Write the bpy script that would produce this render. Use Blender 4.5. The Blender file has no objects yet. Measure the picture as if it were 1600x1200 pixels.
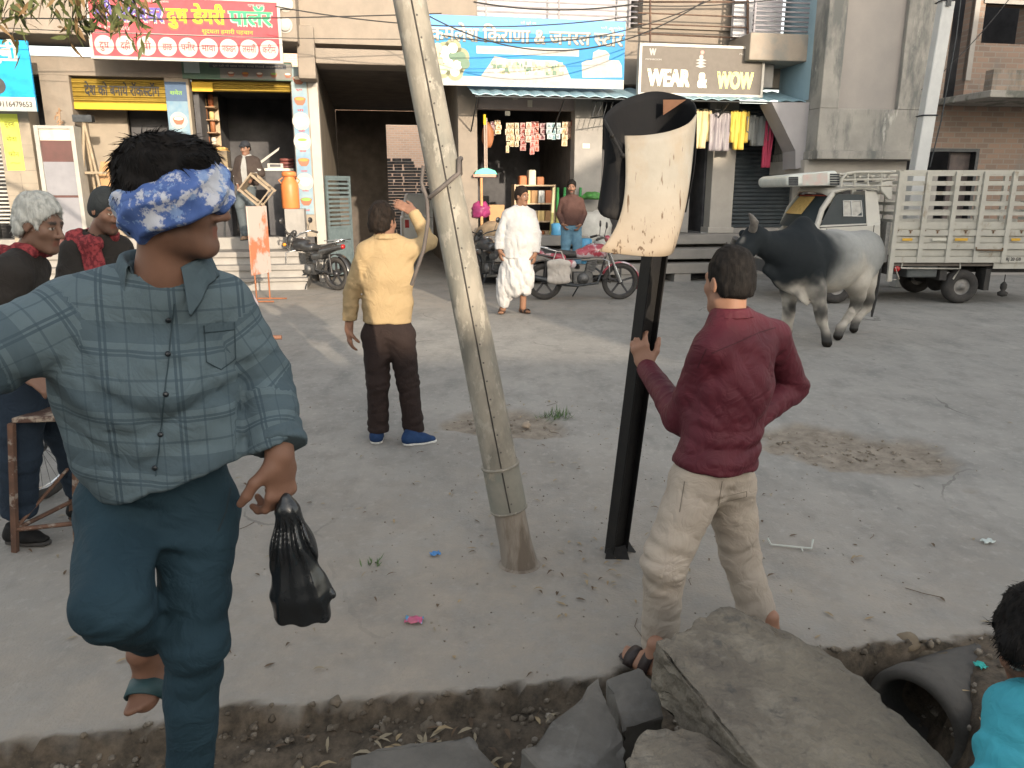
import bpy, math, random
import numpy as np
from mathutils import Vector, Matrix
R = math.radians
SC = bpy.context.scene
COL = SC.collection
# ---------------------------------------------------------------- camera
PITCH, CAMH, FPX = R(14.0), 1.75, 1200.0
cam = bpy.data.cameras.new("camera"); camo = bpy.data.objects.new("camera", cam); COL.objects.link(camo)
camo.location = (0, 0, CAMH); camo.rotation_euler = (R(90) - PITCH, 0, 0)
cam.sensor_width = 36; cam.lens = FPX / 1600 * 36; cam.clip_start = 0.05; cam.clip_end = 500
SC.camera = camo
# ---------------------------------------------------------------- world and sun
SUN_EL, SUN_AZ = R(12.6), R(25)        # sun low, behind the viewer and to the right
w = bpy.data.worlds.new("World"); SC.world = w; w.use_nodes = True
nt = w.node_tree; bg = nt.nodes['Background']
sky = nt.nodes.new('ShaderNodeTexSky'); sky.sky_type = 'NISHITA'; sky.sun_disc = False
sky.sun_elevation = SUN_EL; sky.sun_rotation = R(180) - SUN_AZ
sky.air_density = 1.0; sky.dust_density = 1.6; sky.ozone_density = 1.0
hs = nt.nodes.new('ShaderNodeHueSaturation'); hs.inputs['Saturation'].default_value = .42; nt.links.new(sky.outputs[0], hs.inputs['Color']); wb = nt.nodes.new('ShaderNodeMixRGB'); wb.blend_type = 'MULTIPLY'; wb.inputs[0].default_value = 1; wb.inputs[2].default_value = (1.05, 1.0, .925, 1); nt.links.new(hs.outputs[0], wb.inputs[1]); nt.links.new(wb.outputs[0], bg.inputs[0]); bg.inputs[1].default_value = 0.15
sun = bpy.data.lights.new("sun", 'SUN'); suno = bpy.data.objects.new("sun", sun); COL.objects.link(suno)
sun.energy = 2.0; sun.angle = R(0.6); sun.color = (1.0, 0.84, 0.65)
S = Vector((math.sin(SUN_AZ) * math.cos(SUN_EL), -math.cos(SUN_AZ) * math.cos(SUN_EL), math.sin(SUN_EL)))
suno.rotation_euler = S.to_track_quat('Z', 'Y').to_euler(); suno.location = (10, -20, 30)
SC.view_settings.view_transform = 'Standard'; SC.view_settings.look = 'None'
SC.view_settings.gamma = 1.0; SC.view_settings.exposure = 1.72
# ---------------------------------------------------------------- measuring helpers
ct, st = math.cos(PITCH), math.sin(PITCH)
def ray(px, py):
    dx, dy = (px - 800) / FPX, (600 - py) / FPX
    return np.array([dx, ct + dy * st, dy * ct - st])
def P(px, py, Y):                       # a point seen at (px,py), Y metres ahead
    r = ray(px, py); s = Y / r[1]
    return np.array([r[0] * s, Y, CAMH + r[2] * s])
def PG(px, py, z=0.0):                  # a point on level z
    r = ray(px, py); s = (z - CAMH) / r[2]
    return np.array([r[0] * s, r[1] * s, z])
def MPP(px, py, Y):                     # metres per pixel there
    r = ray(px, py); return Y / r[1] / FPX
PSI, FD = R(10), 15.3                   # the row of shops: its turn and distance
FU_, FN_ = np.array([math.cos(PSI), math.sin(PSI), 0]), np.array([math.sin(PSI), -math.cos(PSI), 0])
FO_ = np.array([0, FD, 0.0])
def F(px, py, off=0.0):                 # pixel -> (u along the row, height) on a plane off metres in front of the row
    r = ray(px, py); d = (FN_ @ (FO_ - np.array([0, 0, CAMH])) + off) / (FN_ @ r)
    p = np.array([0, 0, CAMH]) + r * d
    return float((p - FO_) @ FU_), float(p[2])
def W(u, z, off=0.0):
    return FO_ + FU_ * u + FN_ * off + np.array([0, 0, z])
# ---------------------------------------------------------------- objects
def tag(o, label=None, cat=None, group=None, kind=None):
    if label: o['label'] = label
    if cat: o['category'] = cat
    if group: o['group'] = group
    if kind: o['kind'] = kind
    return o
def thing(name, label, cat, loc=(0, 0, 0), group=None):
    o = bpy.data.objects.new(name, None); COL.objects.link(o)
    o.location = [float(v) for v in loc]; o.empty_display_size = .1
    return tag(o, label, cat, group)
def wloc(o):
    v = Vector((0, 0, 0))
    while o is not None:
        v += o.location; o = o.parent
    return v
XF = None                                # local-to-world matrix while a vehicle or animal is being built
def link(me, name, mat, parent=None):
    if XF is not None: me.transform(XF)
    o = bpy.data.objects.new(name, me); COL.objects.link(o)
    for m in (mat if isinstance(mat, (list, tuple)) else [mat]): me.materials.append(m)
    if parent is not None:
        me.transform(Matrix.Translation(-wloc(parent))); o.parent = parent
    return o
def mesh_np(name, V, Fq, smooth=True):
    me = bpy.data.meshes.new(name); n = len(V); V = np.asarray(V, np.float32); Fq = np.asarray(Fq, np.int32)
    k = Fq.shape[1]
    me.vertices.add(n); me.vertices.foreach_set('co', V.ravel())
    me.loops.add(Fq.size); me.loops.foreach_set('vertex_index', Fq.ravel())
    me.polygons.add(len(Fq)); me.polygons.foreach_set('loop_start', np.arange(0, Fq.size, k, dtype=np.int32))
    me.polygons.foreach_set('use_smooth', np.full(len(Fq), smooth))
    me.update(calc_edges=True)
    return me
def attr(me, name, data):               # Nx3 data -> a point attribute
    a = me.attributes.new(name, 'FLOAT_VECTOR', 'POINT'); a.data.foreach_set('vector', np.asarray(data, np.float32).ravel())
def unit(v):
    v = np.asarray(v, float); return v / (np.linalg.norm(v) + 1e-12)
class MB:
    """collects shapes and links them as one mesh"""
    def __init__(s): s.v = []; s.f = []; s.sm = []; s.mi = []; s.m = 0
    def add(s, vs, fs, smooth=False):
        b = len(s.v); s.v += [tuple(float(c) for c in v) for v in vs]
        for f in fs: s.f.append(tuple(b + i for i in f)); s.sm.append(smooth); s.mi.append(s.m)
        return s
    def hexa(s, c, smooth=False):       # 8 corners: bottom ring then top ring
        return s.add(c, [(3, 2, 1, 0), (4, 5, 6, 7), (0, 1, 5, 4), (1, 2, 6, 5), (2, 3, 7, 6), (3, 0, 4, 7)], smooth)
    def box(s, x0, x1, y0, y1, z0, z1):
        return s.hexa([(x0, y0, z0), (x1, y0, z0), (x1, y1, z0), (x0, y1, z0), (x0, y0, z1), (x1, y0, z1), (x1, y1, z1), (x0, y1, z1)])
    def fbox(s, u0, u1, z0, z1, o0, o1):  # box in the shop row's frame
        return s.hexa([W(u0, z0, o1), W(u1, z0, o1), W(u1, z0, o0), W(u0, z0, o0), W(u0, z1, o1), W(u1, z1, o1), W(u1, z1, o0), W(u0, z1, o0)])
    def obox(s, c, ax, ay, az, hx, hy, hz):  # oriented box
        c, ax, ay, az = map(np.asarray, (c, ax, ay, az)); q = []
        for k in (-1, 1):
            for i, j in ((-1, -1), (1, -1), (1, 1), (-1, 1)): q.append(c + ax * hx * i + ay * hy * j + az * hz * k)
        return s.hexa(q)
    def prism(s, poly, d):              # polygon (3-D points) swept by vector d
        n = len(poly); d = np.asarray(d, float); p = [np.asarray(q, float) for q in poly]
        return s.add(p + [q + d for q in p], [tuple(range(n - 1, -1, -1)), tuple(range(n, 2 * n))] + [(i, (i + 1) % n, n + (i + 1) % n, n + i) for i in range(n)])
    def tube(s, pts, r, n=8, closed=False, caps=True, rx=None):
        pts = [np.asarray(p, float) for p in pts]; m = len(pts); rs = r if isinstance(r, (list, tuple)) else [r] * m
        up = None; vs = []
        for i in range(m):
            a = pts[(i - 1) % m] if (closed or i > 0) else pts[i]; b = pts[(i + 1) % m] if (closed or i < m - 1) else pts[i]
            t = unit(b - a)
            if up is None:
                up = np.array([0, 0, 1.0]) if abs(t[2]) < .9 else np.array([1.0, 0, 0])
            x = unit(np.cross(t, up)); y = np.cross(x, t); up = y
            for k in range(n):
                a_ = 2 * math.pi * k / n; vs.append(pts[i] + (x * math.cos(a_) + y * math.sin(a_)) * rs[i])
        fs = []
        for i in range(m if closed else m - 1):
            j = (i + 1) % m
            for k in range(n): l = (k + 1) % n; fs.append((i * n + k, i * n + l, j * n + l, j * n + k))
        s.add(vs, fs, True)
        if caps and not closed:
            s.add(vs[:n], [tuple(range(n - 1, -1, -1))]); s.add(vs[-n:], [tuple(range(n))])
        return s
    def cyl(s, a, b, r, r2=None, n=14): return s.tube([a, b], [r, r if r2 is None else r2], n)
    def lathe(s, c, prof, n=20, ax=(0, 0, 1), smooth=True, closed=False):   # prof: (radius, height) along ax
        c = np.asarray(c, float); az = unit(ax); t = np.array([1.0, 0, 0]) if abs(az[0]) < .9 else np.array([0, 1.0, 0])
        x = unit(np.cross(az, t)); y = np.cross(az, x); vs = []; m = len(prof)
        for r, h in prof:
            for k in range(n): a = 2 * math.pi * k / n; vs.append(c + az * h + (x * math.cos(a) + y * math.sin(a)) * r)
        fs = []
        for i in range(m if closed else m - 1):
            j = (i + 1) % m
            for k in range(n): l = (k + 1) % n; fs.append((i * n + k, i * n + l, j * n + l, j * n + k))
        return s.add(vs, fs, smooth)
    def quad(s, a, b, c, d): return s.add([a, b, c, d], [(0, 1, 2, 3)])
    def disc(s, c, r, n=24, ax=None, ay=None):
        c = np.asarray(c, float); ax = FU_ if ax is None else ax; ay = np.array([0, 0, 1.0]) if ay is None else ay
        return s.add([c + ax * r * math.cos(2 * math.pi * k / n) + ay * r * math.sin(2 * math.pi * k / n) for k in range(n)], [tuple(range(n))])
    def build(s, name, mat, parent=None):
        me = bpy.data.meshes.new(name); me.from_pydata(s.v, [], s.f); me.polygons.foreach_set('use_smooth', s.sm)
        if s.m: me.polygons.foreach_set('material_index', s.mi)
        me.update(); return link(me, name, mat, parent)
def bevel(o, wd=.01, seg=2, ang=40):
    m = o.modifiers.new('bevel', 'BEVEL'); m.width = wd; m.segments = seg; m.limit_method = 'ANGLE'; m.angle_limit = R(ang); return o
# ---------------------------------------------------------------- materials
_mats = {}
def lin(c):
    return tuple(float(x) for x in c[:3]) + (1.0,)
def M(name, c1, c2=None, rough=.75, sc=5.0, bump=.2, bs=60.0, metal=0.0, lo=.35, hi=.68, st=(1, 1, 1), det=5, spec=.4, coat=0, bd=.01):
    if name in _mats: return _mats[name]
    m = bpy.data.materials.new(name); _mats[name] = m; m.use_nodes = True
    t = m.node_tree; N = t.nodes; L = t.links; b = N['Principled BSDF']
    b.inputs['Roughness'].default_value = rough; b.inputs['Metallic'].default_value = metal
    b.inputs['Specular IOR Level'].default_value = spec; b.inputs['Coat Weight'].default_value = coat
    if c2 is None: c2 = tuple(x * .72 for x in c1)
    tc = N.new('ShaderNodeTexCoord'); mp = N.new('ShaderNodeMapping'); mp.inputs['Scale'].default_value = st
    L.new(tc.outputs['Object'], mp.inputs[0])
    nz = N.new('ShaderNodeTexNoise'); nz.inputs['Scale'].default_value = sc; nz.inputs['Detail'].default_value = det; nz.inputs['Roughness'].default_value = .62
    L.new(mp.outputs[0], nz.inputs['Vector'])
    cr = N.new('ShaderNodeValToRGB'); cr.color_ramp.elements[0].position = lo; cr.color_ramp.elements[1].position = hi
    cr.color_ramp.elements[0].color = lin(c2); cr.color_ramp.elements[1].color = lin(c1)
    L.new(nz.outputs['Fac'], cr.inputs[0]); L.new(cr.outputs[0], b.inputs['Base Color'])
    if bump > 0:
        n2 = N.new('ShaderNodeTexNoise'); n2.inputs['Scale'].default_value = bs; n2.inputs['Detail'].default_value = 4
        L.new(mp.outputs[0], n2.inputs['Vector'])
        bp = N.new('ShaderNodeBump'); bp.inputs['Strength'].default_value = bump; bp.inputs['Distance'].default_value = bd
        L.new(n2.outputs['Fac'], bp.inputs['Height']); L.new(bp.outputs[0], b.inputs['Normal'])
    return m
def nd(m, typ, **kw):
    n = m.node_tree.nodes.new(typ)
    for k, v in kw.items():
        if k in n.inputs: n.inputs[k].default_value = v
        else: setattr(n, k, v)
    return n
def mix_over(m, fac_socket, color, old=None):   # lay a colour over a material's base colour where fac is 1
    t = m.node_tree; b = t.nodes['Principled BSDF']; src = b.inputs['Base Color'].links[0].from_socket
    mx = t.nodes.new('ShaderNodeMixRGB'); t.links.new(fac_socket, mx.inputs[0]); t.links.new(src, mx.inputs[1])
    if hasattr(color, 'links'): t.links.new(color, mx.inputs[2])
    else: mx.inputs[2].default_value = lin(color)
    t.links.new(mx.outputs[0], b.inputs['Base Color']); return mx
def mth(m, op, a, b=None, c=None, clamp=False):
    n = m.node_tree.nodes.new('ShaderNodeMath'); n.operation = op; n.use_clamp = clamp
    for i, x in enumerate((a, b, c)):
        if x is None: continue
        if hasattr(x, 'links'): m.node_tree.links.new(x, n.inputs[i])
        else: n.inputs[i].default_value = x
    return n.outputs[0]
def stain(m, c, sc=1.5, lo=.5, hi=.62, st=(1, 1, .35), amt=1.0, seed=0.0):   # weathering with a shape of its own
    N = m.node_tree.nodes; L = m.node_tree.links
    tc = N.new('ShaderNodeTexCoord'); mp = N.new('ShaderNodeMapping'); mp.inputs['Scale'].default_value = st; mp.inputs['Location'].default_value = (seed, seed * .7, seed * .3)
    L.new(tc.outputs['Object'], mp.inputs[0])
    nz = N.new('ShaderNodeTexNoise'); nz.inputs['Scale'].default_value = sc; nz.inputs['Detail'].default_value = 8; nz.inputs['Roughness'].default_value = .68
    L.new(mp.outputs[0], nz.inputs['Vector'])
    f = mth(m, 'MULTIPLY_ADD', nz.outputs['Fac'], 1 / (hi - lo), -lo / (hi - lo), True)
    mix_over(m, mth(m, 'MULTIPLY', f, amt), c); return m
def plain(name, c, rough=.6, metal=0, spec=.4):
    return M(name, c, tuple(x * .86 for x in c), rough, 9, .06, 80, metal, spec=spec)
# ---------------------------------------------------------------- noise (numpy)
def _h(ix, iy, iz):
    n = (ix * 374761393 + iy * 668265263 + iz * 1274126177) & 0xffffffff
    n = ((n ^ (n >> 13)) * 1103515245) & 0xffffffff
    return ((n ^ (n >> 16)) & 0xffff) / 65535.0
def vnoise(p):
    p = np.asarray(p, float); i = np.floor(p).astype(np.int64); f = p - i; f = f * f * (3 - 2 * f); r = 0
    for dx in (0, 1):
        wx = f[..., 0] if dx else 1 - f[..., 0]
        for dy in (0, 1):
            wy = f[..., 1] if dy else 1 - f[..., 1]
            for dz in (0, 1):
                wz = f[..., 2] if dz else 1 - f[..., 2]
                r = r + wx * wy * wz * _h(i[..., 0] + dx, i[..., 1] + dy, i[..., 2] + dz)
    return r
def fbm(p, o=4):
    p = np.asarray(p, float); a = .5; r = 0
    for k in range(o): r = r + a * vnoise(p * 2 ** k + 17.3 * k); a *= .5
    return r
def ss(a, b, x):
    t = np.clip((x - a) / (b - a), 0, 1); return t * t * (3 - 2 * t)
# ---------------------------------------------------------------- lettering
def text_mesh(segs, bold=0.0):
    """flat glyph outlines; a segment ('h', c) is the half form of consonant c, ('w', n) a gap"""
    x = 0.0; V = []; Fc = []
    for sg in segs:
        half = isinstance(sg, tuple) and sg[0] == 'h'
        if isinstance(sg, tuple) and sg[0] == 'w': x += sg[1]; continue
        c = bpy.data.curves.new('lettering', 'FONT'); c.body = sg[1] if half else sg; c.size = 1.0; c.resolution_u = 4
        o = bpy.data.objects.new('lettering', c); COL.objects.link(o)
        me = bpy.data.meshes.new_from_object(o.evaluated_get(bpy.context.evaluated_depsgraph_get()))
        vv = [v.co.copy() for v in me.vertices]; ff = [tuple(p.vertices) for p in me.polygons]
        bpy.data.objects.remove(o); bpy.data.curves.remove(c); bpy.data.meshes.remove(me)
        if not vv: x += .3; continue
        mx = max(v.x for v in vv)
        if half:
            cut = mx - .17
            for v in vv: v.x = min(v.x, cut)
            mx = cut
        b = len(V); V += [(v.x + x, v.y) for v in vv]; Fc += [tuple(b + i for i in f) for f in ff]
        x += mx + (.0 if half else .005)
    if bold:
        n = len(V); V2 = []; F2 = []
        for k, (ax, ay) in enumerate(((0, 0), (bold, 0), (0, bold * .6), (bold, bold * .6), (bold * .5, bold * .3))):
            V2 += [(a + ax, b_ + ay) for a, b_ in V]; F2 += [tuple(i + k * n for i in f) for f in Fc]
        V, Fc = V2, F2
    return np.array(V), Fc, x + bold
def letter(name, segs, mat, parent, org, ux, uz, width=None, height=None, size=1.0, bold=0.0, lift=None, align='l'):
    """lettering laid on a plane: org = lower-left, ux / uz unit vectors, width fits the line"""
    V, Fc, wd = text_mesh(segs, bold); sx = (width / wd) if width else size; sy = height if height else sx
    org = np.asarray(org, float); n = unit(np.cross(ux, uz)); m = MB()
    if align == 'c': org = org - np.asarray(ux) * wd * sx * .5
    k = max(1, len(V) // 5) if bold else 10 ** 9
    m.add([org + np.asarray(ux) * a * sx + np.asarray(uz) * b * sy + n * .0004 * (i // k) for i, (a, b) in enumerate(V)], Fc)
    return m.build(name, mat, parent)
# ---------------------------------------------------------------- smooth solids
V3 = lambda *a: np.array(a, float)
def rc(a, b, ra, rb, fa=False, fb=False, sq=None):
    """tapered limb a-b; fa / fb cut the end flat; sq=(axis, factor) flattens it"""
    a = np.asarray(a, float); b = np.asarray(b, float); ab = b - a; L = np.linalg.norm(ab) + 1e-9; wv = ab / L
    if sq is not None:
        nx = unit(sq[0]); kf = sq[1]
    def f(p):
        q = p - a; t = q @ wv
        if sq is not None: q = q + np.outer((q @ nx) * (kf - 1), nx); t2 = np.clip(q @ wv / L, 0, 1)
        tc_ = np.clip(t / L, 0, 1)
        d = np.linalg.norm(q - np.outer(tc_ * L, wv), axis=1) - (ra + (rb - ra) * tc_)
        if sq is not None: d = d * (2 / (1 + kf))
        if fa: d = np.maximum(d, -t)
        if fb: d = np.maximum(d, t - L)
        return d
    return f, (a + b) / 2, L / 2 + max(ra, rb)
def el(c, r, ax=None):
    c = np.asarray(c, float); r = np.asarray(r, float); A = np.eye(3) if ax is None else np.asarray(ax, float)
    def f(p):
        q = (p - c) @ A.T; k0 = np.linalg.norm(q / r, axis=1); k1 = np.linalg.norm(q / r ** 2, axis=1) + 1e-9
        return k0 * (k0 - 1) / k1
    return f, c, float(r.max())
def eseg(a, b, lat, r1, r2, fa=False, fb=False):
    """limb with an oval section: r1, r2 = (half-width along lat, half-depth)"""
    a = np.asarray(a, float); b = np.asarray(b, float); L = np.linalg.norm(b - a) + 1e-9; wv = (b - a) / L
    x = unit(np.asarray(lat, float) - wv * np.dot(lat, wv)); y = np.cross(wv, x)
    def f(p):
        q = p - a; t = q @ wv; tc_ = np.clip(t / L, 0, 1); e = t - tc_ * L
        rx = r1[0] + (r2[0] - r1[0]) * tc_; ry = r1[1] + (r2[1] - r1[1]) * tc_; rm = np.minimum(rx, ry)
        X = q @ x; Y = q @ y
        k0 = np.sqrt((X / rx) ** 2 + (Y / ry) ** 2 + (e / rm) ** 2); k1 = np.sqrt((X / rx ** 2) ** 2 + (Y / ry ** 2) ** 2 + (e / rm ** 2) ** 2) + 1e-9
        d = k0 * (k0 - 1) / k1
        d = np.where(k0 < 1e-3, -rm, d)
        if fa: d = np.maximum(d, -t)
        if fb: d = np.maximum(d, t - L)
        return d
    return f, (a + b) / 2, L / 2 + max(r1 + r2)
def echain(pts, lat):                    # pts: (centre, half-width, half-depth)
    return [eseg(pts[i][0], pts[i + 1][0], lat, pts[i][1:], pts[i + 1][1:]) for i in range(len(pts) - 1)]
def plane(c, n):                         # solid on the side away from n
    c = np.asarray(c, float); n = unit(n)
    return (lambda p: (p - c) @ n), None, 1e9
class Sdf:
    def __init__(s): s.ops = []; s.disp = None
    def u(s, *pr, k=.02):
        for p in pr:
            if isinstance(p, list): s.u(*p, k=k)
            else: s.ops.append(('u', p, k))
        return s
    def sub(s, *pr, k=.008):
        for p in pr: s.ops.append(('s', p, k))
        return s
    def cut(s, *pr, k=.002):
        for p in pr: s.ops.append(('i', p, k))
        return s
    def __call__(s, p, dsp=True):
        d = np.full(len(p), 9.0)
        for op, (f, c, r), k in s.ops:
            if c is None: ix = None
            else:
                ix = np.nonzero(((p - c) ** 2).sum(1) < (r + .10 + 2 * k) ** 2)[0]
                if len(ix) == 0: continue
            pp = p if ix is None else p[ix]; dd = d if ix is None else d[ix]; g = f(pp)
            if op == 'u': h = np.clip(.5 + .5 * (dd - g) / k, 0, 1); v = dd + (g - dd) * h - k * h * (1 - h)
            else:
                if op == 's': g = -g
                h = np.clip(.5 - .5 * (dd - g) / k, 0, 1); v = dd + (g - dd) * h + k * h * (1 - h)
            if ix is None: d = v
            else: d[ix] = v
        if dsp and s.disp is not None:
            ix = np.nonzero(np.abs(d) < .05)[0]
            if len(ix): d[ix] += s.disp(p[ix])
        return d
    def bounds(s):
        lo = np.full(3, 1e9); hi = -lo
        for op, (f, c, r), k in s.ops:
            if op == 'u' and c is not None: lo = np.minimum(lo, c - r - .03); hi = np.maximum(hi, c + r + .03)
        return lo, hi
    def mesh(s, h, B=8, smooth=1):
        lo, hi = s.bounds(); n = np.ceil((hi - lo) / (h * B)).astype(int) + 1
        g = np.stack(np.meshgrid(*[np.arange(k) for k in n], indexing='ij'), -1).reshape(-1, 3)
        cen = lo + (g + .5) * B * h - .5 * h; d = s(cen, False); rad = B * h * .87
        keep = np.abs(d) < rad * 1.7 + .03
        sg = np.where(d < 0, -1.0, 1.0).astype(np.float32).reshape(n)
        A = np.repeat(np.repeat(np.repeat(sg, B, 0), B, 1), B, 2)
        off = np.stack(np.meshgrid(*[np.arange(B)] * 3, indexing='ij'), -1).reshape(-1, 3); kb = g[keep]
        for i in range(0, len(kb), 400):
            ii = (kb[i:i + 400, None, :] * B + off[None]).reshape(-1, 3)
            A[ii[:, 0], ii[:, 1], ii[:, 2]] = s(lo + ii * h)
        I = A < 0; c = np.zeros(tuple(np.array(A.shape) - 1), np.int8)
        for dx in (0, 1):
            for dy in (0, 1):
                for dz in (0, 1): c += I[dx:A.shape[0] - 1 + dx, dy:A.shape[1] - 1 + dy, dz:A.shape[2] - 1 + dz]
        idx = np.argwhere((c > 0) & (c < 8)); cid = np.full(c.shape, -1, np.int32); cid[idx[:, 0], idx[:, 1], idx[:, 2]] = np.arange(len(idx))
        cor = np.array([(i, j, k) for i in (0, 1) for j in (0, 1) for k in (0, 1)])
        cv = np.stack([A[idx[:, 0] + q[0], idx[:, 1] + q[1], idx[:, 2] + q[2]] for q in cor], 1)
        acc = np.zeros((len(idx), 3)); cnt = np.zeros(len(idx))
        for i in range(8):
            for b in (1, 2, 4):
                if i & b: continue
                j = i | b; m = (cv[:, i] < 0) != (cv[:, j] < 0); den = cv[:, i] - cv[:, j]
                t = np.where(m, cv[:, i] / np.where(np.abs(den) < 1e-9, 1, den), 0)
                acc += np.where(m[:, None], cor[i] + (cor[j] - cor[i]) * t[:, None], 0); cnt += m
        V = lo + (idx + acc / cnt[:, None]) * h; Q = []
        for ax in range(3):
            sl0 = [slice(1, None)] * 3; sl1 = [slice(1, None)] * 3; sl0[ax] = slice(0, -1)
            I0 = I[tuple(sl0)]; I1 = I[tuple(sl1)]; e = np.argwhere(I0 != I1); f0 = I0[e[:, 0], e[:, 1], e[:, 2]]
            e = e + 1; e[:, ax] -= 1; ok = (e < np.array(c.shape)).all(1); e = e[ok]; f0 = f0[ok]
            a1, a2 = [(1, 2), (2, 0), (0, 1)][ax]
            def cell(o1, o2):
                q = e.copy(); q[:, a1] -= o1; q[:, a2] -= o2; return cid[q[:, 0], q[:, 1], q[:, 2]]
            qd = np.stack([cell(1, 1), cell(0, 1), cell(0, 0), cell(1, 0)], 1); qd[~f0] = qd[~f0][:, ::-1]
            Q.append(qd[(qd >= 0).all(1)])
        Q = np.concatenate(Q)
        for _ in range(smooth):
            E_ = np.concatenate([Q[:, [0, 1]], Q[:, [1, 2]], Q[:, [2, 3]], Q[:, [3, 0]]]); sm = np.zeros_like(V); k = np.zeros(len(V))
            for q in range(3): sm[:, q] = np.bincount(E_[:, 0], V[E_[:, 1], q], len(V)) + np.bincount(E_[:, 1], V[E_[:, 0], q], len(V))
            k = np.bincount(E_[:, 0], minlength=len(V)) + np.bincount(E_[:, 1], minlength=len(V))
            V = V * .5 + .5 * sm / np.maximum(k, 1)[:, None]
        return V, Q
def solid(name, sdf, h, mat, parent=None, at=None, smooth=1):
    """mesh a solid; at = {attribute: function of points}"""
    V, Q = sdf.mesh(h, smooth=smooth); me = mesh_np(name, V, Q)
    for k, fn in (at or {}).items(): attr(me, k, fn(V))
    return link(me, name, mat, parent)
def folds(lst):
    """cloth folds: (centre, radius, axis across the folds, folds per metre, amplitude[, seed])"""
    def f(p):
        r = np.zeros(len(p))
        for it in lst:
            c, rad, ax, fr, am = it[:5]; sd = it[5] if len(it) > 5 else 0
            q = p - np.asarray(c, float); w_ = np.exp(-((q ** 2).sum(1)) / (rad * rad)); ix = np.nonzero(w_ > .05)[0]
            if len(ix) == 0: continue
            ax_ = unit(ax); al = q[ix] @ ax_; rest = q[ix] - np.outer(al, ax_)
            Q = rest * fr * .28 + np.outer(al * fr, ax_) + sd * 7.7
            n = vnoise(Q) + .4 * vnoise(Q * 2.1 + 5)
            r[ix] += w_[ix] * am * (.3 - np.abs(n * 1.43 - 1) ** .75 * 2.5)
        return r
    return f
# ================================================================ the ground
def edge_y(x): return 2.47 + .17 * x
def axis_pts(segs):
    o = []
    for a, b, s in segs: o += list(np.arange(a, b, s))
    return np.array(o + [segs[-1][1]])
gx = axis_pts([(-45, -12, 3), (-12, -3.2, .3), (-3.2, 3.6, .035), (3.6, 12, .2), (12, 45.1, 3)])
gy = axis_pts([(-24, 0, 3), (0, 1.2, .1), (1.2, 3.1, .022), (3.1, 8, .06), (8, 16, .2), (16, 60.1, 3)])
GX, GY = np.meshgrid(gx, gy, indexing='ij')
def g_noise(x, y, s, o=4): return fbm(np.stack([x * s, y * s, np.zeros_like(x)], -1), o)
def patch(x, y, cx, cy, rx, ry, a):
    c, s = math.cos(a), math.sin(a); dx, dy = x - cx, y - cy
    r = np.sqrt(((dx * c + dy * s) / rx) ** 2 + ((-dx * s + dy * c) / ry) ** 2) + (g_noise(x + cx, y, 2.6) - .45) * 1.3
    return ss(1.12, .88, r)
PC1, PC2 = PG(795, 662), PG(1330, 705)
def dirt_mask(x, y):
    return np.maximum(patch(x, y, PC1[0], PC1[1], .46, .36, 0), patch(x, y, PC2[0], PC2[1], .74, .52, -.6))
def edge_r(x, y): return edge_y(x) + (g_noise(x, y, 3.1) - .47) * .16 + (g_noise(x, y, 11) - .47) * .10 + (g_noise(x, y, 30, 2) - .37) * .04
def ground_z(x, y):
    e = edge_r(x, y)
    below = ss(0, .026, e - y) * ss(1.80, 1.50, x + (2.5 - y) * .35 + (g_noise(x, y, 6) - .47) * .25)
    depth = .09 + .10 * ss(.1, .5, e - y) + .06 * (g_noise(x, y, 5) - .47)
    pit = ss(1.0, 1.3, x) * ss(-.02, .12, e - y) * .42
    hole = ss(.05, .5, x) * ss(1.3, 1.0, x) * ss(.12, .4, e - y) * .22
    z = -(depth + pit + hole) * below + below * (g_noise(x, y, 22, 3) - .45) * .05
    z = z + (1 - below) * ((g_noise(x, y, 1.2) - .47) * .02 + (g_noise(x, y, 9, 3) - .45) * .006)
    d = dirt_mask(x, y)
    return z + d * (-.028 + (g_noise(x, y, 13, 3) - .42) * .055) * (1 - below)
GZ = ground_z(GX, GY)
GZ = GZ - .30 * ss(9.5, 40, np.abs(GX)) * 0
nx_, ny_ = GX.shape
ii = np.arange(nx_ * ny_).reshape(nx_, ny_)
Qg = np.stack([ii[:-1, :-1], ii[1:, :-1], ii[1:, 1:], ii[:-1, 1:]], -1).reshape(-1, 4)
Vg = np.stack([GX, GY, GZ], -1).reshape(-1, 3)
me = mesh_np('ground', Vg, Qg)
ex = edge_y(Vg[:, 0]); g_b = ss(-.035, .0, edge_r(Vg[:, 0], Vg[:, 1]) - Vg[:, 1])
tan = ss(6.5, 2.6, Vg[:, 1] + .6 * np.abs(Vg[:, 0] - .0)) * .9 + .55 * ss(10.5, 12.5, Vg[:, 1]) * ss(3.0, .5, Vg[:, 0])
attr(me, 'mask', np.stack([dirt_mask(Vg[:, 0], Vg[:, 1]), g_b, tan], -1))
mg = M('worn_concrete_road', (.30, .288, .265), (.232, .224, .208), .88, 1.1, .6, 75, det=9, bd=.008)
stain(mg, (.135, .14, .135), 2.6, .50, .70, (1, .45, 1), .6)
stain(mg, (.37, .36, .335), .8, .52, .72, (1, .6, 1), .55, 9)
stain(mg, (.09, .085, .08), 7.5, .66, .70, (1, .5, 1), .7, 4)
stain(mg, (.16, .155, .145), 5.5, .50, .66, (1, .7, 1), .45, 13); stain(mg, (.37, .355, .325), 19, .54, .68, (1, .8, 1), .5, 17)
stain(mg, (.36, .35, .33), 34, .70, .73, (1, .8, 1), .8, 2)
at_ = nd(mg, 'ShaderNodeAttribute', attribute_name='mask'); sx = nd(mg, 'ShaderNodeSeparateXYZ'); mg.node_tree.links.new(at_.outputs['Vector'], sx.inputs[0])
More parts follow.
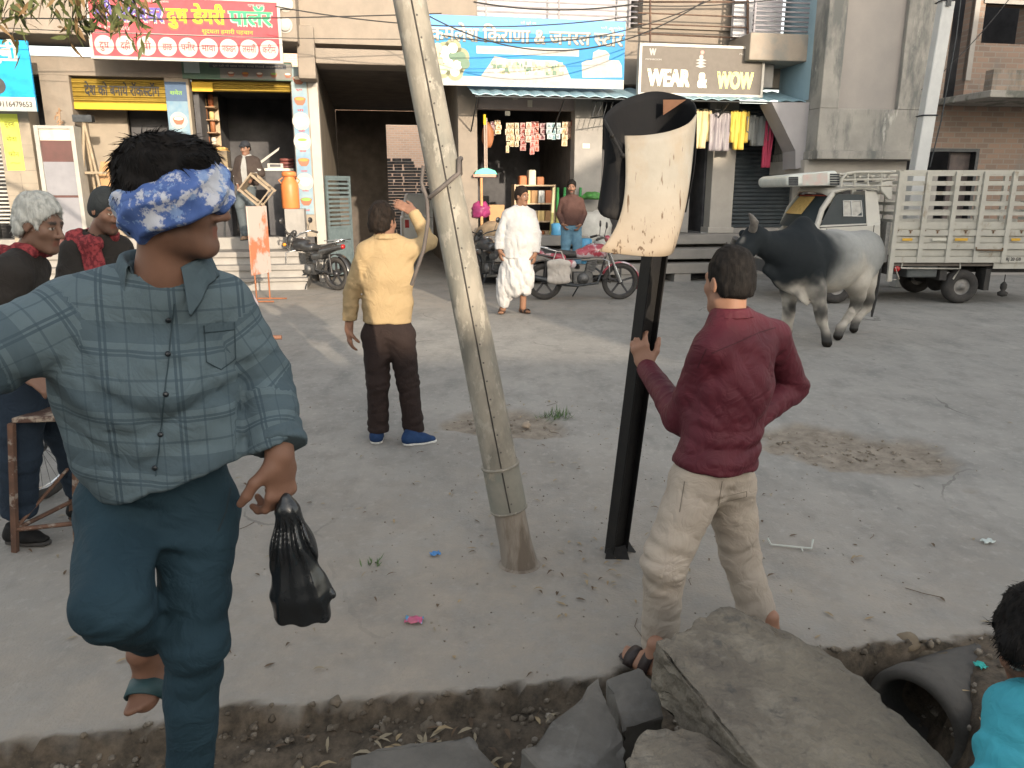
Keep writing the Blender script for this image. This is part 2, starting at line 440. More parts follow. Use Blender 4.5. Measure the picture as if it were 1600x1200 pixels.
def ramp_noise(m, sc, c1, c2, lo=.35, hi=.65):
    t = m.node_tree; tc = t.nodes.new('ShaderNodeTexCoord'); nz = t.nodes.new('ShaderNodeTexNoise'); nz.inputs['Scale'].default_value = sc; nz.inputs['Detail'].default_value = 9; nz.inputs['Roughness'].default_value = .7
    t.links.new(tc.outputs['Object'], nz.inputs['Vector']); cr = t.nodes.new('ShaderNodeValToRGB'); cr.color_ramp.elements[0].position = lo; cr.color_ramp.elements[1].position = hi
    cr.color_ramp.elements[0].color = lin(c1); cr.color_ramp.elements[1].color = lin(c2); t.links.new(nz.outputs['Fac'], cr.inputs[0]); return cr.outputs[0], nz.outputs['Fac']
cd, fd = ramp_noise(mg, 4, (.235, .20, .16), (.315, .272, .222))       # dusty earth trodden over the concrete
mix_over(mg, mth(mg, 'MULTIPLY', sx.outputs[2], mth(mg, 'MULTIPLY_ADD', fd, 2.2, -.45, True)), cd)
# cracks
tcx = nd(mg, 'ShaderNodeTexCoord'); mpx = nd(mg, 'ShaderNodeMapping'); mpx.inputs['Scale'].default_value = (.42, .30, 1); mg.node_tree.links.new(tcx.outputs['Object'], mpx.inputs[0])
nzx = nd(mg, 'ShaderNodeTexNoise'); nzx.inputs['Scale'].default_value = 3; nzx.inputs['Detail'].default_value = 6; mg.node_tree.links.new(mpx.outputs[0], nzx.inputs['Vector'])
vmx = nd(mg, 'ShaderNodeMixRGB'); vmx.inputs[0].default_value = .22; mg.node_tree.links.new(mpx.outputs[0], vmx.inputs[1]); mg.node_tree.links.new(nzx.outputs['Color'], vmx.inputs[2])
vox = nd(mg, 'ShaderNodeTexVoronoi', feature='DISTANCE_TO_EDGE'); vox.inputs['Scale'].default_value = 1.3; mg.node_tree.links.new(vmx.outputs[0], vox.inputs['Vector'])
mix_over(mg, mth(mg, 'MULTIPLY', mth(mg, 'LESS_THAN', vox.outputs['Distance'], .0035), mth(mg, 'MULTIPLY_ADD', nzx.outputs['Fac'], 5, -2.55, True)), (.11, .105, .095))
cd2, _ = ramp_noise(mg, 9, (.15, .125, .098), (.275, .24, .195))
mix_over(mg, sx.outputs[0], cd2)
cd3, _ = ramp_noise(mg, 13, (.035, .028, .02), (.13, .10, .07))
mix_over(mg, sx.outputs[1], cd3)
link(me, 'ground', mg); tag(bpy.data.objects['ground'], kind='structure')
def gz(x, y): return float(ground_z(np.array([x]), np.array([y]))[0])
# ================================================================ houses across the street behind the viewer (unseen, heights and depth shaped for their shade over the street)
mpl = M('weathered_plaster', (.40, .37, .32), (.30, .28, .25), .9, 2, .2, 30)
def opposite(x0, x1, h, lab):
    o = thing('house', lab, 'house', (x0, -12, 0)); m = MB(); m.box(x0, x1, -12.4, -10, -.3, h); m.build('wall', mpl, o)
    m = MB(); m.box(x0 - .1, x1 - .02, -12.5, -9.88, h, h + .12); m.build('roof', M('roof_slab', (.3, .29, .27)), o)
    for k in range(max(1, int((x1 - x0) / 2.6))):
        u = x0 + .8 + k * 2.6
        for zz in ([1.0] if h < 6 else [1.0, 4.2]):
            m = MB(); m.box(u, u + 1.1, -9.99, -9.96, zz, zz + 1.4); m.build('window', M('dark_glass', (.03, .035, .04), rough=.2), o)
H_OFF = -.12
opposite(-16, 4.9, 5.22 + H_OFF, 'low unseen plastered house across the street, height set for shade, end of the row')
opposite(4.95, 11.2, 4.42 + H_OFF, 'lowest unseen plastered house across the street, height set for shade, middle of the row')
opposite(11.25, 14.2, 7.4 + H_OFF, 'two storey narrow unseen plastered house across the street, height set for shade')
opposite(14.25, 18.2, 9.0 + H_OFF, 'two storey wide unseen plastered house across the street, height set for shade')
opposite(18.25, 36, 12.4 + H_OFF, 'tallest long unseen plastered house across the street, height set for shade')
# ================================================================ the row of shops
def pbox(mb, x0, x1, y0, y1, o0, o1, z0=None, z1=None):
    ym = (y0 + y1) / 2; xm = (x0 + x1) / 2
    u0, u1 = F(x0, ym, o1)[0], F(x1, ym, o1)[0]
    return mb.fbox(u0, u1, F(xm, y1, o1)[1] if z0 is None else z0, F(xm, y0, o1)[1] if z1 is None else z1, o0, o1)
def uz(x, y, o): return F(x, y, o)
def B1(name, mat, parent, *boxes, bev=0):
    m = MB()
    for b in boxes: m.fbox(*b)
    o = m.build(name, mat, parent)
    if bev: bevel(o, bev)
    return o
UX, UZ = FU_, np.array([0, 0, 1.0])
TOP = 8.0; PO = -.9                       # building height, offset of the pillars
plaster = stain(M('beige_plaster', (.245, .208, .172), (.20, .174, .146), .88, 3, .15, 40), (.27, .245, .21), 1.2, .55, .78, (1, 1, .5), .7)
plaster_g = stain(M('grey_plaster', (.31, .295, .275), (.25, .24, .228), .9, 3, .15, 40), (.20, .19, .18), 1.3, .56, .75, (1, 1, .4), .7)
plaster_c = stain(M('cream_paint', (.30, .258, .205), (.26, .225, .18), .8, 4, .1, 50), (.36, .32, .26), 2, .6, .75, (1, 1, .4), .6)
white_p = stain(M('white_paint', (.39, .365, .33), (.345, .325, .295), .7, 4, .1, 50), (.40, .38, .34), 2.2, .6, .8, (1, 1, .4), .5)
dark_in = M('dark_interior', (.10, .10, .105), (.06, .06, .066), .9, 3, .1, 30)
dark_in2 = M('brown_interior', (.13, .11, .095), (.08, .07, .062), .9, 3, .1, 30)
marble = stain(M('step_stone', (.275, .255, .232), (.215, .203, .187), .6, 3, .08, 40), (.24, .225, .20), 2.5, .56, .72, (.5, .5, 1.5), .7)
metal_d = M('dark_metal', (.06, .065, .07), (.035, .04, .045), .5, 14, .1, 60, .6)
def slatted(name, c1, c2, freq, rough=.5, metal=.3):  # rolled shutter: horizontal ribs
    m = M(name, c1, c2, rough, 4, 0, 1, metal); t = m.node_tree; b = t.nodes['Principled BSDF']
    tc = t.nodes.new('ShaderNodeTexCoord'); sp = t.nodes.new('ShaderNodeSeparateXYZ'); t.links.new(tc.outputs['Object'], sp.inputs[0])
    s = mth(m, 'SINE', mth(m, 'MULTIPLY', sp.outputs[2], freq * 6.283)); bp = t.nodes.new('ShaderNodeBump'); bp.inputs['Strength'].default_value = .9; bp.inputs['Distance'].default_value = .03
    t.links.new(s, bp.inputs['Height']); t.links.new(bp.outputs[0], b.inputs['Normal']); return m
def brick_mat(name, c1, c2, mortar, sc, angle=PSI, rough=.92):
    m = M(name, c1, c2, rough, 3, 0, 1); t = m.node_tree; b = t.nodes['Principled BSDF']; N = t.nodes; L = t.links
    tc = N.new('ShaderNodeTexCoord'); mp = N.new('ShaderNodeMapping'); mp.inputs['Rotation'].default_value = (0, 0, -angle); L.new(tc.outputs['Object'], mp.inputs[0])
    sp = N.new('ShaderNodeSeparateXYZ'); cb = N.new('ShaderNodeCombineXYZ'); L.new(mp.outputs[0], sp.inputs[0]); L.new(sp.outputs[0], cb.inputs[0]); L.new(sp.outputs[2], cb.inputs[1])
    br = N.new('ShaderNodeTexBrick'); br.inputs['Scale'].default_value = sc; br.inputs['Color1'].default_value = lin(c1); br.inputs['Color2'].default_value = lin(c2); br.inputs['Mortar'].default_value = lin(mortar)
    br.inputs['Mortar Size'].default_value = .022; br.inputs['Bias'].default_value = 0; br.inputs['Brick Width'].default_value = .5; br.inputs['Row Height'].default_value = .19
    nz = N.new('ShaderNodeTexNoise'); nz.inputs['Scale'].default_value = 6; mx = N.new('ShaderNodeMixRGB'); mx.inputs[0].default_value = .02
    L.new(cb.outputs[0], mx.inputs[1]); L.new(nz.outputs['Color'], mx.inputs[2]); L.new(mx.outputs[0], br.inputs['Vector']); L.new(br.outputs[0], b.inputs['Base Color'])
    bp = N.new('ShaderNodeBump'); bp.inputs['Strength'].default_value = .6; bp.inputs['Distance'].default_value = .012; bp.invert = True
    L.new(br.outputs['Fac'], bp.inputs['Height']); L.new(bp.outputs[0], b.inputs['Normal']); return m
# ---------------------------------------------------------------- dairy building (left)
uL = F(-160, 250, PO)[0]
u_p1a, u_p1b = F(5, 260, PO + .35)[0], F(56, 260, PO + .35)[0]
u_w1a, u_w1b = F(72, 200, PO)[0], F(112, 160, PO)[0]
u_s1a, u_s1b = F(106, 150, PO)[0], F(264, 150, PO)[0]
u_b1a, u_b1b = F(264, 200, PO)[0], F(301, 200, PO)[0]
u_d1 = F(459, 200, PO)[0]
u_b2b, u_p2b = F(485, 200, PO)[0], F(503, 250, PO)[0]
z_op = F(300, 122, PO)[1]                  # top of the openings
z_slab = F(200, 56, .1)[1]; PL = .90       # plinth
u_pas = F(716, 250, PO)[0]
da = thing('dairy_building', 'beige plastered building with yellow shutter, dairy shop and dark passage, pillar banners of bowls', 'building', W(-4, 0, PO))
IN = -4.2                                  # back of the shop rooms
B1('wall', plaster, da, (uL, u_d1 + .02, z_op, z_slab - .2, PO - .3, PO), (u_w1a, u_w1b, 0, z_op - .003, PO - .3, PO - .002))
B1('upper_floor', plaster, da, (uL, u_d1 + .25, z_slab, TOP, PO - .3, .05), bev=.02)
B1('upper_wall', plaster, da, (u_d1 + .253, F(742, 50, PO)[0], F(560, 74, PO)[1], TOP, PO - .3, PO + .3))
zb0, zb1 = F(590, 100, PO + .55)[1], F(590, 76, PO + .55)[1]
B1('beam', plaster, da, (F(464, 80, PO + .5)[0], F(492, 90, PO + .5)[0], F(480, 100, PO + .5)[1] - .25, F(480, 40, PO + .5)[1], PO - .3, PO + .52),
   (F(492, 90, PO + .5)[0] + .003, u_pas + .1, zb0, zb1, PO - .3, PO + .45), bev=.02)
# pillars
B1('tiled_pillar', plaster_c, da, (u_p1a, u_p1b, 0, z_slab, PO - .1, PO + .35), bev=.01)
B1('pillar', white_p, da, (u_b2b - .001, u_p2b, 0, zb0 - .003, PO - .28, PO + .02), bev=.008)
B1('pillar', plaster_c, da, (u_b1a, u_b1b, 0, z_op, PO - .25, PO + .01), bev=.008)
B1('pillar', plaster_c, da, (u_d1, u_b2b - .004, .9, z_op + .2, PO - .25, PO + .01))
# rooms behind the openings
def room(parent, u0, u1, z0, z1, o0, o1, mat_side, mat_back, ceil=None):
    B1('side_wall', mat_side, parent, (u0 - .1, u0, z0, z1, o0, o1)); B1('side_wall', mat_side, parent, (u1, u1 + .1, z0, z1, o0, o1))
    B1('back_wall', mat_back, parent, (u0 - .1, u1 + .1, z0, z1, o0 - .1, o0 - .001)); B1('ceiling', ceil or mat_side, parent, (u0 - .1, u1 + .1, z1 + .001, z1 + .1, o0 - .1, o1 - .001))
    B1('floor', mat_side, parent, (u0, u1, z0 - .1, z0 - .002, o0, o1 - .001))
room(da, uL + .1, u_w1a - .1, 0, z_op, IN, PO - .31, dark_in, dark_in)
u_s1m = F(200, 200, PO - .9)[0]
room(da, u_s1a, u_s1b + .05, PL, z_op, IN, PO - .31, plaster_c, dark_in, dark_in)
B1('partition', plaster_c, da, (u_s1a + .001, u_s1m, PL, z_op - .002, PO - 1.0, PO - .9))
B1('partition', dark_in, da, (u_s1m + .002, u_s1b, PL, z_op - .002, PO - 1.2, PO - 1.1))  # dark panel standing in for the black unlit opening
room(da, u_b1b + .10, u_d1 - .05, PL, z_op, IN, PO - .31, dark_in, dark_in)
shelfw = M('shelf_wood', (.34, .22, .13), (.24, .15, .09), .7, 6, .1, 40)
# ledge, steps, shutters
u_st0, u_st1 = F(90, 400, 0)[0], F(503, 400, 0)[0]
B1('plinth', plaster_g, da, (uL, u_st1 - .35, 0, PL, PO - .3, PO + .1))
for i, (o1, z) in enumerate(((.42, .22), (.22, .45), (.02, .68))):
    B1('step', marble, da, (F(330, 400, 0)[0] - 3.3, u_st1 - .25, z - .10 if i else z - .06, z, PO + .1, o1 - .35 + .35), bev=.012)
    B1('riser', plaster_g, da, (F(330, 400, 0)[0] - 3.27, u_st1 - .28, 0 if i else .0, z - .101 if i else z - .061, PO + .1, o1 - .06))
yshut = slatted('yellow_shutter', (.40, .275, .045), (.32, .215, .035), 13)
z_s0, z_s1 = F(180, 172, PO - .15)[1], F(180, 124, PO - .15)[1]
sh = B1('shutter', yshut, da, (u_s1a, u_s1b, z_s0 + .12, z_s1, PO - .2, PO - .12))
B1('bottom_rail', plain('yellow_rail', (.58, .36, .02)), da, (u_s1a + .05, u_s1b - .02, z_s0, z_s0 + .12, PO - .2, PO - .09), bev=.01)
ink = plain('black_lettering', (.02, .02, .022))
letter('lettering', ['देश को बनाये रॉक', ('h', 'स'), 'टॉग'], ink, da, W(F(130, 150, PO)[0], z_s0 + .25, PO - .108), UX, UZ, width=F(248, 150, PO)[0] - F(130, 150, PO)[0], height=.26, bold=.05)
B1('shutter_box', yshut, da, (u_b1b + .02, u_d1 - .02, F(380, 141, PO)[1], z_op - .02, PO - .3, PO - .16))
B1('shutter_box', plain('yellow_rail', (.58, .36, .02)), da, (u_b1b + .03, F(330, 135, PO)[0], F(380, 143, PO)[1], z_op - .05, PO - .155, PO - .12))
# passage
zc = zb0 + .02; O2 = -9.0
u_f0, u_f1 = F(605, 250, O2)[0], F(712, 250, O2)[0]
brown_w = M('passage_wall', (.20, .17, .13), (.14, .12, .10), .9, 2, .2, 30)
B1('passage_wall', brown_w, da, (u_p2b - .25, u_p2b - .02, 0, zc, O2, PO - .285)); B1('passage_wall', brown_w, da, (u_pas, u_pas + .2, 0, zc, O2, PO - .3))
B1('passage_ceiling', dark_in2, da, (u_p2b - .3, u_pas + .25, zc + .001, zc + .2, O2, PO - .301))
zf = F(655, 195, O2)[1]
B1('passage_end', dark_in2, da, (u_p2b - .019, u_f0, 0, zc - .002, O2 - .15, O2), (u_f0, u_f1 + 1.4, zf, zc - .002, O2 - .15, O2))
# wall of bricks behind the passage
yb = thing('brick_wall', 'pink brick wall behind the dark passage, brightened as if sunlit', 'wall', W(F(650, 250, O2 - 9)[0], 0, O2 - 9))
B1('wall', brick_mat('pink_brick', (.62, .42, .31), (.54, .37, .28), (.56, .47, .39), 2.2), yb, (-9, 9, 0, 7.0, O2 - 9.3, O2 - 9))  # brick colour brightened in place of sun that cannot reach the yard
# gates of the passage
gate_m = M('gate_paint', (.13, .17, .18), (.09, .12, .13), .55, 8, .1, 60)
def gate(px, ang, lab, wd=.75, hh=2.0, solidp=True):
    u0 = px; g = thing('passage_gate', lab, 'gate', W(u0, 0, PO - .35), 'gates of the passage')
    d = -FN_ * math.cos(ang) + FU_ * math.sin(ang); d = -d if False else d; nn = np.cross(d, UZ); b0 = W(u0, .08, PO - .4)
    def bar(a0, a1, z0, z1, th=.02): return MB().obox(b0 + d * (a0 + a1) / 2 + UZ * (z0 + z1) / 2, d, nn, UZ, (a1 - a0) / 2, th, (z1 - z0) / 2)
    m = MB()
    for a0, a1, z0, z1 in ((0, .05, 0, hh), (wd - .05, wd, 0, hh), (.05, wd - .05, 0, .05), (.05, wd - .05, hh - .05, hh), (.05, wd - .05, .95, 1.0)):
        q = bar(a0, a1, z0, z1); m.add(q.v, q.f)
    m.build('frame', gate_m, g)
    bar(.05, wd - .05, .05, .95, .008).build('panel', gate_m, g); m = MB()
    for k in range(11): q = bar(.05, wd - .05, 1.03 + k * .088, 1.075 + k * .088, .01); m.add(q.v, q.f)
    m.build('louvre', gate_m, g)
gate(u_p2b + .02, R(38), 'grey louvred steel gate folded open beside the bowl banner pillar')
gate(u_pas - .03, R(-12), 'grey steel gate folded open beside the kirana shop pillar', .7, 1.35)
# ---------------------------------------------------------------- kirana and clothes shop building (centre)
ka = thing('shop_building', 'plastered building with blue corrugated awning over grocery and clothes shops, white railing above', 'building', W(2.2, 0, PO))
u_k0, u_k1 = F(716, 250, PO)[0] + .004, F(746, 250, PO)[0]; u_k2, u_k3 = F(897, 250, PO)[0], F(940, 250, PO)[0]
u_kE = F(1262, 200, PO)[0]; zk = F(830, 152, PO)[1]; u_w2, u_w3 = F(1112, 280, PO)[0], F(1147, 280, PO)[0]; u_sh1 = F(1242, 270, PO)[0]
zup = F(830, 128, PO)[1]
B1('wall', plaster, ka, (u_k0, u_kE, zup, F(900, 40, PO)[1], PO - .3, PO))
B1('pillar', plaster, ka, (u_k0, u_k1, 0, zup - .003, PO - .35, PO + .02), bev=.008)
B1('pillar', plaster_g, ka, (u_k2, u_k3, 0, zup - .003, PO - .35, PO + .02), bev=.008)
B1('pillar', plaster_g, ka, (F(1062, 280, PO)[0], F(1085, 280, PO)[0], PL, zup - .003, PO - .6, PO - .2), bev=.008)
B1('pillar', white_p, ka, (u_w2, u_w3, PL, zup - .003, PO - .3, PO + .02), (u_w2 - .04, u_w3 + .04, PL, PL + .12, PO - .34, PO + .06), bev=.008)
pinkg = M('pinkish_plaster', (.40, .34, .32), (.34, .29, .275), .85, 3, .1, 40)
B1('lintel', pinkg, ka, (u_k1 + .002, u_k2 - .002, F(830, 171, PO)[1], zup - .003, PO - .3, PO - .1))
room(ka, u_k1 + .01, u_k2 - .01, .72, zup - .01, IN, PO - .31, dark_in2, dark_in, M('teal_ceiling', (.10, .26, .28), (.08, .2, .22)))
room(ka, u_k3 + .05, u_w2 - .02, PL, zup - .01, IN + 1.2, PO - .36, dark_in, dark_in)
shut_d = slatted('dark_shutter', (.085, .10, .11), (.06, .075, .085), 12)
B1('shutter', shut_d, ka, (u_w3 + .002, u_sh1, PL + .1, zup - .3, PO - .25, PO - .15))
B1('shutter_sill', plaster_g, ka, (u_w3 + .002, u_sh1, 0, PL + .098, PO - .3, PO - .02))
B1('end_wall', plaster_g, ka, (u_sh1 + .002, u_kE, 0, zup - .003, PO - .3, PO - .05))
u_ks = F(752, 380, 0)[0]; u_ke = F(1175, 400, 0)[0]
B1('plinth', plaster_g, ka, (u_k0 + .3, u_kE, 0, .70, PO - .3, PO + .021))
for z, o1 in ((.20 + .16, .32), (.63, .10), (PL, -.35)):
    B1('step', marble, ka, (u_ks, u_ke + (0 if z < .8 else .2), z - .20 if z < .8 else .7, z, PO + .022, o1), bev=.015)
B1('step_shadow_gap', dark_in, ka, (u_ks, u_ke, .0, .158, PO + .022, -.15))  # dark block painting the shade beneath the lowest step
for k in range(5):
    uu = u_ks + .3 + k * (u_ke - u_ks - .9) / 4; B1('step_support', plaster_g, ka, (uu, uu + .35, -.02, .157, -.149, .29))
# upper storey: railing with white wall behind, balcony
wb = M('white_wall', (.50, .50, .52), (.45, .45, .48), .7)
B1('balcony_wall', plaster, ka, (u_k0, u_kE - .001, F(900, 40, PO)[1], TOP, -2.6, -2.4))
B1('upper_wall', plaster, ka, (F(1002, 40, PO)[0], F(1172, 40, PO)[0], F(900, 40, PO)[1] + .001, TOP, -2.399, PO + .05))
B1('railing_backing', wb, ka, (F(742, 15, PO)[0], F(998, 15, PO)[0], F(900, 40, PO)[1] + .001, TOP, -1.5, -1.4))
m = MB(); u0, u1 = F(742, 15, PO)[0], F(998, 15, PO)[0]; zr = F(900, 33, PO)[1]
for k in range(14): m.fbox(u0, u1, zr + k * .105, zr + k * .105 + .026, PO - .06, PO - .03)
for k in range(3): m.fbox(u0 + .2 + k * (u1 - u0 - .4) / 2, u0 + .24 + k * (u1 - u0 - .4) / 2, zr - .1, zr + 2, PO - .029, PO)
m.build('railing', M('railing_grey', (.20, .19, .22), (.15, .145, .16), .5), ka)
ub0, ub1 = F(1172, 70, .1)[0], F(1268, 70, .1)[0]; zb_0, zb_1 = F(1220, 95, .1)[1], F(1220, 52, .1)[1]
balm = stain(M('balcony_plaster', (.30, .26, .215), (.25, .215, .18), .9, 3, .15, 40), (.22, .21, .19), 1.7, .5, .6, (1, 1, 1), .9)
B1('balcony', balm, ka, (ub0, ub1, zb_0, zb_1, PO, .1), bev=.02)
B1('balcony_bracket', plaster_g, ka, (ub0 - .05, ub0 + .75, zb_0 - .45, zb_0 - .002, PO, -.3), bev=.02)
B1('railing_backing', wb, ka, (ub0 - .05, ub1 - .3, zb_1, TOP, -.7, -.6))
m = MB()
for k in range(14): m.fbox(ub0 + .05, ub1 - .02, zb_1 + .04 + k * .085, zb_1 + .07 + k * .085, .03, .06)
m.fbox(ub0 + .05, ub0 + .09, zb_1, zb_1 + 1.3, .061, .09); m.fbox(ub1 - .06, ub1 - .02, zb_1, zb_1 + 1.3, .061, .09)
m.build('railing', _mats['railing_grey'], ka)
# thin frame for a hoarding above the clothes shop sign
m = MB(); fr = [(997, 3), (1170, 3), (1170, 60), (997, 52)]
pts = [W(*F(x, y, PO + .35), PO + .35) for x, y in fr]; m.tube(pts, .018, 6, closed=True)
for (a, b) in (((997, 20), (1170, 27)), ((997, 37), (1170, 43)), ((1016, 0), (1016, 66)), ((1168, 0), (1168, 70))): m.tube([W(*F(*a, PO + .36), PO + .36), W(*F(*b, PO + .36), PO + .36)], .014 if a[0] == 997 else .022, 6)
o = m.build('hoarding_frame', M('rusty_metal', (.16, .10, .07), (.09, .06, .05), .7, 12, .2, 60, .4)); tag(o, 'thin rusty hoarding frame fixed on the beige wall above the clothes shop signboard', 'frame')
# blue corrugated awning
aw = thing('awning', 'long blue corrugated sheet awning under the two big shop signboards', 'awning', W(2, zk, PO))
m = MB(); ua0, ua1 = F(738, 145, .2)[0], F(1278, 160, .2)[0]; za = F(900, 152, .2)[1]; n = int((ua1 - ua0) / .02); vs = []
for i in range(n + 1):
    u = ua0 + (ua1 - ua0) * i / n; hgt = .035 * abs(((u / .26) % 1) * 2 - 1) ** .6
    for dz in (0, -.008): vs += [W(u, za + hgt + dz, .22), W(u, za + .30 + hgt + dz, PO)]
fs = []
for i in range(n):
    a = i * 4; b = a + 4; fs += [(a, b, b + 1, a + 1), (a + 2, a + 3, b + 3, b + 2), (a, a + 2, b + 2, b)]
m.add(vs, fs); m.build('corrugated_sheet', M('blue_sheet', (.30, .45, .52), (.20, .32, .38), .45, 5, .1, 40, .2), aw)
m = MB()
for u in np.linspace(ua0 + .1, ua1 - .2, 5):
    m.tube([W(u, za - .02, .18), W(u, za + .25, PO + .04)], .02, 6); m.tube([W(u, za - .03, .15), W(u, za - .55, PO + .04)], .015, 6)
m.tube([W(ua0 + .05, za - .015, .17), W(ua1 - .05, za - .015, .17)], .018, 6)
m.build('bracket', metal_d, aw)
for x0, x1 in ((925, 985),):
    m = MB(); a0, a1 = F(x0, 165, -.1)[0], F(x1, 165, -.1)[0]; zz0, zz1 = F(950, 185, -.1)[1], F(950, 158, -.1)[1]
    m.tube([W(a0, zz0, -.1), W(a1, zz0 + .12, -.1), W(a1, zz1, -.1), W(a0, zz1, -.1)], .012, 6, closed=True)
    for k in range(7): t = k / 7; m.tube([W(a0 + (a1 - a0) * t, zz0, -.1), W(a0 + (a1 - a0) * (t + .12), zz1, -.1)], .008, 5)
    m.build('grille', metal_d, aw)
# ---------------------------------------------------------------- grey building (right of centre)
ga = thing('grey_building', 'weathered grey plastered building with blank framed panel and mouldy ledge, pale blue side strip', 'building', W(6.6, 0, PO))
mould = stain(stain(M('mouldy_plaster', (.34, .325, .295), (.26, .25, .23), .92, 2.2, .25, 30), (.14, .145, .14), 1.9, .47, .60, (1.2, 1.2, .38), .92), (.62, .6, .55), 2.6, .6, .66, (1, 1, .3), .6, 5)
panelm = stain(M('panel_plaster', (.32, .295, .275), (.285, .265, .25), .9, 2, .1, 40), (.34, .315, .29), 2, .55, .8, (1, 1, .4), .6)
GO = .75
ug0, ug1 = F(1287, 110, GO)[0], F(1462, 110, GO)[0]; zg0 = F(1350, 236, GO)[1]; zg1 = F(1350, 170, GO)[1]
up0, up1 = F(1318, 90, GO)[0], F(1412, 90, GO)[0]
B1('wall', mould, ga, (ug0, up0, zg1, TOP, PO, GO), (up1, ug1, zg1, TOP, PO, GO), (ug0, ug1, zg0, zg1 - .002, PO, GO), bev=.012)
B1('panel', panelm, ga, (up0 + .002, up1 - .002, zg1, TOP, PO, GO - .09))
B1('ledge', mould, ga, (ug0 - .03, ug1 + .02, zg0 - .16, zg0 - .002, PO, GO + .10), bev=.015)
B1('soffit', white_p, ga, (F(1256, 250, GO - .3)[0], ug1 - .2, zg0 - .42, zg0 - .162, PO, GO - .25))
B1('lower_wall', plaster_g, ga, (F(1262, 300, PO)[0] + .003, F(1462, 300, PO)[0], 0, zg0 - .422, PO - .3, PO + .01))
B1('doorway', dark_in, ga, (F(1275, 300, PO)[0], F(1360, 300, PO)[0], 0, F(1300, 270, PO)[1], PO + .012, PO + .02))  # thin dark sheet on the wall, painting the unlit opening
B1('blue_strip', stain(M('pale_blue_paint', (.30, .42, .48), (.26, .37, .43), .85, 3, .1, 40), (.2, .26, .28), 2, .6, .8, (1, 1, .4), .6), ga, (F(1266, 60, .1)[0], ug0 - .002, F(1280, 158, .1)[1], TOP, PO, .3))
pl = [W(*F(x, y, .35), .35) for x, y in ((1206, 160), (1289, 160), (1286, 238), (1256, 243), (1254, 262), (1243, 264), (1243, 236))]
MB().prism(pl[::-1], FN_ * -.5).build('stair_side', M('lilac_plaster', (.33, .32, .33), (.29, .28, .29), .9, 2, .15, 40), ga)
# ---------------------------------------------------------------- brick building (far right)
ba = thing('brick_building', 'unplastered brown brick building with dark window openings and mossy ledge', 'building', W(9, 0, PO))
brick = stain(brick_mat('brown_brick', (.25, .175, .135), (.18, .135, .11), (.22, .195, .17), 1.7), (.16, .15, .14), 1.1, .54, .68, (1, 1, .5), .7)
BO = PO - .2; ur0 = F(1462, 150, BO)[0] - .1; ur1 = ur0 + 7; zl0, zl1 = F(1540, 152, .4)[1], F(1540, 108, .4)[1]
wn = [(1486, 1521, -40, 105), (1536, 1602, 6, 68)]
b0, b1 = F(1486, 50, BO)[0], F(1518, 50, BO)[0]; c0, c1 = F(1536, 40, BO)[0], F(1606, 40, BO)[0]; zw0, zw1 = F(1560, 68, BO)[1], F(1560, 6, BO)[1]
B1('wall', brick, ba, (ur0, b0, zl0, TOP, BO - .3, BO), (b1, c0, zl0, TOP, BO - .3, BO), (c0, c1, zl0, zw0, BO - .3, BO), (c0, c1, zw1, TOP, BO - .3, BO), (c1, ur1, zl0, TOP, BO - .3, BO), (b0, b1, zl0 + 3.2, TOP, BO - .3, BO))
dz = F(1480, 232, BO)[1]; d0, d1 = F(1447, 250, BO)[0], F(1528, 250, BO)[0]
B1('wall', brick, ba, (ur0, d0, 0, zl0 - .003, BO - .3, BO - .002), (d0, d1, dz, zl0 - .003, BO - .3, BO - .002), (d1, ur1, 0, zl0 - .003, BO - .3, BO - .002))
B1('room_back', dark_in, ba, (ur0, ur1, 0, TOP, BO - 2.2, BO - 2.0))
B1('window_frame', plaster_g, ba, (c0 - .06, c1 + .06, zw1, zw1 + .08, BO - .1, BO + .03), (b1, b1 + .12, zl1, zl1 + 1.8, BO - .1, BO + .02))
B1('door_frame', metal_d, ba, (d1 - .08, d1, 0, dz, BO - .2, BO + .02), (d0, d1 - .082, dz - .07, dz, BO - .2, BO + .02))
B1('door', M('old_door', (.10, .08, .075), (.06, .05, .05), .7, 5, .2, 30), ba, (d0 + (d1 - d0) * .55, d1 - .085, 0, dz - .075, BO - .2, BO - .15))
ledm = stain(stain(M('ledge_concrete', (.33, .31, .28), (.26, .25, .23), .95, 3, .3, 30), (.10, .105, .09), 2.2, .48, .60, (1, 1, .7), .9), (.55, .54, .5), 4, .62, .66, (1, 1, .3), .7, 3)
B1('ledge', ledm, ba, (ur0 + .15, ur1, zl0, zl0 + .14, BO + .002, .45), bev=.02)
B1('parapet', stain(brick_mat('mossy_brick', (.27, .21, .165), (.2, .165, .14), (.24, .22, .2), 1.7), (.09, .095, .08), 1.5, .48, .62, (1, 1, .5), .85), ba, (ur0 + .18, ur1, zl0 + .142, zl1, .2, .42))
# ---------------------------------------------------------------- far left shop front edge
lg = MB()
for k in range(26): z_ = 1.2 + k * .07; lg.fbox(u_p1a - 1.4, u_p1a - .01, z_, z_ + .03, PO + .02, PO + .05)
lg.build('louvre_grille', M('louvre_paint', (.5, .48, .44), (.4, .39, .36), .6), da)
